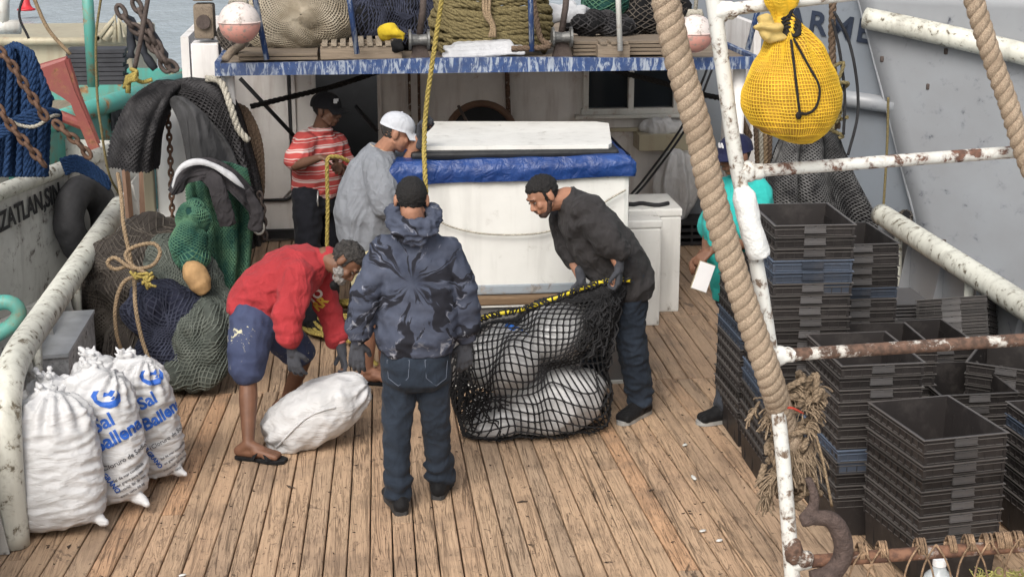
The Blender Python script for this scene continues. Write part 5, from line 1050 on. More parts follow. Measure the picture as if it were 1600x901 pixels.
# vertical print on plain sack edge
# ---- white bag on deck held by the red shirt man
def held_bag():
    A, B = U(450, 668, Y=8.42), U(541, 616, Y=8.46); c = (A + B) / 2; ax = (B - A).normalized(); st = []
    for f, w in ((-.66, .03), (-.60, .12), (-.45, .175), (-.2, .20), (.1, .205), (.35, .18), (.50, .135), (.58, .10), (.63, .06)): st.append((c + ax * f * .50 * 1.0 + V((0, 0, -.015 * abs(f))), w, w * .8, (0, 1, 0)))
    mb = MB(); mb.loft(st, 24, 2.3); zmin = .004
    def dis(p, n):
        f = (p - c).dot(ax) / .33; e1 = V((0, 1, 0)); an = math.atan2((p - c).dot(e1), (p - c).dot(ax.cross(e1))); g = max(0, abs(f) - .45)
        return wr((p[0], p[1], p[2]), n, .010, 5, 1.2) + wr(p, n, .005, 14, 1) + .022 * g * math.sin(an * 9 + 3 * nz(p, 5))
    s = sculpt(mb, .011, 3, dis); v = s.v[0]; v[:, 2] = np.maximum(v[:, 2], zmin) ; bv = bvh_of(s); t = empty('white_sack', (c.x, c.y, 0), 'bulging white sack lying on deck, tipped up by the man in the red shirt', 'sack'); s.build('sack', M['sack'], t, smooth=True)
    pts = []
    for f in np.linspace(0, 1, 14): p = U(432 + 92 * f, 698 - 62 * f - 14 * math.sin(f * 3.1), Y=7.5); h = bv.ray_cast(V((0, 0, CAM_Z)), (p - V((0, 0, CAM_Z))).normalized()); pts.append((h[0] + h[1] * .003) if h[0] is not None else None)
    pts = [p for p in pts if p is not None]; m2 = MB()
    if len(pts) > 3: m2.tube(spline(pts, 4), .006, 6); m2.build('seam', M['sack'], t, smooth=True)
held_bag()
# ---- net bag full of sacks
def cargo_net():
    Y = 8.55; c0 = lambda x, y, dy=0: U(x, y, Y=Y + dy)
    sacks = [((c0(860, 625), (.34, .24, .20)), 'large white sack at the bottom of the black cargo net'), ((c0(785, 560, -.02), (.24, .22, .19)), 'white sack on the left inside the black cargo net'), ((c0(868, 520, .05), (.235, .22, .155)), 'white sack lying on top inside the black cargo net'), ((c0(775, 650, 0), (.20, .2, .13)), 'white sack with red print low on the left inside the black cargo net')]
    guide = []
    for (c, r), lab in sacks:
        mb = MB(); M_ = Matrix.Rotation(R(-12), 3, 'Y'); mb.ell(c, r, M_, 26, 16); s = sculpt(mb, .014, 1, lambda p, n: .018 * (1 - 2.5 * abs(nz(p, 5))) ); v = s.v[0]; v[:, 2] = np.maximum(v[:, 2], .03); guide.append((c, r)); tag(s.build('filled_sack', M['sack'], smooth=True), lab, 'sack')
    mb = MB(); mb.tube(resample(spline([c0(798, 520, -.06), c0(818, 522, -.07), c0(832, 525, -.06)], 5), .02),   .02, 8); mb.tube(resample(spline([c0(790, 510, -.04), c0(802, 514, -.05), c0(815, 520, -.05)], 5), .02), .03, 8)
    tag(sculpt(mb, .012, 1, lambda p, n: .022 * nz(p, 22)).build('blue_cloth', simple('bright_blue_cloth', (.02, .13, .5), .7), smooth=True), 'crumpled bright blue cloth on top of the sacks in the net', 'cloth')
    mb = MB()
    for c, r in guide: mb.ell(c, (r[0] + .045, r[1] + .045, r[2] + .04), Matrix.Rotation(R(-12), 3, 'Y'), seg=26, rings=16)
    tip = c0(972, 446, .02); mb.ell(c0(735, 600), (.13, .18, .22)); mb.ell(c0(915, 640), (.15, .2, .2)); mb.ell(c0(800, 530), (.22, .2, .11)); mb.ell(c0(880, 500), (.2, .18, .10))
    mb.cap(tip, c0(930, 500, 0), .045, .125, 16); mb.cap(c0(930, 500, 0), c0(912, 600, 0), .12, .12, 16); mb.cap(tip, c0(850, 500), .05, .13, 16)
    g = sculpt(mb, .02, 10); g.v[0][:, 2] = np.maximum(g.v[0][:, 2], .018); bv = bvh_of(g)
    t = empty('cargo_net', c0(850, 640), 'black cargo net full of white sacks, one corner lifted by the dark sweater man', 'net')
    A, B = tip + V((.03, 0, .03)), c0(728, 650); ax = (B - A).normalized(); L = (B - A).length; e1 = V((0, -1, 0)); e1 = (e1 - ax * e1.dot(ax)).normalized(); e2 = ax.cross(e1)
    def fn(u, v):
        f = -.02 + 1.08 * u; ph = 2 * math.pi * v + .35 * math.sin(u * 5) + .25 * nz((u * 2, math.cos(6.283 * v), math.sin(6.283 * v)), 1.5); a = A + ax * L * min(max(f, 0.01), .97) ; lean = 0 if .06 < f < .86 else (f - .86) * 5 if f >= .86 else (f - .06) * 8
        d = (e1 * math.cos(ph) + e2 * math.sin(ph) + ax * lean).normalized(); h = bv.ray_cast(a + d * 1.6, -d); p = h[0] if h[0] is not None else a
        if h[0] is not None and (p - a).dot(d) < -.3: p = a
        return p + V((nz(p, 9), nz(p, 9, 3), nz(p, 9, 7))) * .012
    Pn, E = lattice(fn, 52, 70, True); ln = np.linalg.norm(Pn[E[:, 0]] - Pn[E[:, 1]], axis=1); E = E[ln < .26]; mb = MB(); mb.edges(Pn, E, .0048, 5); mb.edges(Pn, np.stack([np.arange(len(Pn)), np.arange(len(Pn))], 1)[:0].reshape(0, 2).astype(int), .001) if False else None
    for p in Pn: mb.box(p, (.013, .013, .013))
    mb.build('netting', M['net_black2'], t)
    # gathered dense netting under the hand and slack folds
    mb = MB()
    for i in range(26):
        f = rnd.random(); p0 = tip + V((rnd.uniform(-.1, .03), rnd.uniform(-.06, .04), rnd.uniform(-.03, .02))); x1, y1 = 880 + 85 * rnd.random(), 470 + 115 * rnd.random()
        p2 = c0(x1, y1, -.22 + .12 * rnd.random()); pm = (p0 + p2) / 2 + V((rnd.uniform(-.06, .06), rnd.uniform(-.08, .0), rnd.uniform(-.05, .03))); S_ = spline([p0, pm, p2], 7)
        zz = [q + V((math.sin(j * 2.1 + i) * .014, 0, math.cos(j * 2.1 + i) * .014)) for j, q in enumerate(S_)]; mb.tube(zz, .0055, 5)
    mb.build('slack_fold', M['net_black2'], t); mb = MB()
    for i in range(18):
        p0 = c0(722 + rnd.uniform(-10, 20), 560 + rnd.uniform(-20, 40), -.15 + rnd.uniform(-.1, .1)); p2 = c0(750 + rnd.uniform(-20, 50), 660 + rnd.uniform(-30, 20), -.2); pm = (p0 + p2) / 2 + V((-.05, -.05, rnd.uniform(-.03, .03))); zz = [q + V((math.sin(j * 2.1 + i) * .016, 0, math.cos(j * 2.1) * .014)) for j, q in enumerate(spline([p0, pm, p2], 7))]; mb.tube(zz, .005, 5)
    mb.build('slack_fold', M['net_black2'], t)
    # yellow float line woven in the rim
    def onr(x, y, up=.02):
        d = ray(x, y); h = bv.ray_cast(V((0, 0, CAM_Z)), d.normalized()); return (h[0] + V((0, -.015, up))) if h[0] is not None else c0(x, y, -.1)
    mb = MB(); pts = [onr(*q) for q in ((722, 522), (745, 500), (775, 490), (810, 484), (840, 478), (870, 468), (905, 455), (935, 445), (960, 440))] + [c0(985, 437, -.05)]; rp = resample(spline(pts, 8), .02)
    mb.tube(rp, .014, 8); mb.build('float_line', simple('yellow_float_line', (.62, .50, .02), .45, .3, 40), t, smooth=True)
    mb = MB(); 
    for i in range(0, len(rp) - 2, 2): p = V(rp[i]); q = V(rp[i + 1]); ring = [p + V((math.cos(a) * .004 + (q - p).x * a / 6, math.cos(a) * .018, math.sin(a) * .018)) for a in np.linspace(0, 6.283, 9)]; mb.tube(ring, .006, 5)
    for i in range(3): mb.tube([V(q) + V((.01 * math.sin(j * 1.7 + i), -.008 + .01 * math.cos(j * 1.3 + i), .018 * math.cos(j * 1.7 + i * 2))) for j, q in enumerate(rp)], .006, 5)
    mb.build('rim_lashing', M['net_black2'], t)
M['net_black2'] = netmat('black_cargo_net_twine', (.014, .014, .015), (.03, .03, .032))
cargo_net()
# ---- near pipe ladder at the stern with the hawsers
NY = 4.6
N = lambda x, y, dy=0.0: U(x, y, Y=NY + dy)
def ladder():
    t = empty('pipe_ladder', N(1238, 901), 'chipped white pipe ladder with rusty rungs standing in the foreground', 'ladder')
    m = MB(); pts = [N(1106, -60), N(1130, 110), N(1152, 262), N(1180, 400), N(1203, 540), N(1222, 700), N(1238, 900), N(1246, 1010)]; last = pts[-1]; pts.append(V((last.x + .03, last.y, .01)))
    rp = resample(spline(pts, 8), .02); nn = len(rp); rad = [.0235 + .004 * min(1, max(0, (i / nn - .45) * 3)) for i in range(nn)]; m.tube(rp, rad, 18); m.build('upright', M['pipewhite'], t, smooth=True)
    far = [N(1750, -60), N(1790, 250), N(1830, 520), N(1860, 840), N(1880, 1000)]; last = far[-1]; far.append(V((last.x, last.y, .01))); m = MB(); m.tube(resample(spline(far, 8), .05), .026, 14); m.build('upright', M['pipewhite'], t, smooth=True)
    for (a, b, r_, mt) in (((1120, 17), (1760, -62), .020, 'pipewhite'), ((1162, 268), (1790, 222), .020, 'pipewhite2'), ((1210, 555), (1830, 515), .021, 'rusty'), ((1235, 878), (1860, 832), .0225, 'rusty2')):
        m = MB(); m.tube(resample([N(*a), N(*b)], .05), r_, 16); m.build('rung', M[mt], t, smooth=True)
        w = MB(); w.ell(N(a[0] + 6, a[1]), (.034, .03, .034)); w.ell(N(a[0] + 22, a[1] - 1), (.03, .027, .027)); sculpt(w, .006, 2, lambda p, n: .005 * nz(p, 45)).build('weld_lump', M['pipewhite'], t, smooth=True)
    m = MB(); pts = [N(1158, 292, -.03), N(1166, 320, -.035), N(1172, 350, -.035), N(1180, 378, -.03), N(1186, 398, -.02)]; m.tube(resample(spline(pts, 6), .01), [.024 + .013 * min(1, i / 3) for i in range(len(resample(spline(pts, 6), .01)))], 16)
    sculpt(m, .006, 3, lambda p, n: .004 * nz(p, 22) + .0018 * nz(p, 60)).build('white_filler', simple('white_filler_paint', (.78, .78, .76), .5, .06, 8, .5, 90), t, smooth=True)
    return t
M['pipewhite2'] = worn('white_pipe_paint_rust_spots', (.70, .70, .66), under=(.10, .055, .04), amt=.45, sc=22, dirt=.3, under2=(.16, .08, .055)); M['rusty2'] = worn('mostly_rusty_pipe', (.55, .52, .48), under=(.09, .045, .03), amt=.62, sc=12, dirt=.4, under2=(.20, .10, .06))
ladder()
def hawser(name, pts, r, label, pitch):
    mb = MB(); mb.rope(spline(pts, 14), r, pitch, 3, 12, step=r * .2, fr=.60); v = mb.v
    for a in v:
        d = np.array([nz(q, 90) * .0022 + nz(q, 220, 3) * .0016 for q in a]); a += d[:, None] * np.array([[.7, -.6, .4]])
    m, nt, b = newmat(name + '_fibre'); q = NT(nt); n = q.noise(230, 5, .75, 1.5); g = q.noise(12, 4); c = q.mix(q.ramp(n, [(.36, 0), (.62, 1)]), (.20, .14, .10), (.62, .49, .36)); c = q.mix(q.math('MULTIPLY', q.ramp(g, [(.45, 0), (.7, 1)]), .4), c, (.22, .16, .11)); q.set(b, c, .95); b.inputs['Specular IOR Level'].default_value = .1; q.bump(n, b, 1.0, .004)
    return tag(mb.build(name, m, smooth=True), label, 'rope'), m
H, hm = hawser('hawser', [N(1030, -60, -.15), N(1046, 30, -.13), N(1062, 100, -.12), N(1090, 200, -.1), N(1112, 300, -.09), N(1140, 400, -.08), N(1172, 500, -.07), N(1203, 590, -.05), N(1225, 660, .07), N(1240, 700, .08)], .0435, 'thick tan hawser slanting past the white post at centre right', .105)
hawser('hawser', [N(1508, -60, -.1), N(1522, 0, -.1), N(1545, 75, -.1), N(1575, 160, -.1), N(1604, 250, -.1), N(1640, 330, -.1)], .031, 'thinner tan hawser crossing the top right corner', .10)
# frayed rope ends bundle
def frayed():
    t = empty('frayed_rope', N(1240, 700), 'frayed knotted rope ends tied behind the white post', 'rope'); mb = MB()
    def tuft(c, d, n, L, spread, r=.0045):
        for i in range(n):
            dd = (V(d) + V((rnd.gauss(0, spread), rnd.gauss(0, spread), rnd.gauss(0, spread)))).normalized(); p = V(c) + V((rnd.gauss(0, .012),) * 3); pts = [p]
            for s_ in range(5): dd = (dd + V((rnd.gauss(0, .22), rnd.gauss(0, .15), rnd.gauss(0, .22) - .34))).normalized(); p = p + dd * L / 5; pts.append(p)
            mb.tube(spline(pts, 3), r * rnd.uniform(.6, 1.3), 5, tint=rnd.random())
    for (x, y, dx, dz, n, L, sp) in ((1215, 640, -1, -.3, 30, .13, .35), (1230, 610, .9, .5, 26, .12, .45), (1262, 625, .7, .4, 40, .11, .8), (1265, 655, 1, -.1, 26, .09, .4), (1215, 735, -.9, -.6, 40, .14, .3), (1205, 760, -.6, -1, 26, .12, .3), (1240, 690, .3, -1, 36, .2, .3), (1262, 700, .5, -1, 22, .22, .3), (1230, 720, -.3, -1, 26, .16, .4), (1180, 640, -1, -.2, 14, .06, .4)):
        tuft(N(x, y, .06), (dx, -.2, dz), int(n * 1.7), L * .6, sp * .8, .0030)
    for i in range(22):
        x, y = 1225 + rnd.uniform(-15, 40), 605 + (i % 11) * 17; pts = [N(x + rnd.uniform(-28, 28), y + rnd.uniform(-25, 25), .06 + rnd.uniform(-.04, .05)) for _ in range(5)]; mb.rope(spline(pts, 6), .012, .06)
    mb.build('strands', ropemat('weathered_brown_yarn', (.30, .225, .155), .4), t, smooth=True)
    mb = MB(); mb.tube(spline([N(1212, 640, .0), N(1235, 636, -.02), N(1255, 645, .0)], 5), .004, 5); mb.build('red_twine', simple('red_twine', (.4, .05, .03), .8), t, smooth=True)
    mb = MB(); mb.tube(spline([N(1275, 680, .02), N(1285, 715, .02), N(1292, 750, .02), N(1300, 790, .03)], 5), .005, 5); mb.build('loose_strand', M['rope_tan'], t, smooth=True)
frayed()
def shackle():
    t = empty('shackle', N(1290, 880, -.03), 'large rusty iron hook hanging at the lower rung beside the white post', 'hook'); mb = MB()
    pts = [N(1262, 745, -.02), N(1272, 770, -.03), N(1270, 792, -.035), N(1256, 812, -.04), N(1272, 808, -.04), N(1300, 812, -.04), N(1316, 840, -.04), N(1316, 870, -.04), N(1298, 895, -.04), N(1268, 905, -.04)]
    rp = resample(spline(pts, 8), .008); n = len(rp); rad = [.013 + .020 * min(1, (i / n) ** 1.2 * 2.0) for i in range(n)]; mb.tube(rp, rad, 14); sculpt(mb, .005, 3, lambda p, n_: .0015 * nz(p, 80)).build('hook', simple('dark_rust_iron', (.085, .06, .052), .8, .4, 40, .8, 120, .1), t, smooth=True)
    mb = MB(); mb.ell(N(1240, 860, -.02), (.03, .03, .05)); mb.ell(N(1258, 872, -.02), (.03, .026, .03)); sculpt(mb, .005, 2, lambda p, n_: .004 * nz(p, 60)).build('crusty_eye', M['rusty'], t, smooth=True)
shackle()
def lower_netting():
    t = empty('rail_netting', N(1480, 900), 'rust-stained twine netting lashed to the lowest rung', 'net'); mb = MB()
    for x in (1345, 1378, 1438, 1485, 1515, 1540, 1560, 1572, 1590, 1612, 1640):
        y = 868 - (x - 1235) * .0737
        for j in range(4): xx = x + (j - 1.5) * rnd.uniform(2, 5); c = N(xx, y); mb.tube([c + V((.003 * math.sin(a * 2), math.cos(a) * .028, math.sin(a) * .028)) for a in np.linspace(0, 6.283, 13)], .0042, 5, tint=rnd.random())
    for i in range(9):
        x = 1345 + i * 42 + rnd.uniform(-14, 14); c = lambda xx, yy: N(xx, yy, -.03); y = 866 - (x - 1235) * .0737
        for dx in (-1, 1): mb.tube(spline([c(x, y), c(x + dx * 14, y + 22), c(x + dx * 22, y + 45), c(x + dx * 24, y + 75), c(x + dx * 10, y + 110)], 4), .0036, 5, tint=rnd.random())
    mb.build('twine', simple('rusty_twine', (.24, .16, .10), .95, .6, 30, .6, 150), t, smooth=True)
    mb = MB()
    for i in range(90):
        c = N(rnd.uniform(1525, 1640), rnd.uniform(892, 925), rnd.uniform(.0, .12)); mb.tube(spline([c + V((rnd.uniform(-.03, .03), rnd.uniform(-.03, .03), rnd.uniform(-.02, .02))) for _ in range(4)], 3), .0022, 4)
    mb.build('green_twine', simple('yellow_green_twine', (.38, .36, .12), .9, .3), t, smooth=True)
lower_netting()
def bottle():
    c = U(1465, 905, z=.30); c = V((2.50, 5.72, 0)); c = U(1464, 930, Y=5.4); z0 = c.z - .1; t = empty('plastic_bottle', (c.x, c.y, z0), 'clear plastic bottle with white cap and yellow label behind the lowest rung', 'bottle'); b = MB()
    b.tube([(c.x, c.y, z0), (c.x, c.y, z0 + .006), (c.x, c.y, z0 + .16), (c.x, c.y, z0 + .19), (c.x, c.y, z0 + .215), (c.x, c.y, z0 + .235)], [.05, .062, .062, .055, .03, .022], 22)
    m, nt, bs = newmat('clear_plastic'); bs.inputs['Base Color'].default_value = (.75, .8, .82, 1); bs.inputs['Roughness'].default_value = .12; bs.inputs['Alpha'].default_value = .45; b.build('bottle_body', m, t, smooth=True)
    b = MB(); b.tube([(c.x, c.y, z0 + .235), (c.x, c.y, z0 + .262)], .027, 20); b.build('cap', simple('white_plastic', (.75, .75, .75), .4, .05), t)
    b = MB(); b.tube([(c.x, c.y, z0 + .11), (c.x, c.y, z0 + .165)], .0632, 22, caps=False); b.build('paper_label', simple('pale_label', (.6, .62, .6), .5, .2, 20), t); b = MB(); b.tube([(c.x, c.y, z0 + .06), (c.x, c.y, z0 + .109)], .0632, 22, caps=False); b.build('yellow_band', simple('yellow_label', (.6, .45, .02), .5, .1), t)
    s = MB(); s.tube([(c.x, c.y, 0), (c.x, c.y, z0 - .002)], .04, 10) if False else None
    p = MB(); p.box((c.x, c.y, z0 / 2), (.5, .4, z0 - .006), bev=.01); tag(p.build('wooden_chest', M['woodgrey']), 'low wooden chest below the picture edge carrying the plastic bottle', 'chest')
bottle()
# ---- yellow mesh sack
def yellow_sack():
    c = N(1236, 143, -.06); s = 1 / 505.; st = []; X = V((1, 0, 0))
    prof = [(217, 16, 1228), (213, 38, 1230), (203, 56, 1232), (185, 69, 1234), (165, 76, 1236), (145, 76, 1236), (120, 69, 1237), (98, 58, 1237), (78, 46, 1235), (60, 34, 1232), (46, 24, 1228), (34, 18, 1225), (24, 13, 1224), (12, 17, 1224), (2, 21, 1222), (-8, 22, 1220), (-22, 20, 1220)]
    for y, w, x in prof: st.append((N(x, y, -.06), w * s, w * s * .85, X))
    mb = MB(); mb.loft(st, 26)
    def dis(p, n):
        f = (p.z - c.z); an = math.atan2(p.y - c.y, p.x - c.x); a = .004 * nz(p, 14)
        if f > .06: a += .007 * min(1, (f - .06) * 12) * math.sin(an * 9 + 2 * nz(p, 8))
        return a
    g = sculpt(mb, .007, 3, dis); bv = bvh_of(g); t = empty('mesh_sack', N(1236, 216, -.06), 'yellow mesh sack tied with black cord hanging from the top rung', 'sack')
    g.build('filling', simple('golden_filling', (.42, .22, .025), .8, .35, 9, .4, 40), t, smooth=True)
    A = N(1224, -20, -.06); B = N(1240, 214, -.06)
    def fn(u, v):
        a = A + (B - A) * u; ph = 6.28318 * v + .3 * u; d = V((math.cos(ph), math.sin(ph), -.9 * max(0, (u - .88)) * 8)).normalized(); h = bv.ray_cast(a + d * .4, -d); return (h[0] + h[1] * .0022 + V((nz((u*9,v*14,0),1), 0, nz((u*9,v*14,5),1))) * .004) if h[0] is not None else a
    nu, nv = 44, 84; P = np.array([[tuple(fn(i / nu, j / nv)) for j in range(nv)] for i in range(nu + 1)]); idx = np.arange((nu + 1) * nv).reshape(nu + 1, nv); E = np.concatenate([np.stack([idx, np.roll(idx, -1, 1)], -1).reshape(-1, 2), np.stack([idx[:-1], idx[1:]], -1).reshape(-1, 2)])
    P = P.reshape(-1, 3); ln = np.linalg.norm(P[E[:, 0]] - P[E[:, 1]], axis=1); E = E[(ln < .04)]; m = MB(); m.edges(P, E, .0017, 4); m.build('mesh', simple('yellow_mesh_twine', (.66, .42, .03), .6, .2, 20, .2), t)
    # side tuft of gathered sack mouth
    m = MB(); m.cap(N(1222, 58, -.08), N(1200, 45, -.1), .022, .034); m.ell(N(1196, 42, -.1), (.03, .03, .034)); o = sculpt(m, .005, 2, lambda p, n: .007 * math.sin(p.z * 190 + 3 * nz(p, 20))); o.build('gathered_mouth', simple('pale_yellow_cloth', (.55, .40, .14), .8, .3, 25), t, smooth=True)
    m = MB(); K = lambda x, y: N(x, y, -.06 - (.035 if y < 45 else .05 + min(1, max(0, (y - 45) / 80)) * .10))
    def on(x, y): d = ray(x, y).normalized(); h = bv.ray_cast(V((0, 0, CAM_Z)), d); return (h[0] - d * .006) if h[0] is not None else K(x, y)
    for pts in (((1236, 62), (1240, 95), (1244, 130), (1250, 178)), ((1240, 60), (1262, 100), (1280, 135), (1276, 165), (1262, 177), (1248, 176))): m.tube(resample(spline([on(*q) for q in pts], 8), .006), .0042, 6)
    for i in range(4): m.tube(spline([on(1222, 30 + i * 5), on(1232, 24 + i * 6), on(1244, 30 + i * 6), on(1250, 40 + i * 4), on(1240, 56), on(1226, 52 - i * 3), on(1222, 38 + i * 3)], 6), .005, 6)
    m.tube(spline([on(1232, 28), N(1240, 10, -.07), N(1246, 0, -.03), N(1240, -6, .03)], 6), .006, 6); m.ell(on(1248, 180), (.009, .009, .012)); m.build('black_cord', M['rope_black'], t, smooth=True)
yellow_sack()
# ---- small litter on deck
for i, (x, y, lab) in enumerate(((1098, 828, 'white scrap left of the shell near the post'), (1124, 843, 'white scrap right beside another near the white post'), (1084, 745, 'curved white sliver on the planks right of the net'), (1070, 694, 'small pale scrap right of the black shoe'), (285, 897, 'torn white scrap at the bottom edge left'))):
    p = U(x, y, z=.012); m = MB(); m.ell(p, (.022 if i != 2 else .012, .012 if i != 2 else .04, .005), Matrix.Rotation(rnd.random(), 3, 'Z'), 10, 6); m2 = sculpt(m, .004, 0, lambda q, n: .003 * nz(q, 60)); tag(m2.build('scrap', simple('white_scrap', (.6, .6, .57), .6) if 'white_scrap' not in bpy.data.materials else bpy.data.materials['white_scrap'], smooth=True), lab + ' on the deck', 'scrap')
mb = MB()
for i in range(420):
    x, y = rnd.uniform(-1.6, 3.6), rnd.uniform(4.7, 9.3); a = rnd.random() * 6.28; L = rnd.uniform(.004, .022) * (3 if rnd.random() < .08 else 1); p = V((x, y, .004)); mb.prism([p, p + V((math.cos(a), math.sin(a), 0)) * L, p + V((math.cos(a + .5), math.sin(a + .5), 0)) * L * .6], (0, 0, 0), (0, 0, .004), tint=rnd.random())
tag(mb.build('deck_grit', simple('dark_grit', (.05, .035, .025), .9, .5, 3)), 'dark chips and grit scattered over the deck planks', 'grit', kind='stuff')
# ================================================================== people
def hand_prims(mb, w, d, n, side=1, curl=.5, k_=1.0, grow=0.0, thumb=.4, spread=.12):
    """w wrist, d direction of the hand, n palm normal, side: which way the thumb lies (d x n * side)"""
    w, d, n = V(w), V(d).normalized(), V(n); n = (n - d * n.dot(d)).normalized(); s = d.cross(n) * side; g = grow
    kn = []
    for i, (o, L, fl) in enumerate(((.029, .088, .072), (.010, .092, .080), (-.009, .088, .074), (-.026, .080, .059))):
        kp = w + (d * L + s * o) * k_; kn.append((kp, fl * k_, (o / .03) * spread)); mb.cap(w + s * o * .45 * k_ + d * .012, kp, .0155 * k_ + g, .0115 * k_ + g, 10)
    mb.cap(w + (s * .02 + d * .03) * k_, w + (s * -.016 + d * .03) * k_, .015 * k_ + g, .014 * k_ + g, 10)
    for (kp, fl, sp), extra in zip(kn, (0, .06, .12, .2)):
        c = curl + extra * curl; p = kp; ang = 0; r = .0098 * k_ + g
        for seg, (lf, af) in enumerate(((.45, .55), (.31, 1.15), (.24, .8))):
            ang += c * af; dd = (d * math.cos(ang) + n * math.sin(ang) + s * sp).normalized(); q = p + dd * fl * lf; mb.cap(p, q, r, r * .92, 10); p = q; r *= .92
    b = w + (d * .022 + s * .022) * k_; t1 = (d * .62 + s * .72 + n * thumb).normalized(); p = b + t1 * .042 * k_; mb.cap(b, p, .0145 * k_ + g, .0115 * k_ + g, 10); t2 = (d * .85 + s * .25 + n * thumb * 1.4).normalized(); q = p + t2 * .032 * k_; mb.cap(p, q, .0112 * k_ + g, .0095 * k_ + g, 10)
def head_prims(mb, c, up, f, k_=1.0, jaw=1.0):
    up, f = V(up).normalized(), V(f); f = (f - up * f.dot(up)).normalized(); s = f.cross(up); Fm = Matrix((s, f, up)).transposed(); P_ = lambda a, b, c_: c + (s * a + f * b + up * c_) * k_
    mb.ell(P_(0, -.012, .028), (.074 * k_, .094 * k_, .086 * k_), Fm, 20, 14); mb.ell(P_(0, .022, -.038), (.060 * k_ * jaw, .064 * k_, .062 * k_), Fm, 18, 12); mb.ell(P_(0, .045, -.085), (.030 * k_ * jaw, .028 * k_, .022 * k_), Fm, 12, 8)
    mb.cap(P_(0, .080, .006), P_(0, .098, -.028), .009 * k_, .0135 * k_, 10); mb.ell(P_(0, .090, -.034), (.019 * k_, .012 * k_, .011 * k_), Fm, 10, 8)
    mb.cap(P_(-.034, .075, .026), P_(.034, .075, .026), .0125 * k_, .0125 * k_, 10); mb.cap(P_(0, .080, .022), P_(0, .084, .0), .011 * k_, .009 * k_, 8)
    for q in (-1, 1): mb.ell(P_(q * .038, .058, -.024), (.022 * k_, .020 * k_, .022 * k_), Fm, 12, 8); mb.ell(P_(q * .080, -.012, -.004), (.011 * k_, .021 * k_, .033 * k_), Fm, 12, 8); mb.cap(P_(q * .058, .0, -.05), P_(q * .038, .04, -.082), .014 * k_, .013 * k_, 8)
    mb.cap(P_(-.020, .080, -.058), P_(.020, .080, -.058), .0075 * k_, .0075 * k_, 8); mb.cap(P_(-.017, .078, -.067), P_(.017, .078, -.067), .0085 * k_, .0085 * k_, 8)
    return s, f, up, Fm, P_
def eyes(c, up, f, root, P_, Fm, k_=1.0):
    for q in (-1, 1):
        m = MB(); m.ell(P_(q * .031, .076, .004), (.011 * k_, .008 * k_, .0042 * k_), Fm, 10, 8); e = m.build('eye', M['eye'], root, smooth=True); m = MB(); m.ell(P_(q * .031, .0845, .003), (.005 * k_, .003 * k_, .005 * k_), Fm, 8, 6); m.build('iris', M['dark'], e, smooth=True)
        m = MB(); m.cap(P_(q * .016, .088, .026), P_(q * .046, .080, .028), .0042 * k_, .0032 * k_, 6); m.build('eyebrow', M['hair'], root, smooth=True)
M['eye'] = simple('eye_white', (.16, .13, .11), .3, .05)
M['hair'] = simple('black_hair', (.012, .011, .011), .75, .3, 60, 1.0, 160); M['hair_grey'] = simple('curly_greying_hair', (.035, .032, .030), .85, .6, 60, 1.0, 120); M['stubble'] = simple('dark_stubble', (.045, .026, .02), .85, .5, 120, .8, 200); M['beard_grey'] = simple('grey_beard', (.26, .25, .24), .9, .5, 90, 1.0, 150)
SK = {'a': skinmat('brown_skin', (.23, .105, .060)), 'b': skinmat('dark_brown_skin', (.155, .075, .045)), 'c': skinmat('tan_skin', (.33, .165, .105)), 'd': skinmat('deep_brown_skin', (.12, .062, .04))}
M['glove'] = fabric('dark_grey_knit_glove', (.055, .058, .068)); M['denim'] = fabric('dark_blue_denim', (.022, .030, .044), var=.4, fold=.3); M['shoe'] = fabric('black_shoe_fabric', (.009, .009, .010), rough=.7); M['sole'] = simple('grey_rubber_sole', (.035, .035, .036), .7, .2); M['sole_w'] = simple('pale_rubber_sole', (.30, .30, .29), .7, .2)
def wrinkle(amp=.010, s=7, dirn=(1, 1, 1), sd_=0, foc=()):
    d = dirn
    def f(p, n):
        q = (p[0] * d[0] + sd_, p[1] * d[1], p[2] * d[2]); a = amp * .62 * (1 - 3.6 * abs(nz(q, s))) + amp * .55 * (1 - 3.6 * abs(nz(q, s * 2.1, 5)))
        for c, r, g, ax, fr in foc:
            w = (p - c).length
            if w < r: a += g * (1 - w / r) * math.sin(fr * (p - c).dot(ax) + 4 * nz(p, 8))
        return a
    return f
def foot_prims(mb, ankle, toe, k_=1.0, grow=0.0, heel=.055):
    a = V(ankle); t = V(toe); d = t - a; d.z = 0; L = d.length; d = d.normalized(); s = d.cross(V((0, 0, 1))); hz = a.z - .075; h = a - d * heel; h.z = hz + .035
    mb.cap(a, h, .036 + grow, .034 + grow, 12); mb.cap(h, a + d * .06 + V((0, 0, hz - a.z + .032)), .033 + grow, .034 + grow, 12)
    for o in (-.022, 0, .022): mb.cap(a + d * .05 + s * o * .6 + V((0, 0, hz - a.z + .045)), V((t.x, t.y, hz + .024)) + s * o * 1.15, .030 + grow, .019 + grow, 10)
    mb.cap(a + V((0, 0, .0)), a + d * .08 + V((0, 0, hz - a.z + .05)), .036 + grow, .028 + grow, 12); return d, s, hz
def toes(mb, ankle, toe):
    a = V(ankle); t = V(toe); d = t - a; d.z = 0; d = d.normalized(); s = d.cross(V((0, 0, 1))); hz = a.z - .075
    for i, o in enumerate((-.032, -.013, .004, .019, .033)): b = V((t.x, t.y, hz + .022)) + s * o - d * (.02 + .008 * abs(i - 1)); mb.cap(b - d * .02, b + d * .02, .012 if i else .014, .0095, 8)
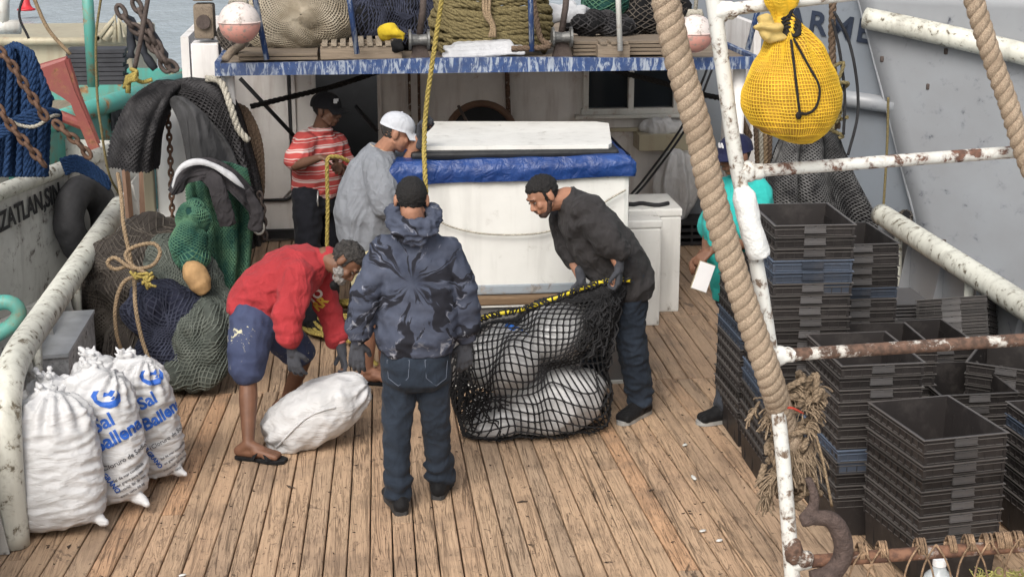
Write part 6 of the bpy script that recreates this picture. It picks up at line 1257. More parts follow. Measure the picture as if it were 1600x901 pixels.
def shoe(root, ankle, toe, name='shoe', mat='shoe', sole='sole', pitch=0.0):
    mb = MB(); d, s, hz = foot_prims(mb, ankle, toe, 1, .012, .06); g = sculpt(mb, .007, 3, lambda p, n: .002 * nz(p, 30)); o = g.build(name, M[mat], root, smooth=True)
    mb = MB(); a = V(ankle); t = V(toe); h = a - d * .095; L = (V((t.x, t.y, 0)) - V((h.x, h.y, 0))).length + .045; out = []
    for f, w in ((0, .022), (.05, .036), (.25, .040), (.45, .038), (.7, .052), (.88, .046), (.97, .028), (1, .012)): out.append((f, w))
    z0 = hz - .012; poly = [V((h.x, h.y, z0)) + d * L * f + s * w for f, w in out] + [V((h.x, h.y, z0)) + d * L * f - s * w for f, w in out[::-1]]; mb.prism(poly, (0, 0, 0), (0, 0, .024)); mb.build('sole', M[sole], o); return o
def glove(root, w, d, n, side=1, curl=.5, k_=1.05, mat='glove', thumb=.4, spread=.12, cuff=None):
    mb = MB(); hand_prims(mb, w, d, n, side, curl, k_, .0022, thumb, spread); w = V(w); dd = V(d).normalized(); mb.cap(w - dd * .055, w + dd * .02, .033, .028, 12); g = sculpt(mb, .0042, 2, lambda p, n_: .0012 * nz(p, 60)); o = g.build('glove', M[mat], root, smooth=True)
    if cuff: m = MB(); a = w - dd * .055; m.tube([a - dd * .01, a + dd * .004], .0345, 16); m.build('cuff', simple(cuff[0], cuff[1], .9), o, smooth=True)
    return o
def body(root, skin, J, hands=(), bare_feet=(), face=True, kh=1.0, extra=None, arm=1.0, leg=1.0, jaw=1.0):
    mb = MB(); hc, up, f = J['head']; s, f, up, Fm, P_ = head_prims(mb, V(hc), up, f, kh, jaw)
    nb = V(J['neck']); mb.cap(V(hc) - V(up) * .055 * kh - f * .02, nb, .056, .064, 14)
    L, Rr = V(J['sh'][0]), V(J['sh'][1]); hl, hr = V(J['hip'][0]), V(J['hip'][1]); sc = (L + Rr) / 2; hc_ = (hl + hr) / 2; sv = (Rr - L).normalized()
    mb.loft([(sc + (nb - sc) * .6, .06, .055, sv), (sc, .12, .065, sv), (sc + (hc_ - sc) * .35, .12, .08, sv), (sc + (hc_ - sc) * .7, .115, .08, sv), (hc_, .13, .09, sv), (hc_ + (hc_ - sc) * .15, .12, .08, sv)], 20, 2.2)
    for i in (0, 1):
        a, e, w = V(J['sh'][i]), V(J['el'][i]), V(J['wr'][i]); a = a + (sc - a) * .14; mb.cap(a, e, .041 * arm, .036 * arm, 12); mb.cap(e, e + (w - e) * .35, .037 * arm, .037 * arm, 12); mb.cap(e + (w - e) * .35, w, .037 * arm, .025 * arm, 12)
        h, k2, an = V(J['hip'][i]), V(J['kn'][i]), V(J['an'][i]); mb.cap(h, k2, .078 * leg, .050 * leg, 14); mb.cap(k2, k2 + (an - k2) * .3, .050 * leg, .055 * leg, 14); mb.cap(k2 + (an - k2) * .3, an, .055 * leg, .033 * leg, 14)
        foot_prims(mb, an, J['toe'][i])
    for h in hands: hand_prims(mb, *h[0], **h[1])
    for i in bare_feet: toes(mb, J['an'][i], J['toe'][i])
    if extra: extra(mb)
    sculpt(mb, .0055, 3).build('body', SK[skin], root, smooth=True)
    if face: eyes(V(hc), up, f, root, P_, Fm, kh)
    return s, f, up, Fm, P_
def hair_cap(root, P_, Fm, k_=1.0, mat='hair', grow=.006, curl=0.0, back=.022, low=0.0):
    """hair grown from the head's own surface: it dips under the skin outside the hairline"""
    hb = MB(); c = P_(0, 0, 0); head_prims(hb, c, Fm.col[2], Fm.col[1], k_); bv = bvh_of(sculpt(hb, .006, 3)); o = P_(0, -.014, .018); Mi = Fm.transposed(); top = .003 + grow * .75
    sm = lambda e0, e1, x: (lambda t: t * t * (3 - 2 * t))(min(1, max(0, (x - e0) / (e1 - e0))))
    def fn(u, v):
        th = math.pi * u; ph = 2 * math.pi * v; d = Fm @ V((math.sin(th) * math.cos(ph), math.sin(th) * math.sin(ph), math.cos(th))); h = bv.ray_cast(o + d * .3, -d); p = h[0] if h[0] is not None else o + d * .09
        q = (Mi @ (p - c)) / k_; a_, b_, c_ = abs(q.x), q.y, q.z; wig = nz((q.x * 60, q.y * 60, q.z * 60)) * .006
        line = .060 if b_ > .062 else (.060 - (.062 - b_) * .30 if b_ > .03 else (.050 - (.03 - b_) * 1.1 if b_ > -.004 else (.012 - (-.004 - b_) * 2.6)))
        line = max(line, -.052 - low); m = sm(-.008, .016 if b_ > -.01 else .026, c_ - line + wig)
        if b_ > -.002 and b_ < .022 and a_ > .05: m = max(m, sm(-.036, -.024, c_ + wig) * .7)
        if a_ > .058 and -.040 < b_ < .006 and c_ < .034: m *= sm(.018, .034, c_) if b_ > -.036 else 1
        g_ = top * (.55 + .45 * sm(-.02, .06, c_)); n = nz(p, 60) * .0036 + nz(p, 140, 3) * .0026 + curl * (nz(p, 55) + .6 * nz(p, 110, 2))
        return p + d * ((g_ + n) * m - .006 * (1 - m)) * k_
    mb = MB(); mb.grid(fn, 70, 110, cv=True); mb.build('hair', M[mat], root, smooth=True)
def cap_hat(root, P_, Fm, col, k_=1.0, name='cap', brimcol=None, brimdir=None, logo=None, low=0):
    m_ = fabric(name + '_cloth' + str(len(bpy.data.materials)), col); bm_ = fabric(name + '_brim_cloth' + str(len(bpy.data.materials)), brimcol or col); mb = MB(); seg, rings = 28, 12; vs = []
    R_ = (.084 * k_, .104 * k_, .092 * k_); c0 = P_(0, -.010, .030 - low); S_, F_, U_ = Fm.col[0], Fm.col[1], Fm.col[2]
    for lay, sc in ((0, 1.0), (1, .95)):
        for i in range(rings + 1):
            th = math.pi / 2 * i / rings * 1.02
            for j in range(seg):
                ph = 2 * math.pi * j / seg; pan = 1 + .012 * abs(math.cos(ph * 3)); vs.append(tuple(c0 + S_ * (R_[0] * sc * math.sin(th) * math.cos(ph) * pan) + F_ * (R_[1] * sc * math.sin(th) * math.sin(ph) * pan) + U_ * (R_[2] * sc * math.cos(th) ** .85 if math.cos(th) > 0 else -.006)))
    n = (rings + 1) * seg; q = [(a * n + i * seg + j, a * n + (i + 1) * seg + j, a * n + (i + 1) * seg + (j + 1) % seg, a * n + i * seg + (j + 1) % seg) for a in (0, 1) for i in range(rings) for j in range(seg)] + [(rings * seg + j, rings * seg + (j + 1) % seg, n + rings * seg + (j + 1) % seg, n + rings * seg + j) for j in range(seg)]
    mb.add(vs, q); mb.ell(c0 + U_ * R_[2], (.008, .008, .005), Fm, 10, 6); o = mb.build('cap', m_, root, smooth=True)
    mb = MB(); a1 = 1.05; pts = []
    def br(u, v): an = -a1 + 2 * a1 * u; r = R_[1] * (.97 + .0 * v); x = math.sin(an) * R_[0] * 1.0; y = math.cos(an) * R_[1] * .99; ext = .068 * k_ * v * (math.cos(an * 1.15) ** .6 if math.cos(an * 1.15) > 0 else 0); return c0 + S_ * x * (1 + .05 * v) + F_ * (y + ext) + U_ * (.004 - .022 * v * 1 - .020 * (abs(x) / R_[0]) ** 2 * v - .004)
    mb.grid(br, 20, 8); v0 = mb.v[0] - np.array(tuple(U_)) * .005; mb.add(v0, [(i * 9 + j, i * 9 + j + 1, (i + 1) * 9 + j + 1, (i + 1) * 9 + j) for i in range(20) for j in range(8)]); off = 21 * 9; mb.f.setdefault((4, 0), []).append(np.array([(i * 9 + 8, (i + 1) * 9 + 8, off + (i + 1) * 9 + 8, off + i * 9 + 8) for i in range(20)])); mb.build('brim', bm_, o, smooth=True)
    if logo: m = MB(); put_text(m, logo[0], logo[1] * k_, c0 + F_ * R_[1] * .93 * logo[3][1] + S_ * R_[0] * 1.0 * logo[3][0] + U_ * .045 * k_, S_ * (-logo[3][1]) + F_ * logo[3][0] if False else (S_ * logo[4][0] + F_ * logo[4][1]), U_, .004, .003); m.build('badge', simple('badge_' + logo[0], logo[2], .7), o)
    return o
def sleeve(mb, pts, rad): 
    for i in range(len(pts) - 1): mb.cap(pts[i], pts[i + 1], rad[i], rad[i + 1], 16)
def torso(mb, st, power=2.3): mb.loft(st, 28, power)
Q = lambda x, y, Y: U(x, y, Y=Y)
def person(label, loc): return empty('person', (loc[0], loc[1], 0), label, 'person')
def stripes_mat():
    m, nt, b = newmat('red_striped_jersey'); t = NT(nt); z = t.sep()[2]; w = t.math('ADD', z, t.math('MULTIPLY', t.noise(6, 2), .03))
    def band(fr, ph, wd): return t.ramp(t.math('FRACT', t.math('ADD', t.math('MULTIPLY', w, fr), ph)), [(0, 0), (.02, 1), (wd, 1), (wd + .03, 0)])
    mk = t.math('MAXIMUM', band(17, 0, .10), t.math('MAXIMUM', band(17, .3, .05), band(8.5, .62, .07))); t.set(b, t.mix(mk, (.42, .06, .055), (.58, .48, .46)), .9); t.bump(t.noise(20, 4), b, .3, .01); return m
def tiedye():
    m, nt, b = newmat('tie_dye_fleece'); t = NT(nt); x, y, z = t.sep(); dx = t.math('SUBTRACT', x, -.005); dz = t.math('SUBTRACT', z, 1.245)
    an = t.math('ADD', t.math('ARCTAN2', dx, dz), t.math('MULTIPLY', t.noise(4, 3, .5), 1.2)); r = t.math('SQRT', t.math('ADD', t.math('MULTIPLY', dx, dx), t.math('MULTIPLY', dz, dz)))
    cb = nt.nodes.new('ShaderNodeCombineXYZ'); nt.links.new(t.math('SINE', an), cb.inputs[0]); nt.links.new(t.math('COSINE', an), cb.inputs[1]); nt.links.new(t.math('MULTIPLY', r, 1.5), cb.inputs[2]); co = cb.outputs[0]
    n1 = t.noise(2.6, 4, .55, 1.2, co=co); n2 = t.noise(5.5, 4, .5, .5, co=co); n3 = t.noise(9, 4, .6)
    c = t.mix(t.ramp(n3, [(.3, 0), (.7, 1)]), (.042, .05, .076), (.08, .092, .13)); blk = t.ramp(n1, [(.535, 0), (.565, 1)]); edge = t.ramp(n1, [(.51, 0), (.53, 1), (.545, 0)])
    far = t.ramp(r, [(.10, 0), (.22, 1)]); c = t.mix(t.math('MULTIPLY', t.math('MULTIPLY', edge, t.ramp(n2, [(.52, 0), (.6, 1)])), far), c, (.26, .27, .32)); c = t.mix(t.math('MULTIPLY', blk, t.ramp(r, [(.02, 0), (.07, 1)])), c, (.020, .021, .028))
    wh = t.math('MULTIPLY', t.ramp(t.noise(11, 5, .6, .8), [(.60, 0), (.66, 1)]), t.ramp(r, [(.25, 0), (.42, 1)])); c = t.mix(wh, c, (.30, .31, .35)); t.set(b, c, .92); b.inputs['Specular IOR Level'].default_value = .15; t.bump(t.math('ADD', t.noise(16, 3), t.math('MULTIPLY', t.noise(300, 2), .1)), b, .25, .010); return m
def shorts_mat():
    m, nt, b = newmat('printed_navy_shorts'); t = NT(nt); n = t.noise(5, 4); c = t.mix(n, (.028, .04, .095), (.05, .065, .13)); v = t.noise(9, 5, .75, 2.0); m1 = t.math('MULTIPLY', t.ramp(v, [(.60, 0), (.63, 1)]), t.ramp(t.noise(3.2, 2), [(.52, 0), (.58, 1)])); c = t.mix(m1, c, (.55, .52, .36)); t.set(b, c, .85); t.bump(t.noise(26, 4), b, .35, .012); return m
def patch(root, pts, r, mat, name): m = MB(); m.tube(pts, r, 5); return m.build(name, mat, root, smooth=True)
X = V((1, 0, 0)); YV = V((0, 1, 0)); ZV = V((0, 0, 1))
# ---------------------------------------------------------------- tie-dye hoodie man seen from behind
def man_hoodie():
    B = 7.46; t = person('man in tie-dye grey hoodie and jeans seen from behind in the centre', Q(650, 790, B))
    an = [U(622, 770, z=.088), U(688, 746, z=.088)]; toe = [an[0] + V((-.03, .16, 0)), an[1] + V((.04, .16, 0))]
    J = dict(head=(Q(643, 312, 7.42), (.02, .22, 1), (.04, 1, -.22)), neck=Q(648, 356, 7.42), sh=(Q(597, 388, B), Q(703, 388, B)), el=(Q(571, 460, 7.43), Q(727, 460, 7.45)), wr=(Q(558, 532, 7.47), Q(727, 534, 7.50)), hip=(Q(626, 562, B), Q(674, 562, B)), kn=(Q(620, 668, 7.46), Q(680, 655, 7.52)), an=an, toe=toe)
    hs = [((J['wr'][0], V((-.06, -.05, -1)), V((.1, 1, 0))), dict(side=1, curl=.35)), ((J['wr'][1], V((-.02, -.05, -1)), V((-.1, 1, 0))), dict(side=-1, curl=.45))]
    s, f, up, Fm, P_ = body(t, 'c', J, hs, face=False, kh=.98); hair_cap(t, P_, Fm, .98, 'hair', .006, .001, low=.034)
    for (a, k_) in hs: glove(t, *a, side=k_['side'], curl=k_['curl'], k_=1.08)
    for i in (0, 1): shoe(t, an[i], toe[i])
    hem = Q(650, 546, B); sc = Q(650, 382, B); mb = MB()
    torso(mb, [(hem + V((0, 0, -.005)), .185, .135, X), (hem + V((0, 0, .03)), .195, .145, X), (hem + V((0, 0, .07)), .205, .155, X), (Q(654, 490, B), .200, .150, X), (Q(653, 440, B), .196, .145, X), (Q(652, 405, B), .192, .135, X), (Q(650, 384, B), .158, .11, X), (Q(649, 362, 7.44), .105, .085, X), (Q(648, 350, 7.43), .085, .078, X)])
    for i, w_ in ((0, Q(558, 524, 7.47)), (1, Q(727, 526, 7.50))): e = J['el'][i]; sleeve(mb, [J['sh'][i] + V((.02 if i == 0 else -.02, 0, -.01)), e, e + (w_ - e) * .8, w_], [.082, .074, .072, .046])
    foc = [(J['el'][0], .14, .010, ZV, 60), (J['el'][1], .14, .010, ZV, 60), (hem + V((0, 0, .06)), .2, .006, ZV, 55), (Q(558, 510, 7.47), .09, .010, ZV, 85), (Q(727, 512, 7.5), .09, .010, ZV, 85)]
    td = tiedye(); ho = sculpt(mb, .009, 4, wrinkle(.008, 6.5, (1, 1, 1.3), 2, foc)).build('hoodie', td, t, smooth=True)
    hm_ = MB(); hc = Q(647, 349, 7.37); hm_.tube([hc + V((.102 * math.cos(a), .03 + .088 * math.sin(a), .030 * math.cos(a * 2) * .5 + (.035 if math.sin(a) > 0 else 0))) for a in np.linspace(0, 6.283, 28, endpoint=False)], .037, 12, closed=True); hm_.ell(hc + V((0, -.04, -.022)), (.115, .055, .052)); hm_.ell(hc + V((0, -.045, -.058)), (.07, .042, .042))
    sculpt(hm_, .008, 4, wrinkle(.012, 10, (1, 1, 2.4), 8)).build('hood', td, ho, smooth=True)
    mb = MB(); W = Q(651, 553, B); torso(mb, [(W + V((0, 0, .06)), .16, .115, X), (W, .180, .135, X), (Q(650, 590, B), .182, .14, X), (Q(650, 603, B), .12, .10, X)])
    for i in (0, 1): h = J['hip'][i]; k2 = J['kn'][i]; a = an[i]; sleeve(mb, [h + V((0, 0, -.02)), k2, k2 + (a - k2) * .6, a + V((0, 0, .03))], [.098, .076, .067, .082])
    foc = [(an[0] + V((0, 0, .06)), .15, .020, ZV, 70), (an[1] + V((0, 0, .07)), .16, .020, ZV, 70), (J['kn'][0], .14, .004, V((.3,0,.95)), 50), (J['kn'][1], .14, .004, V((-.3,0,.95)), 45)]
    j = sculpt(mb, .009, 4, wrinkle(.006, 6, (1, 1, 1.2), 4, foc)); bv = bvh_of(j); jo = j.build('jeans', M['denim'], t, smooth=True); st = simple('denim_stitching', (.10, .12, .16), .8)
    def on(x, y): h = bv.ray_cast(V((0, 0, CAM_Z)), ray(x, y).normalized()); return (h[0] + h[1] * .001) if h[0] is not None else Q(x, y, B)
    for x0, x1 in ((605, 640), (664, 699)): m = MB(); m.tube(resample([on(x0, 562), on(x0 + 2, 590), on((x0 + x1) / 2, 602), on(x1 - 2, 590), on(x1, 562), on(x0, 562)], .01), .0022, 4); m.build('pocket_seam', st, jo, smooth=True)
man_hoodie()
# ---------------------------------------------------------------- bearded man in red bending over the sack
def man_red():
    t = person('bearded barefoot-sandalled man in red shirt and navy shorts bending over a white sack', Q(400, 700, 8.4))
    an = [U(446, 626, z=.088), U(388, 694, z=.088)]; toe = [an[0] + V((.16, -.04, 0)), an[1] + V((.16, -.06, 0))]
    J = dict(head=(Q(540, 409, 8.5), (.80, -.02, .52), (.45, -.28, -.8)), neck=Q(508, 402, 8.55), sh=(Q(500, 425, 8.74), Q(468, 428, 8.38)), el=(Q(516, 492, 8.70), Q(450, 490, 8.30)), wr=(Q(534, 548, 8.60), Q(456, 546, 8.28)), hip=(Q(415, 487, 8.72), Q(396, 490, 8.48)), kn=(Q(474, 560, 8.86), Q(388, 592, 8.40)), an=an, toe=toe)
    hs = [((J['wr'][0], V((.15, -.1, -1)), V((-1, -.3, 0))), dict(side=1, curl=.7)), ((J['wr'][1], V((.12, -.02, -1)), V((.3, .9, 0))), dict(side=1, curl=.4, spread=.25))]
    s, f, up, Fm, P_ = body(t, 'b', J, hs, bare_feet=(0, 1), kh=1.0, leg=.98); hair_cap(t, P_, Fm, 1.0, 'hair_grey', .013, .007, low=.01)
    mb = MB(); mb.ell(P_(0, .055, -.078), (.052, .045, .036), Fm); 
    for q in (-1, 1): mb.ell(P_(q * .048, .025, -.052), (.024, .036, .034), Fm)
    sculpt(mb, .006, 2, lambda p, n: .006 * nz(p, 70)).build('beard', M['beard_grey'], t, smooth=True)
    mb = MB(); mb.ell(P_(0, .075, -.125), (.045, .03, .028), Fm); sculpt(mb, .006, 2, lambda p, n: .004 * nz(p, 30)).build('face_mask', M['shoe'], t, smooth=True)
    for (a, k_) in hs: glove(t, *a, **k_, k_=1.06, cuff=('pink_glove_cuff', (.45, .12, .12)))
    red = fabric('faded_red_cotton', (.34, .036, .042), fold=.4); mb = MB()
    torso(mb, [(Q(384, 498, 8.6), .165, .135, YV), (Q(392, 487, 8.6), .185, .160, YV), (Q(415, 458, 8.58), .195, .172, YV), (Q(445, 435, 8.57), .205, .168, YV), (Q(470, 421, 8.56), .205, .150, YV), (Q(490, 411, 8.56), .15, .115, YV), (Q(503, 404, 8.55), .085, .075, YV)])
    eL, eR = J['el']; sleeve(mb, [Q(494, 427, 8.70), eL, Q(525, 528, 8.64)], [.088, .074, .064]); sleeve(mb, [Q(466, 432, 8.42), eR, Q(452, 527, 8.28)], [.100, .086, .070]); mb.cap(Q(490, 412, 8.56), Q(510, 402, 8.55), .085, .068)
    mb.tube([Q(525, 524, 8.64), Q(527, 533, 8.63)], .070, 16); mb.tube([Q(452, 522, 8.28), Q(453, 531, 8.28)], .077, 16)
    foc = [(eR, .17, .010, ZV, 48), (eL, .15, .010, ZV, 48), (Q(425, 500, 8.45), .22, .009, V((.8, 0, .6)), 40)]; g = sculpt(mb, .009, 4, wrinkle(.008, 6, (1.0, .5, 1.2), 1, foc)); bv = bvh_of(g); so = g.build('shirt', red, t, smooth=True)
    d0 = ray(497, 466).normalized(); h = bv.ray_cast(V((0, 0, CAM_Z)), d0)
    if h[0] is not None:
        rt = (V(Q(512, 448, 8.5)) - V(Q(486, 476, 8.5))).normalized(); upv = V((-rt.z, -.15, rt.x))
        for txt, c_, col, nm in (('TO', (492, 462), (.62, .6, .58), 'white_shirt_print'), ('RR', (500, 474), (.6, .38, .05), 'yellow_shirt_print')):
            hh = bv.ray_cast(V((0, 0, CAM_Z)), ray(*c_).normalized())
            if hh[0] is not None: m = MB(); wrap_text(m, txt, .075, hh[0], rt, upv, bv, .015, .003, .003); m.build('shirt_print', simple(nm, col, .8), so)
    mb = MB(); torso(mb, [(Q(400, 480, 8.6), .16, .13, YV), (Q(398, 495, 8.6), .185, .150, YV), (Q(397, 515, 8.6), .17, .14, YV)]); kR = J['kn'][1]; kL = J['kn'][0]
    sleeve(mb, [Q(396, 500, 8.48), Q(387, 545, 8.42), Q(386, 573, 8.40)], [.135, .118, .100]); sleeve(mb, [Q(412, 500, 8.72), Q(445, 530, 8.80), Q(466, 548, 8.85)], [.125, .11, .098]); g = sculpt(mb, .009, 3, wrinkle(.010, 6, (1, 1, .8), 6)); g.build('shorts', shorts_mat(), t, smooth=True)
    for i in (0, 1):
        a = an[i]; d = (toe[i] - a).normalized(); sd_ = d.cross(ZV); mb = MB(); z = .006; out = ((-.075, .03), (-.05, .040), (.05, .040), (.13, .056), (.19, .050), (.225, .03)); mb.prism([V((a.x, a.y, z)) + d * u + sd_ * w for u, w in out] + [V((a.x, a.y, z)) + d * u - sd_ * w for u, w in out[::-1]], (0, 0, 0), (0, 0, .016)); o = mb.build('sandal', M['sole'] if False else M['shoe'], t)
        for sg in (-1, 1): mb = MB(); mb.tube(spline([V((a.x, a.y, .02)) + d * .04 + sd_ * sg * .046, V((a.x, a.y, .068)) + d * .07 + sd_ * sg * .02, V((a.x, a.y, .060)) + d * .11 - sd_ * sg * .02, V((a.x, a.y, .02)) + d * .145 - sd_ * sg * .054], 6), .019, 10, ry=.3, up=(0, 0, 1)); mb.build('strap', M['shoe'], o, smooth=True)
man_red()
# ---------------------------------------------------------------- grey shirt man pulling the rope
def man_grey():
    B = 9.6; t = person('heavy man in light grey T-shirt and white cap gripping the yellow rope', Q(580, 590, B))
    an = [U(600, 572, z=.088), U(574, 578, z=.088)]; toe = [an[0] + V((.16, .02, 0)), an[1] + V((.16, -.04, 0))]
    J = dict(head=(Q(621, 207, 9.56), (.34, .0, 1), (.86, -.02, -.42)), neck=Q(598, 236, 9.6), sh=(Q(610, 250, 9.82), Q(590, 262, 9.42)), el=(Q(633, 262, 9.60), Q(602, 325, 9.34)), wr=(Q(657, 213, 9.50), Q(634, 352, 9.36)), hip=(Q(600, 395, 9.74), Q(574, 400, 9.48)), kn=(Q(602, 485, 9.75), Q(578, 490, 9.5)), an=an, toe=toe)
    rp = U(664, 195, Y=9.28); hs = [((J['wr'][0], V((.12, -.25, 1)), V((.75, -.6, 0))), dict(side=1, curl=1.15)), ((J['wr'][1], V((.7, .2, -.6)), V((-.3, 0, -1))), dict(side=-1, curl=.7))]
    s, f, up, Fm, P_ = body(t, 'c', J, hs, bare_feet=(0, 1), kh=1.06, arm=1.15, jaw=1.15); hair_cap(t, P_, Fm, 1.05, 'hair_grey', .002, .001, low=.016)
    cap_hat(t, P_, Fm, (.50, .52, .56), 1.08); glove(t, *hs[0][0], side=1, curl=1.15, k_=1.1)
    g_ = fabric('heather_grey_cotton', (.20, .213, .235), fold=.4, var=.1); mb = MB()
    torso(mb, [(Q(578, 385, B), .20, .185, YV), (Q(578, 372, B), .215, .205, YV), (Q(580, 335, B), .235, .235, YV), (Q(583, 295, B), .23, .215, YV), (Q(588, 262, B), .215, .165, YV), (Q(594, 242, B), .17, .115, YV), (Q(598, 230, B), .085, .08, YV)], 2.1)
    sleeve(mb, [Q(592, 262, 9.44), Q(600, 305, 9.36), Q(603, 318, 9.35)], [.105, .100, .094]); sleeve(mb, [Q(608, 253, 9.80), Q(625, 258, 9.66)], [.10, .085])
    sculpt(mb, .009, 4, wrinkle(.008, 5, (1.6, 1.6, .5), 9, [(Q(560, 350, 9.45), .25, .005, V((.9, 0, .4)), 34)])).build('t_shirt', g_, t, smooth=True)
    m = MB(); m.tube([Q(598, 236, B) + V((math.cos(a) * .075, math.sin(a) * .075, .015 + .03 * -math.cos(a))) for a in np.linspace(0, 6.283, 24, endpoint=False)], .005, 6, closed=True); m.build('neck_chain', simple('pale_chain', (.5, .42, .3), .4), t, smooth=True)
    mb = MB(); torso(mb, [(Q(582, 385, B), .18, .17, YV), (Q(586, 415, B), .185, .165, YV)]); sleeve(mb, [Q(576, 405, 9.49), Q(577, 470, 9.5)], [.125, .105]); sleeve(mb, [Q(600, 402, 9.72), Q(602, 465, 9.74)], [.12, .105]); sculpt(mb, .010, 3, wrinkle(.008, 6)).build('shorts', fabric('khaki_cotton', (.38, .34, .20)), t, smooth=True)
    for i in (0, 1): a = an[i]; d = (toe[i] - a).normalized(); sd_ = d.cross(ZV); mb = MB(); out = ((-.08, .03), (-.04, .038), (.13, .05), (.22, .03)); mb.prism([V((a.x, a.y, .004)) + d * u + sd_ * w for u, w in out] + [V((a.x, a.y, .004)) + d * u - sd_ * w for u, w in out[::-1]], (0, 0, 0), (0, 0, .014)); mb.build('sandal', M['shoe'], t)
man_grey()
# ---------------------------------------------------------------- striped polo man
def man_striped():
    B = 10.9; t = person('man in red and white striped polo and black cap holding rope ends', Q(495, 500, B))
    an = [U(512, 490, z=.088), U(484, 497, z=.088)]; toe = [an[0] + V((.12, -.10, 0)), an[1] + V((.09, -.14, 0))]
    J = dict(head=(Q(511, 172, 10.86), (.06, -.03, 1), (.86, -.40, -.12)), neck=Q(501, 204, 10.9), sh=(Q(527, 222, 11.02), Q(474, 222, 10.78)), el=(Q(540, 268, 10.98), Q(462, 258, 10.62)), wr=(Q(530, 258, 10.70), Q(500, 246, 10.50)), hip=(Q(508, 305, 11.0), Q(480, 305, 10.82)), kn=(Q(510, 402, 11.0), Q(482, 404, 10.80)), an=an, toe=toe)
    hs = [((J['wr'][0], V((-.1, -.9, .1)), V((-.6, 0, -1))), dict(side=1, curl=1.1)), ((J['wr'][1], V((1, .1, .02)), V((0, .2, -1))), dict(side=-1, curl=1.05))]
    s, f, up, Fm, P_ = body(t, 'd', J, hs, kh=1.02); hair_cap(t, P_, Fm, 1.0, 'hair', .003, low=.01)
    cap_hat(t, P_, Fm, (.012, .012, .014), 1.10, logo=('SF', .035, (.6, .6, .6), (.45, .9), (-.9, .45)))
    sm = stripes_mat(); mb = MB(); sd_ = V((.9, .45, 0)).normalized()
    torso(mb, [(Q(494, 306, 10.9), .165, .125, sd_), (Q(494, 295, 10.9), .175, .14, sd_), (Q(495, 265, 10.9), .178, .145, sd_), (Q(497, 240, 10.9), .19, .13, sd_), (Q(499, 220, 10.9), .185, .11, sd_), (Q(501, 205, 10.9), .085, .075, sd_)])
    sleeve(mb, [Q(477, 224, 10.80), Q(464, 248, 10.66)], [.092, .088]); sleeve(mb, [Q(524, 224, 11.0), Q(536, 252, 11.0)], [.088, .085]); mb.tube([Q(501, 206, 10.9) + V((math.cos(a) * .075, math.sin(a) * .075, .015)) for a in np.linspace(0, 6.283, 20, endpoint=False)], .018, 8, closed=True)
    sculpt(mb, .009, 4, wrinkle(.010, 6, (1, 1, .8), 12)).build('polo_shirt', sm, t, smooth=True)
    mb = MB(); torso(mb, [(Q(494, 292, 10.9), .15, .11, sd_), (Q(494, 310, 10.9), .165, .125, sd_), (Q(494, 330, 10.9), .15, .12, sd_)]); 
    for i in (0, 1): sleeve(mb, [J['hip'][i], J['kn'][i], an[i] + V((0, 0, .02))], [.11, .09, .085])
    sculpt(mb, .010, 4, wrinkle(.008, 6)).build('trousers', fabric('black_trousers', (.014, .015, .02)), t, smooth=True); m = MB(); m.tube([Q(497, 298, 10.74), Q(496, 312, 10.73), Q(497, 322, 10.73)], .006, 6); m.build('key_clip', simple('nickel', (.45, .45, .45), .35, metal=.6) if 'nickel' not in bpy.data.materials else bpy.data.materials['nickel'], t, smooth=True)
    for i in (0, 1): shoe(t, an[i], toe[i])
    simple_rope('rope_end', [Q(545, 252, 10.5), Q(533, 246, 10.46), Q(522, 244, 10.44), Q(512, 248, 10.42), Q(511, 275, 10.42), Q(512, 320, 10.42), Q(511, 380, 10.42), Q(512, 440, 10.42), U(516, 500, z=.03)], .015, M['rope_yellow'], 'yellow rope hanging from the hands of the striped polo man', pitch=.11)
man_striped()
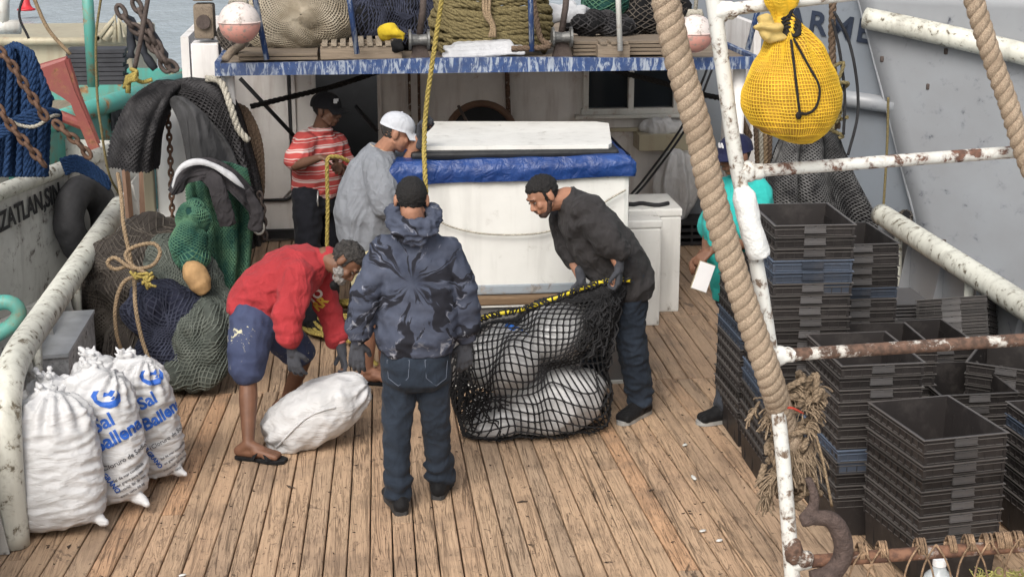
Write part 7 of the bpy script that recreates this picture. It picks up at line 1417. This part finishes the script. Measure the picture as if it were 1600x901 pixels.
# ---------------------------------------------------------------- dark sweater man lifting the net
def man_dark():
    B = 8.74; t = person('bearded man in charcoal sweater and jeans leaning over to lift the net', Q(990, 650, B))
    an = [U(1000, 628, z=.088), U(925, 612, z=.088)]; toe = [an[0] + V((-.12, -.12, 0)), an[1] + V((-.16, -.04, 0))]
    J = dict(head=(Q(848, 306, 8.68), (-.50, -.05, .86), (-.72, -.36, -.55)), neck=Q(886, 308, 8.74), sh=(Q(922, 330, 8.56), Q(882, 342, 8.92)), el=(Q(950, 376, 8.48), Q(892, 396, 8.84)), wr=(Q(967, 416, 8.44), Q(908, 436, 8.70)), hip=(Q(982, 432, 8.66), Q(962, 432, 8.88)), kn=(Q(986, 532, 8.68), Q(935, 520, 8.92)), an=an, toe=toe)
    hs = [((J['wr'][0], V((.0, -.15, -1)), V((-.85, .4, 0))), dict(side=-1, curl=1.1)), ((J['wr'][1], V((.1, -.1, -1)), V((-.5, -.8, 0))), dict(side=1, curl=.9))]
    s, f, up, Fm, P_ = body(t, 'c', J, hs, kh=1.0); hair_cap(t, P_, Fm, 1.0, 'hair', .012, .004, low=.012)
    mb = MB(); mb.ell(P_(0, .052, -.088), (.036, .030, .024), Fm); 
    for q in (-1, 1): mb.cap(P_(q * .064, .008, -.035), P_(q * .046, .030, -.076), .0155, .0165); mb.cap(P_(q * .046, .030, -.076), P_(q * .02, .06, -.095), .0165, .016)
    mb.cap(P_(-.018, .088, -.052), P_(.018, .088, -.052), .005, .005, 8); sculpt(mb, .005, 2, lambda p, n: .001 * nz(p, 90)).build('beard', M['stubble'], t, smooth=True)
    glove(t, *hs[0][0], side=-1, curl=1.1, k_=1.08, cuff=('pink_glove_cuff2', (.5, .14, .16))); glove(t, *hs[1][0], side=1, curl=.9, k_=1.02, mat='glove')
    sw = fabric('charcoal_sweater_knit', (.034, .032, .033), fold=.55, var=.3); mb = MB()
    torso(mb, [(Q(1000, 462, B), .15, .11, YV), (Q(988, 447, B), .20, .155, YV), (Q(968, 420, B), .21, .180, YV), (Q(945, 388, B), .205, .185, YV), (Q(922, 358, B), .205, .17, YV), (Q(905, 334, B), .195, .14, YV), (Q(892, 316, B), .13, .095, YV), (Q(882, 305, B), .078, .072, YV)], 2.1)
    mb.cap(Q(995, 428, 8.7), Q(1002, 425, 8.7), .06, .03); sleeve(mb, [Q(920, 330, 8.60), J['el'][0], Q(965, 388, 8.46)], [.108, .092, .076]); sleeve(mb, [Q(882, 345, 8.88), Q(890, 385, 8.85), Q(896, 402, 8.83)], [.095, .082, .07])
    sculpt(mb, .009, 4, wrinkle(.008, 6.5, (1.1, .7, .9), 15, [(J['el'][0], .16, .011, V((.5, 0, -.85)), 55), (Q(915, 335, 8.55), .16, .009, V((.6, 0, -.8)), 60), (Q(885, 350, 8.6), .16, .009, V((.8, 0, -.6)), 50)])).build('sweater', sw, t, smooth=True)
    mb = MB(); torso(mb, [(Q(975, 425, B), .16, .13, YV), (Q(974, 445, B), .175, .14, YV), (Q(972, 460, B), .16, .13, YV)])
    for i in (0, 1): sleeve(mb, [J['hip'][i], J['kn'][i], an[i] + V((0, 0, .035))], [.115, .092, .080])
    sculpt(mb, .009, 4, wrinkle(.009, 7, (1, 1, 1.6), 18, [(an[0] + V((0, 0, .07)), .15, .012, ZV, 75), (J['kn'][0], .15, .007, ZV, 55)])).build('jeans', M['denim'], t, smooth=True)
    for i in (0, 1): shoe(t, an[i], toe[i], sole='sole_w')
man_dark()
# ---------------------------------------------------------------- teal shirt man behind the crates
def man_teal():
    B = 8.95; t = person('man in teal shirt and navy cap holding a notebook behind the crates', Q(1125, 640, B))
    an = [U(1136, 636, z=.088), U(1160, 612, z=.088)]; toe = [an[0] + V((-.15, -.03, 0)), an[1] + V((-.14, -.02, 0))]
    J = dict(head=(Q(1148, 243, 8.9), (-.12, 0, 1), (-.86, -.42, -.32)), neck=Q(1160, 278, 8.95), sh=(Q(1185, 305, 8.80), Q(1135, 300, 9.10)), el=(Q(1168, 378, 8.72), Q(1108, 365, 9.12)), wr=(Q(1112, 390, 8.66), Q(1102, 395, 8.82)), hip=(Q(1160, 450, 8.86), Q(1148, 448, 9.04)), kn=(Q(1150, 545, 8.86), Q(1156, 535, 9.04)), an=an, toe=toe)
    hs = [((J['wr'][0], V((-.8, -.1, -.6)), V((.2, .6, -.9))), dict(side=-1, curl=.75)), ((J['wr'][1], V((-.7, -.2, -.5)), V((.4, .4, -.9))), dict(side=1, curl=.6))]
    s, f, up, Fm, P_ = body(t, 'b', J, hs, kh=1.03); hair_cap(t, P_, Fm, 1.0, 'hair', .003, low=.012); cap_hat(t, P_, Fm, (.014, .016, .045), 1.1, logo=('LA', .03, (.6, .6, .62), (.0, 1), (-1, 0)))
    mb = MB(); sd_ = V((.6, -.8, 0)).normalized(); torso(mb, [(Q(1154, 465, B), .16, .14, sd_), (Q(1154, 450, B), .17, .15, sd_), (Q(1150, 400, B), .18, .18, sd_), (Q(1148, 350, B), .205, .175, sd_), (Q(1154, 315, B), .205, .145, sd_), (Q(1158, 293, B), .17, .10, sd_), (Q(1160, 278, B), .08, .075, sd_)])
    sleeve(mb, [Q(1184, 305, 8.82), Q(1178, 350, 8.75), Q(1174, 362, 8.74)], [.105, .098, .09]); sleeve(mb, [Q(1136, 302, 9.08), Q(1112, 352, 9.11)], [.10, .09]); sculpt(mb, .010, 4, wrinkle(.010, 6, (1, 1, .8), 21)).build('t_shirt', fabric('teal_cotton', (.03, .36, .33), fold=.3, var=.12), t, smooth=True)
    mb = MB(); torso(mb, [(Q(1154, 445, B), .14, .11, sd_), (Q(1154, 465, B), .15, .12, sd_), (Q(1154, 480, B), .14, .11, sd_)])
    for i in (0, 1): sleeve(mb, [J['hip'][i], J['kn'][i], an[i] + V((0, 0, .03))], [.11, .09, .08])
    sculpt(mb, .010, 4, wrinkle(.008, 7)).build('trousers', fabric('dark_grey_trousers', (.04, .045, .055)), t, smooth=True)
    for i in (0, 1): shoe(t, an[i], toe[i], sole='sole_w')
    nb = empty('notebook', Q(1098, 430, 8.62), 'white page notebook held low in the hand of the teal shirt man', 'notebook'); c = Q(1099, 432, 8.6); ex = (Q(1113, 422, 8.62) - Q(1087, 413, 8.6)).normalized(); ey = (Q(1087, 413, 8.6) - Q(1104, 457, 8.6)); ey = (ey - ex * ey.dot(ex)).normalized(); n = ex.cross(ey); Mx = Matrix((ex, ey, n)).transposed(); m = MB(); m.box(c, (.10, .165, .006), Mx, bev=.001); m.build('pages', simple('paper', (.75, .75, .76), .8, .03), nb); m = MB(); m.box(c - n * .006, (.108, .172, .004), Mx); m.build('cover', simple('cardboard', (.35, .31, .22), .8), nb)
man_teal()
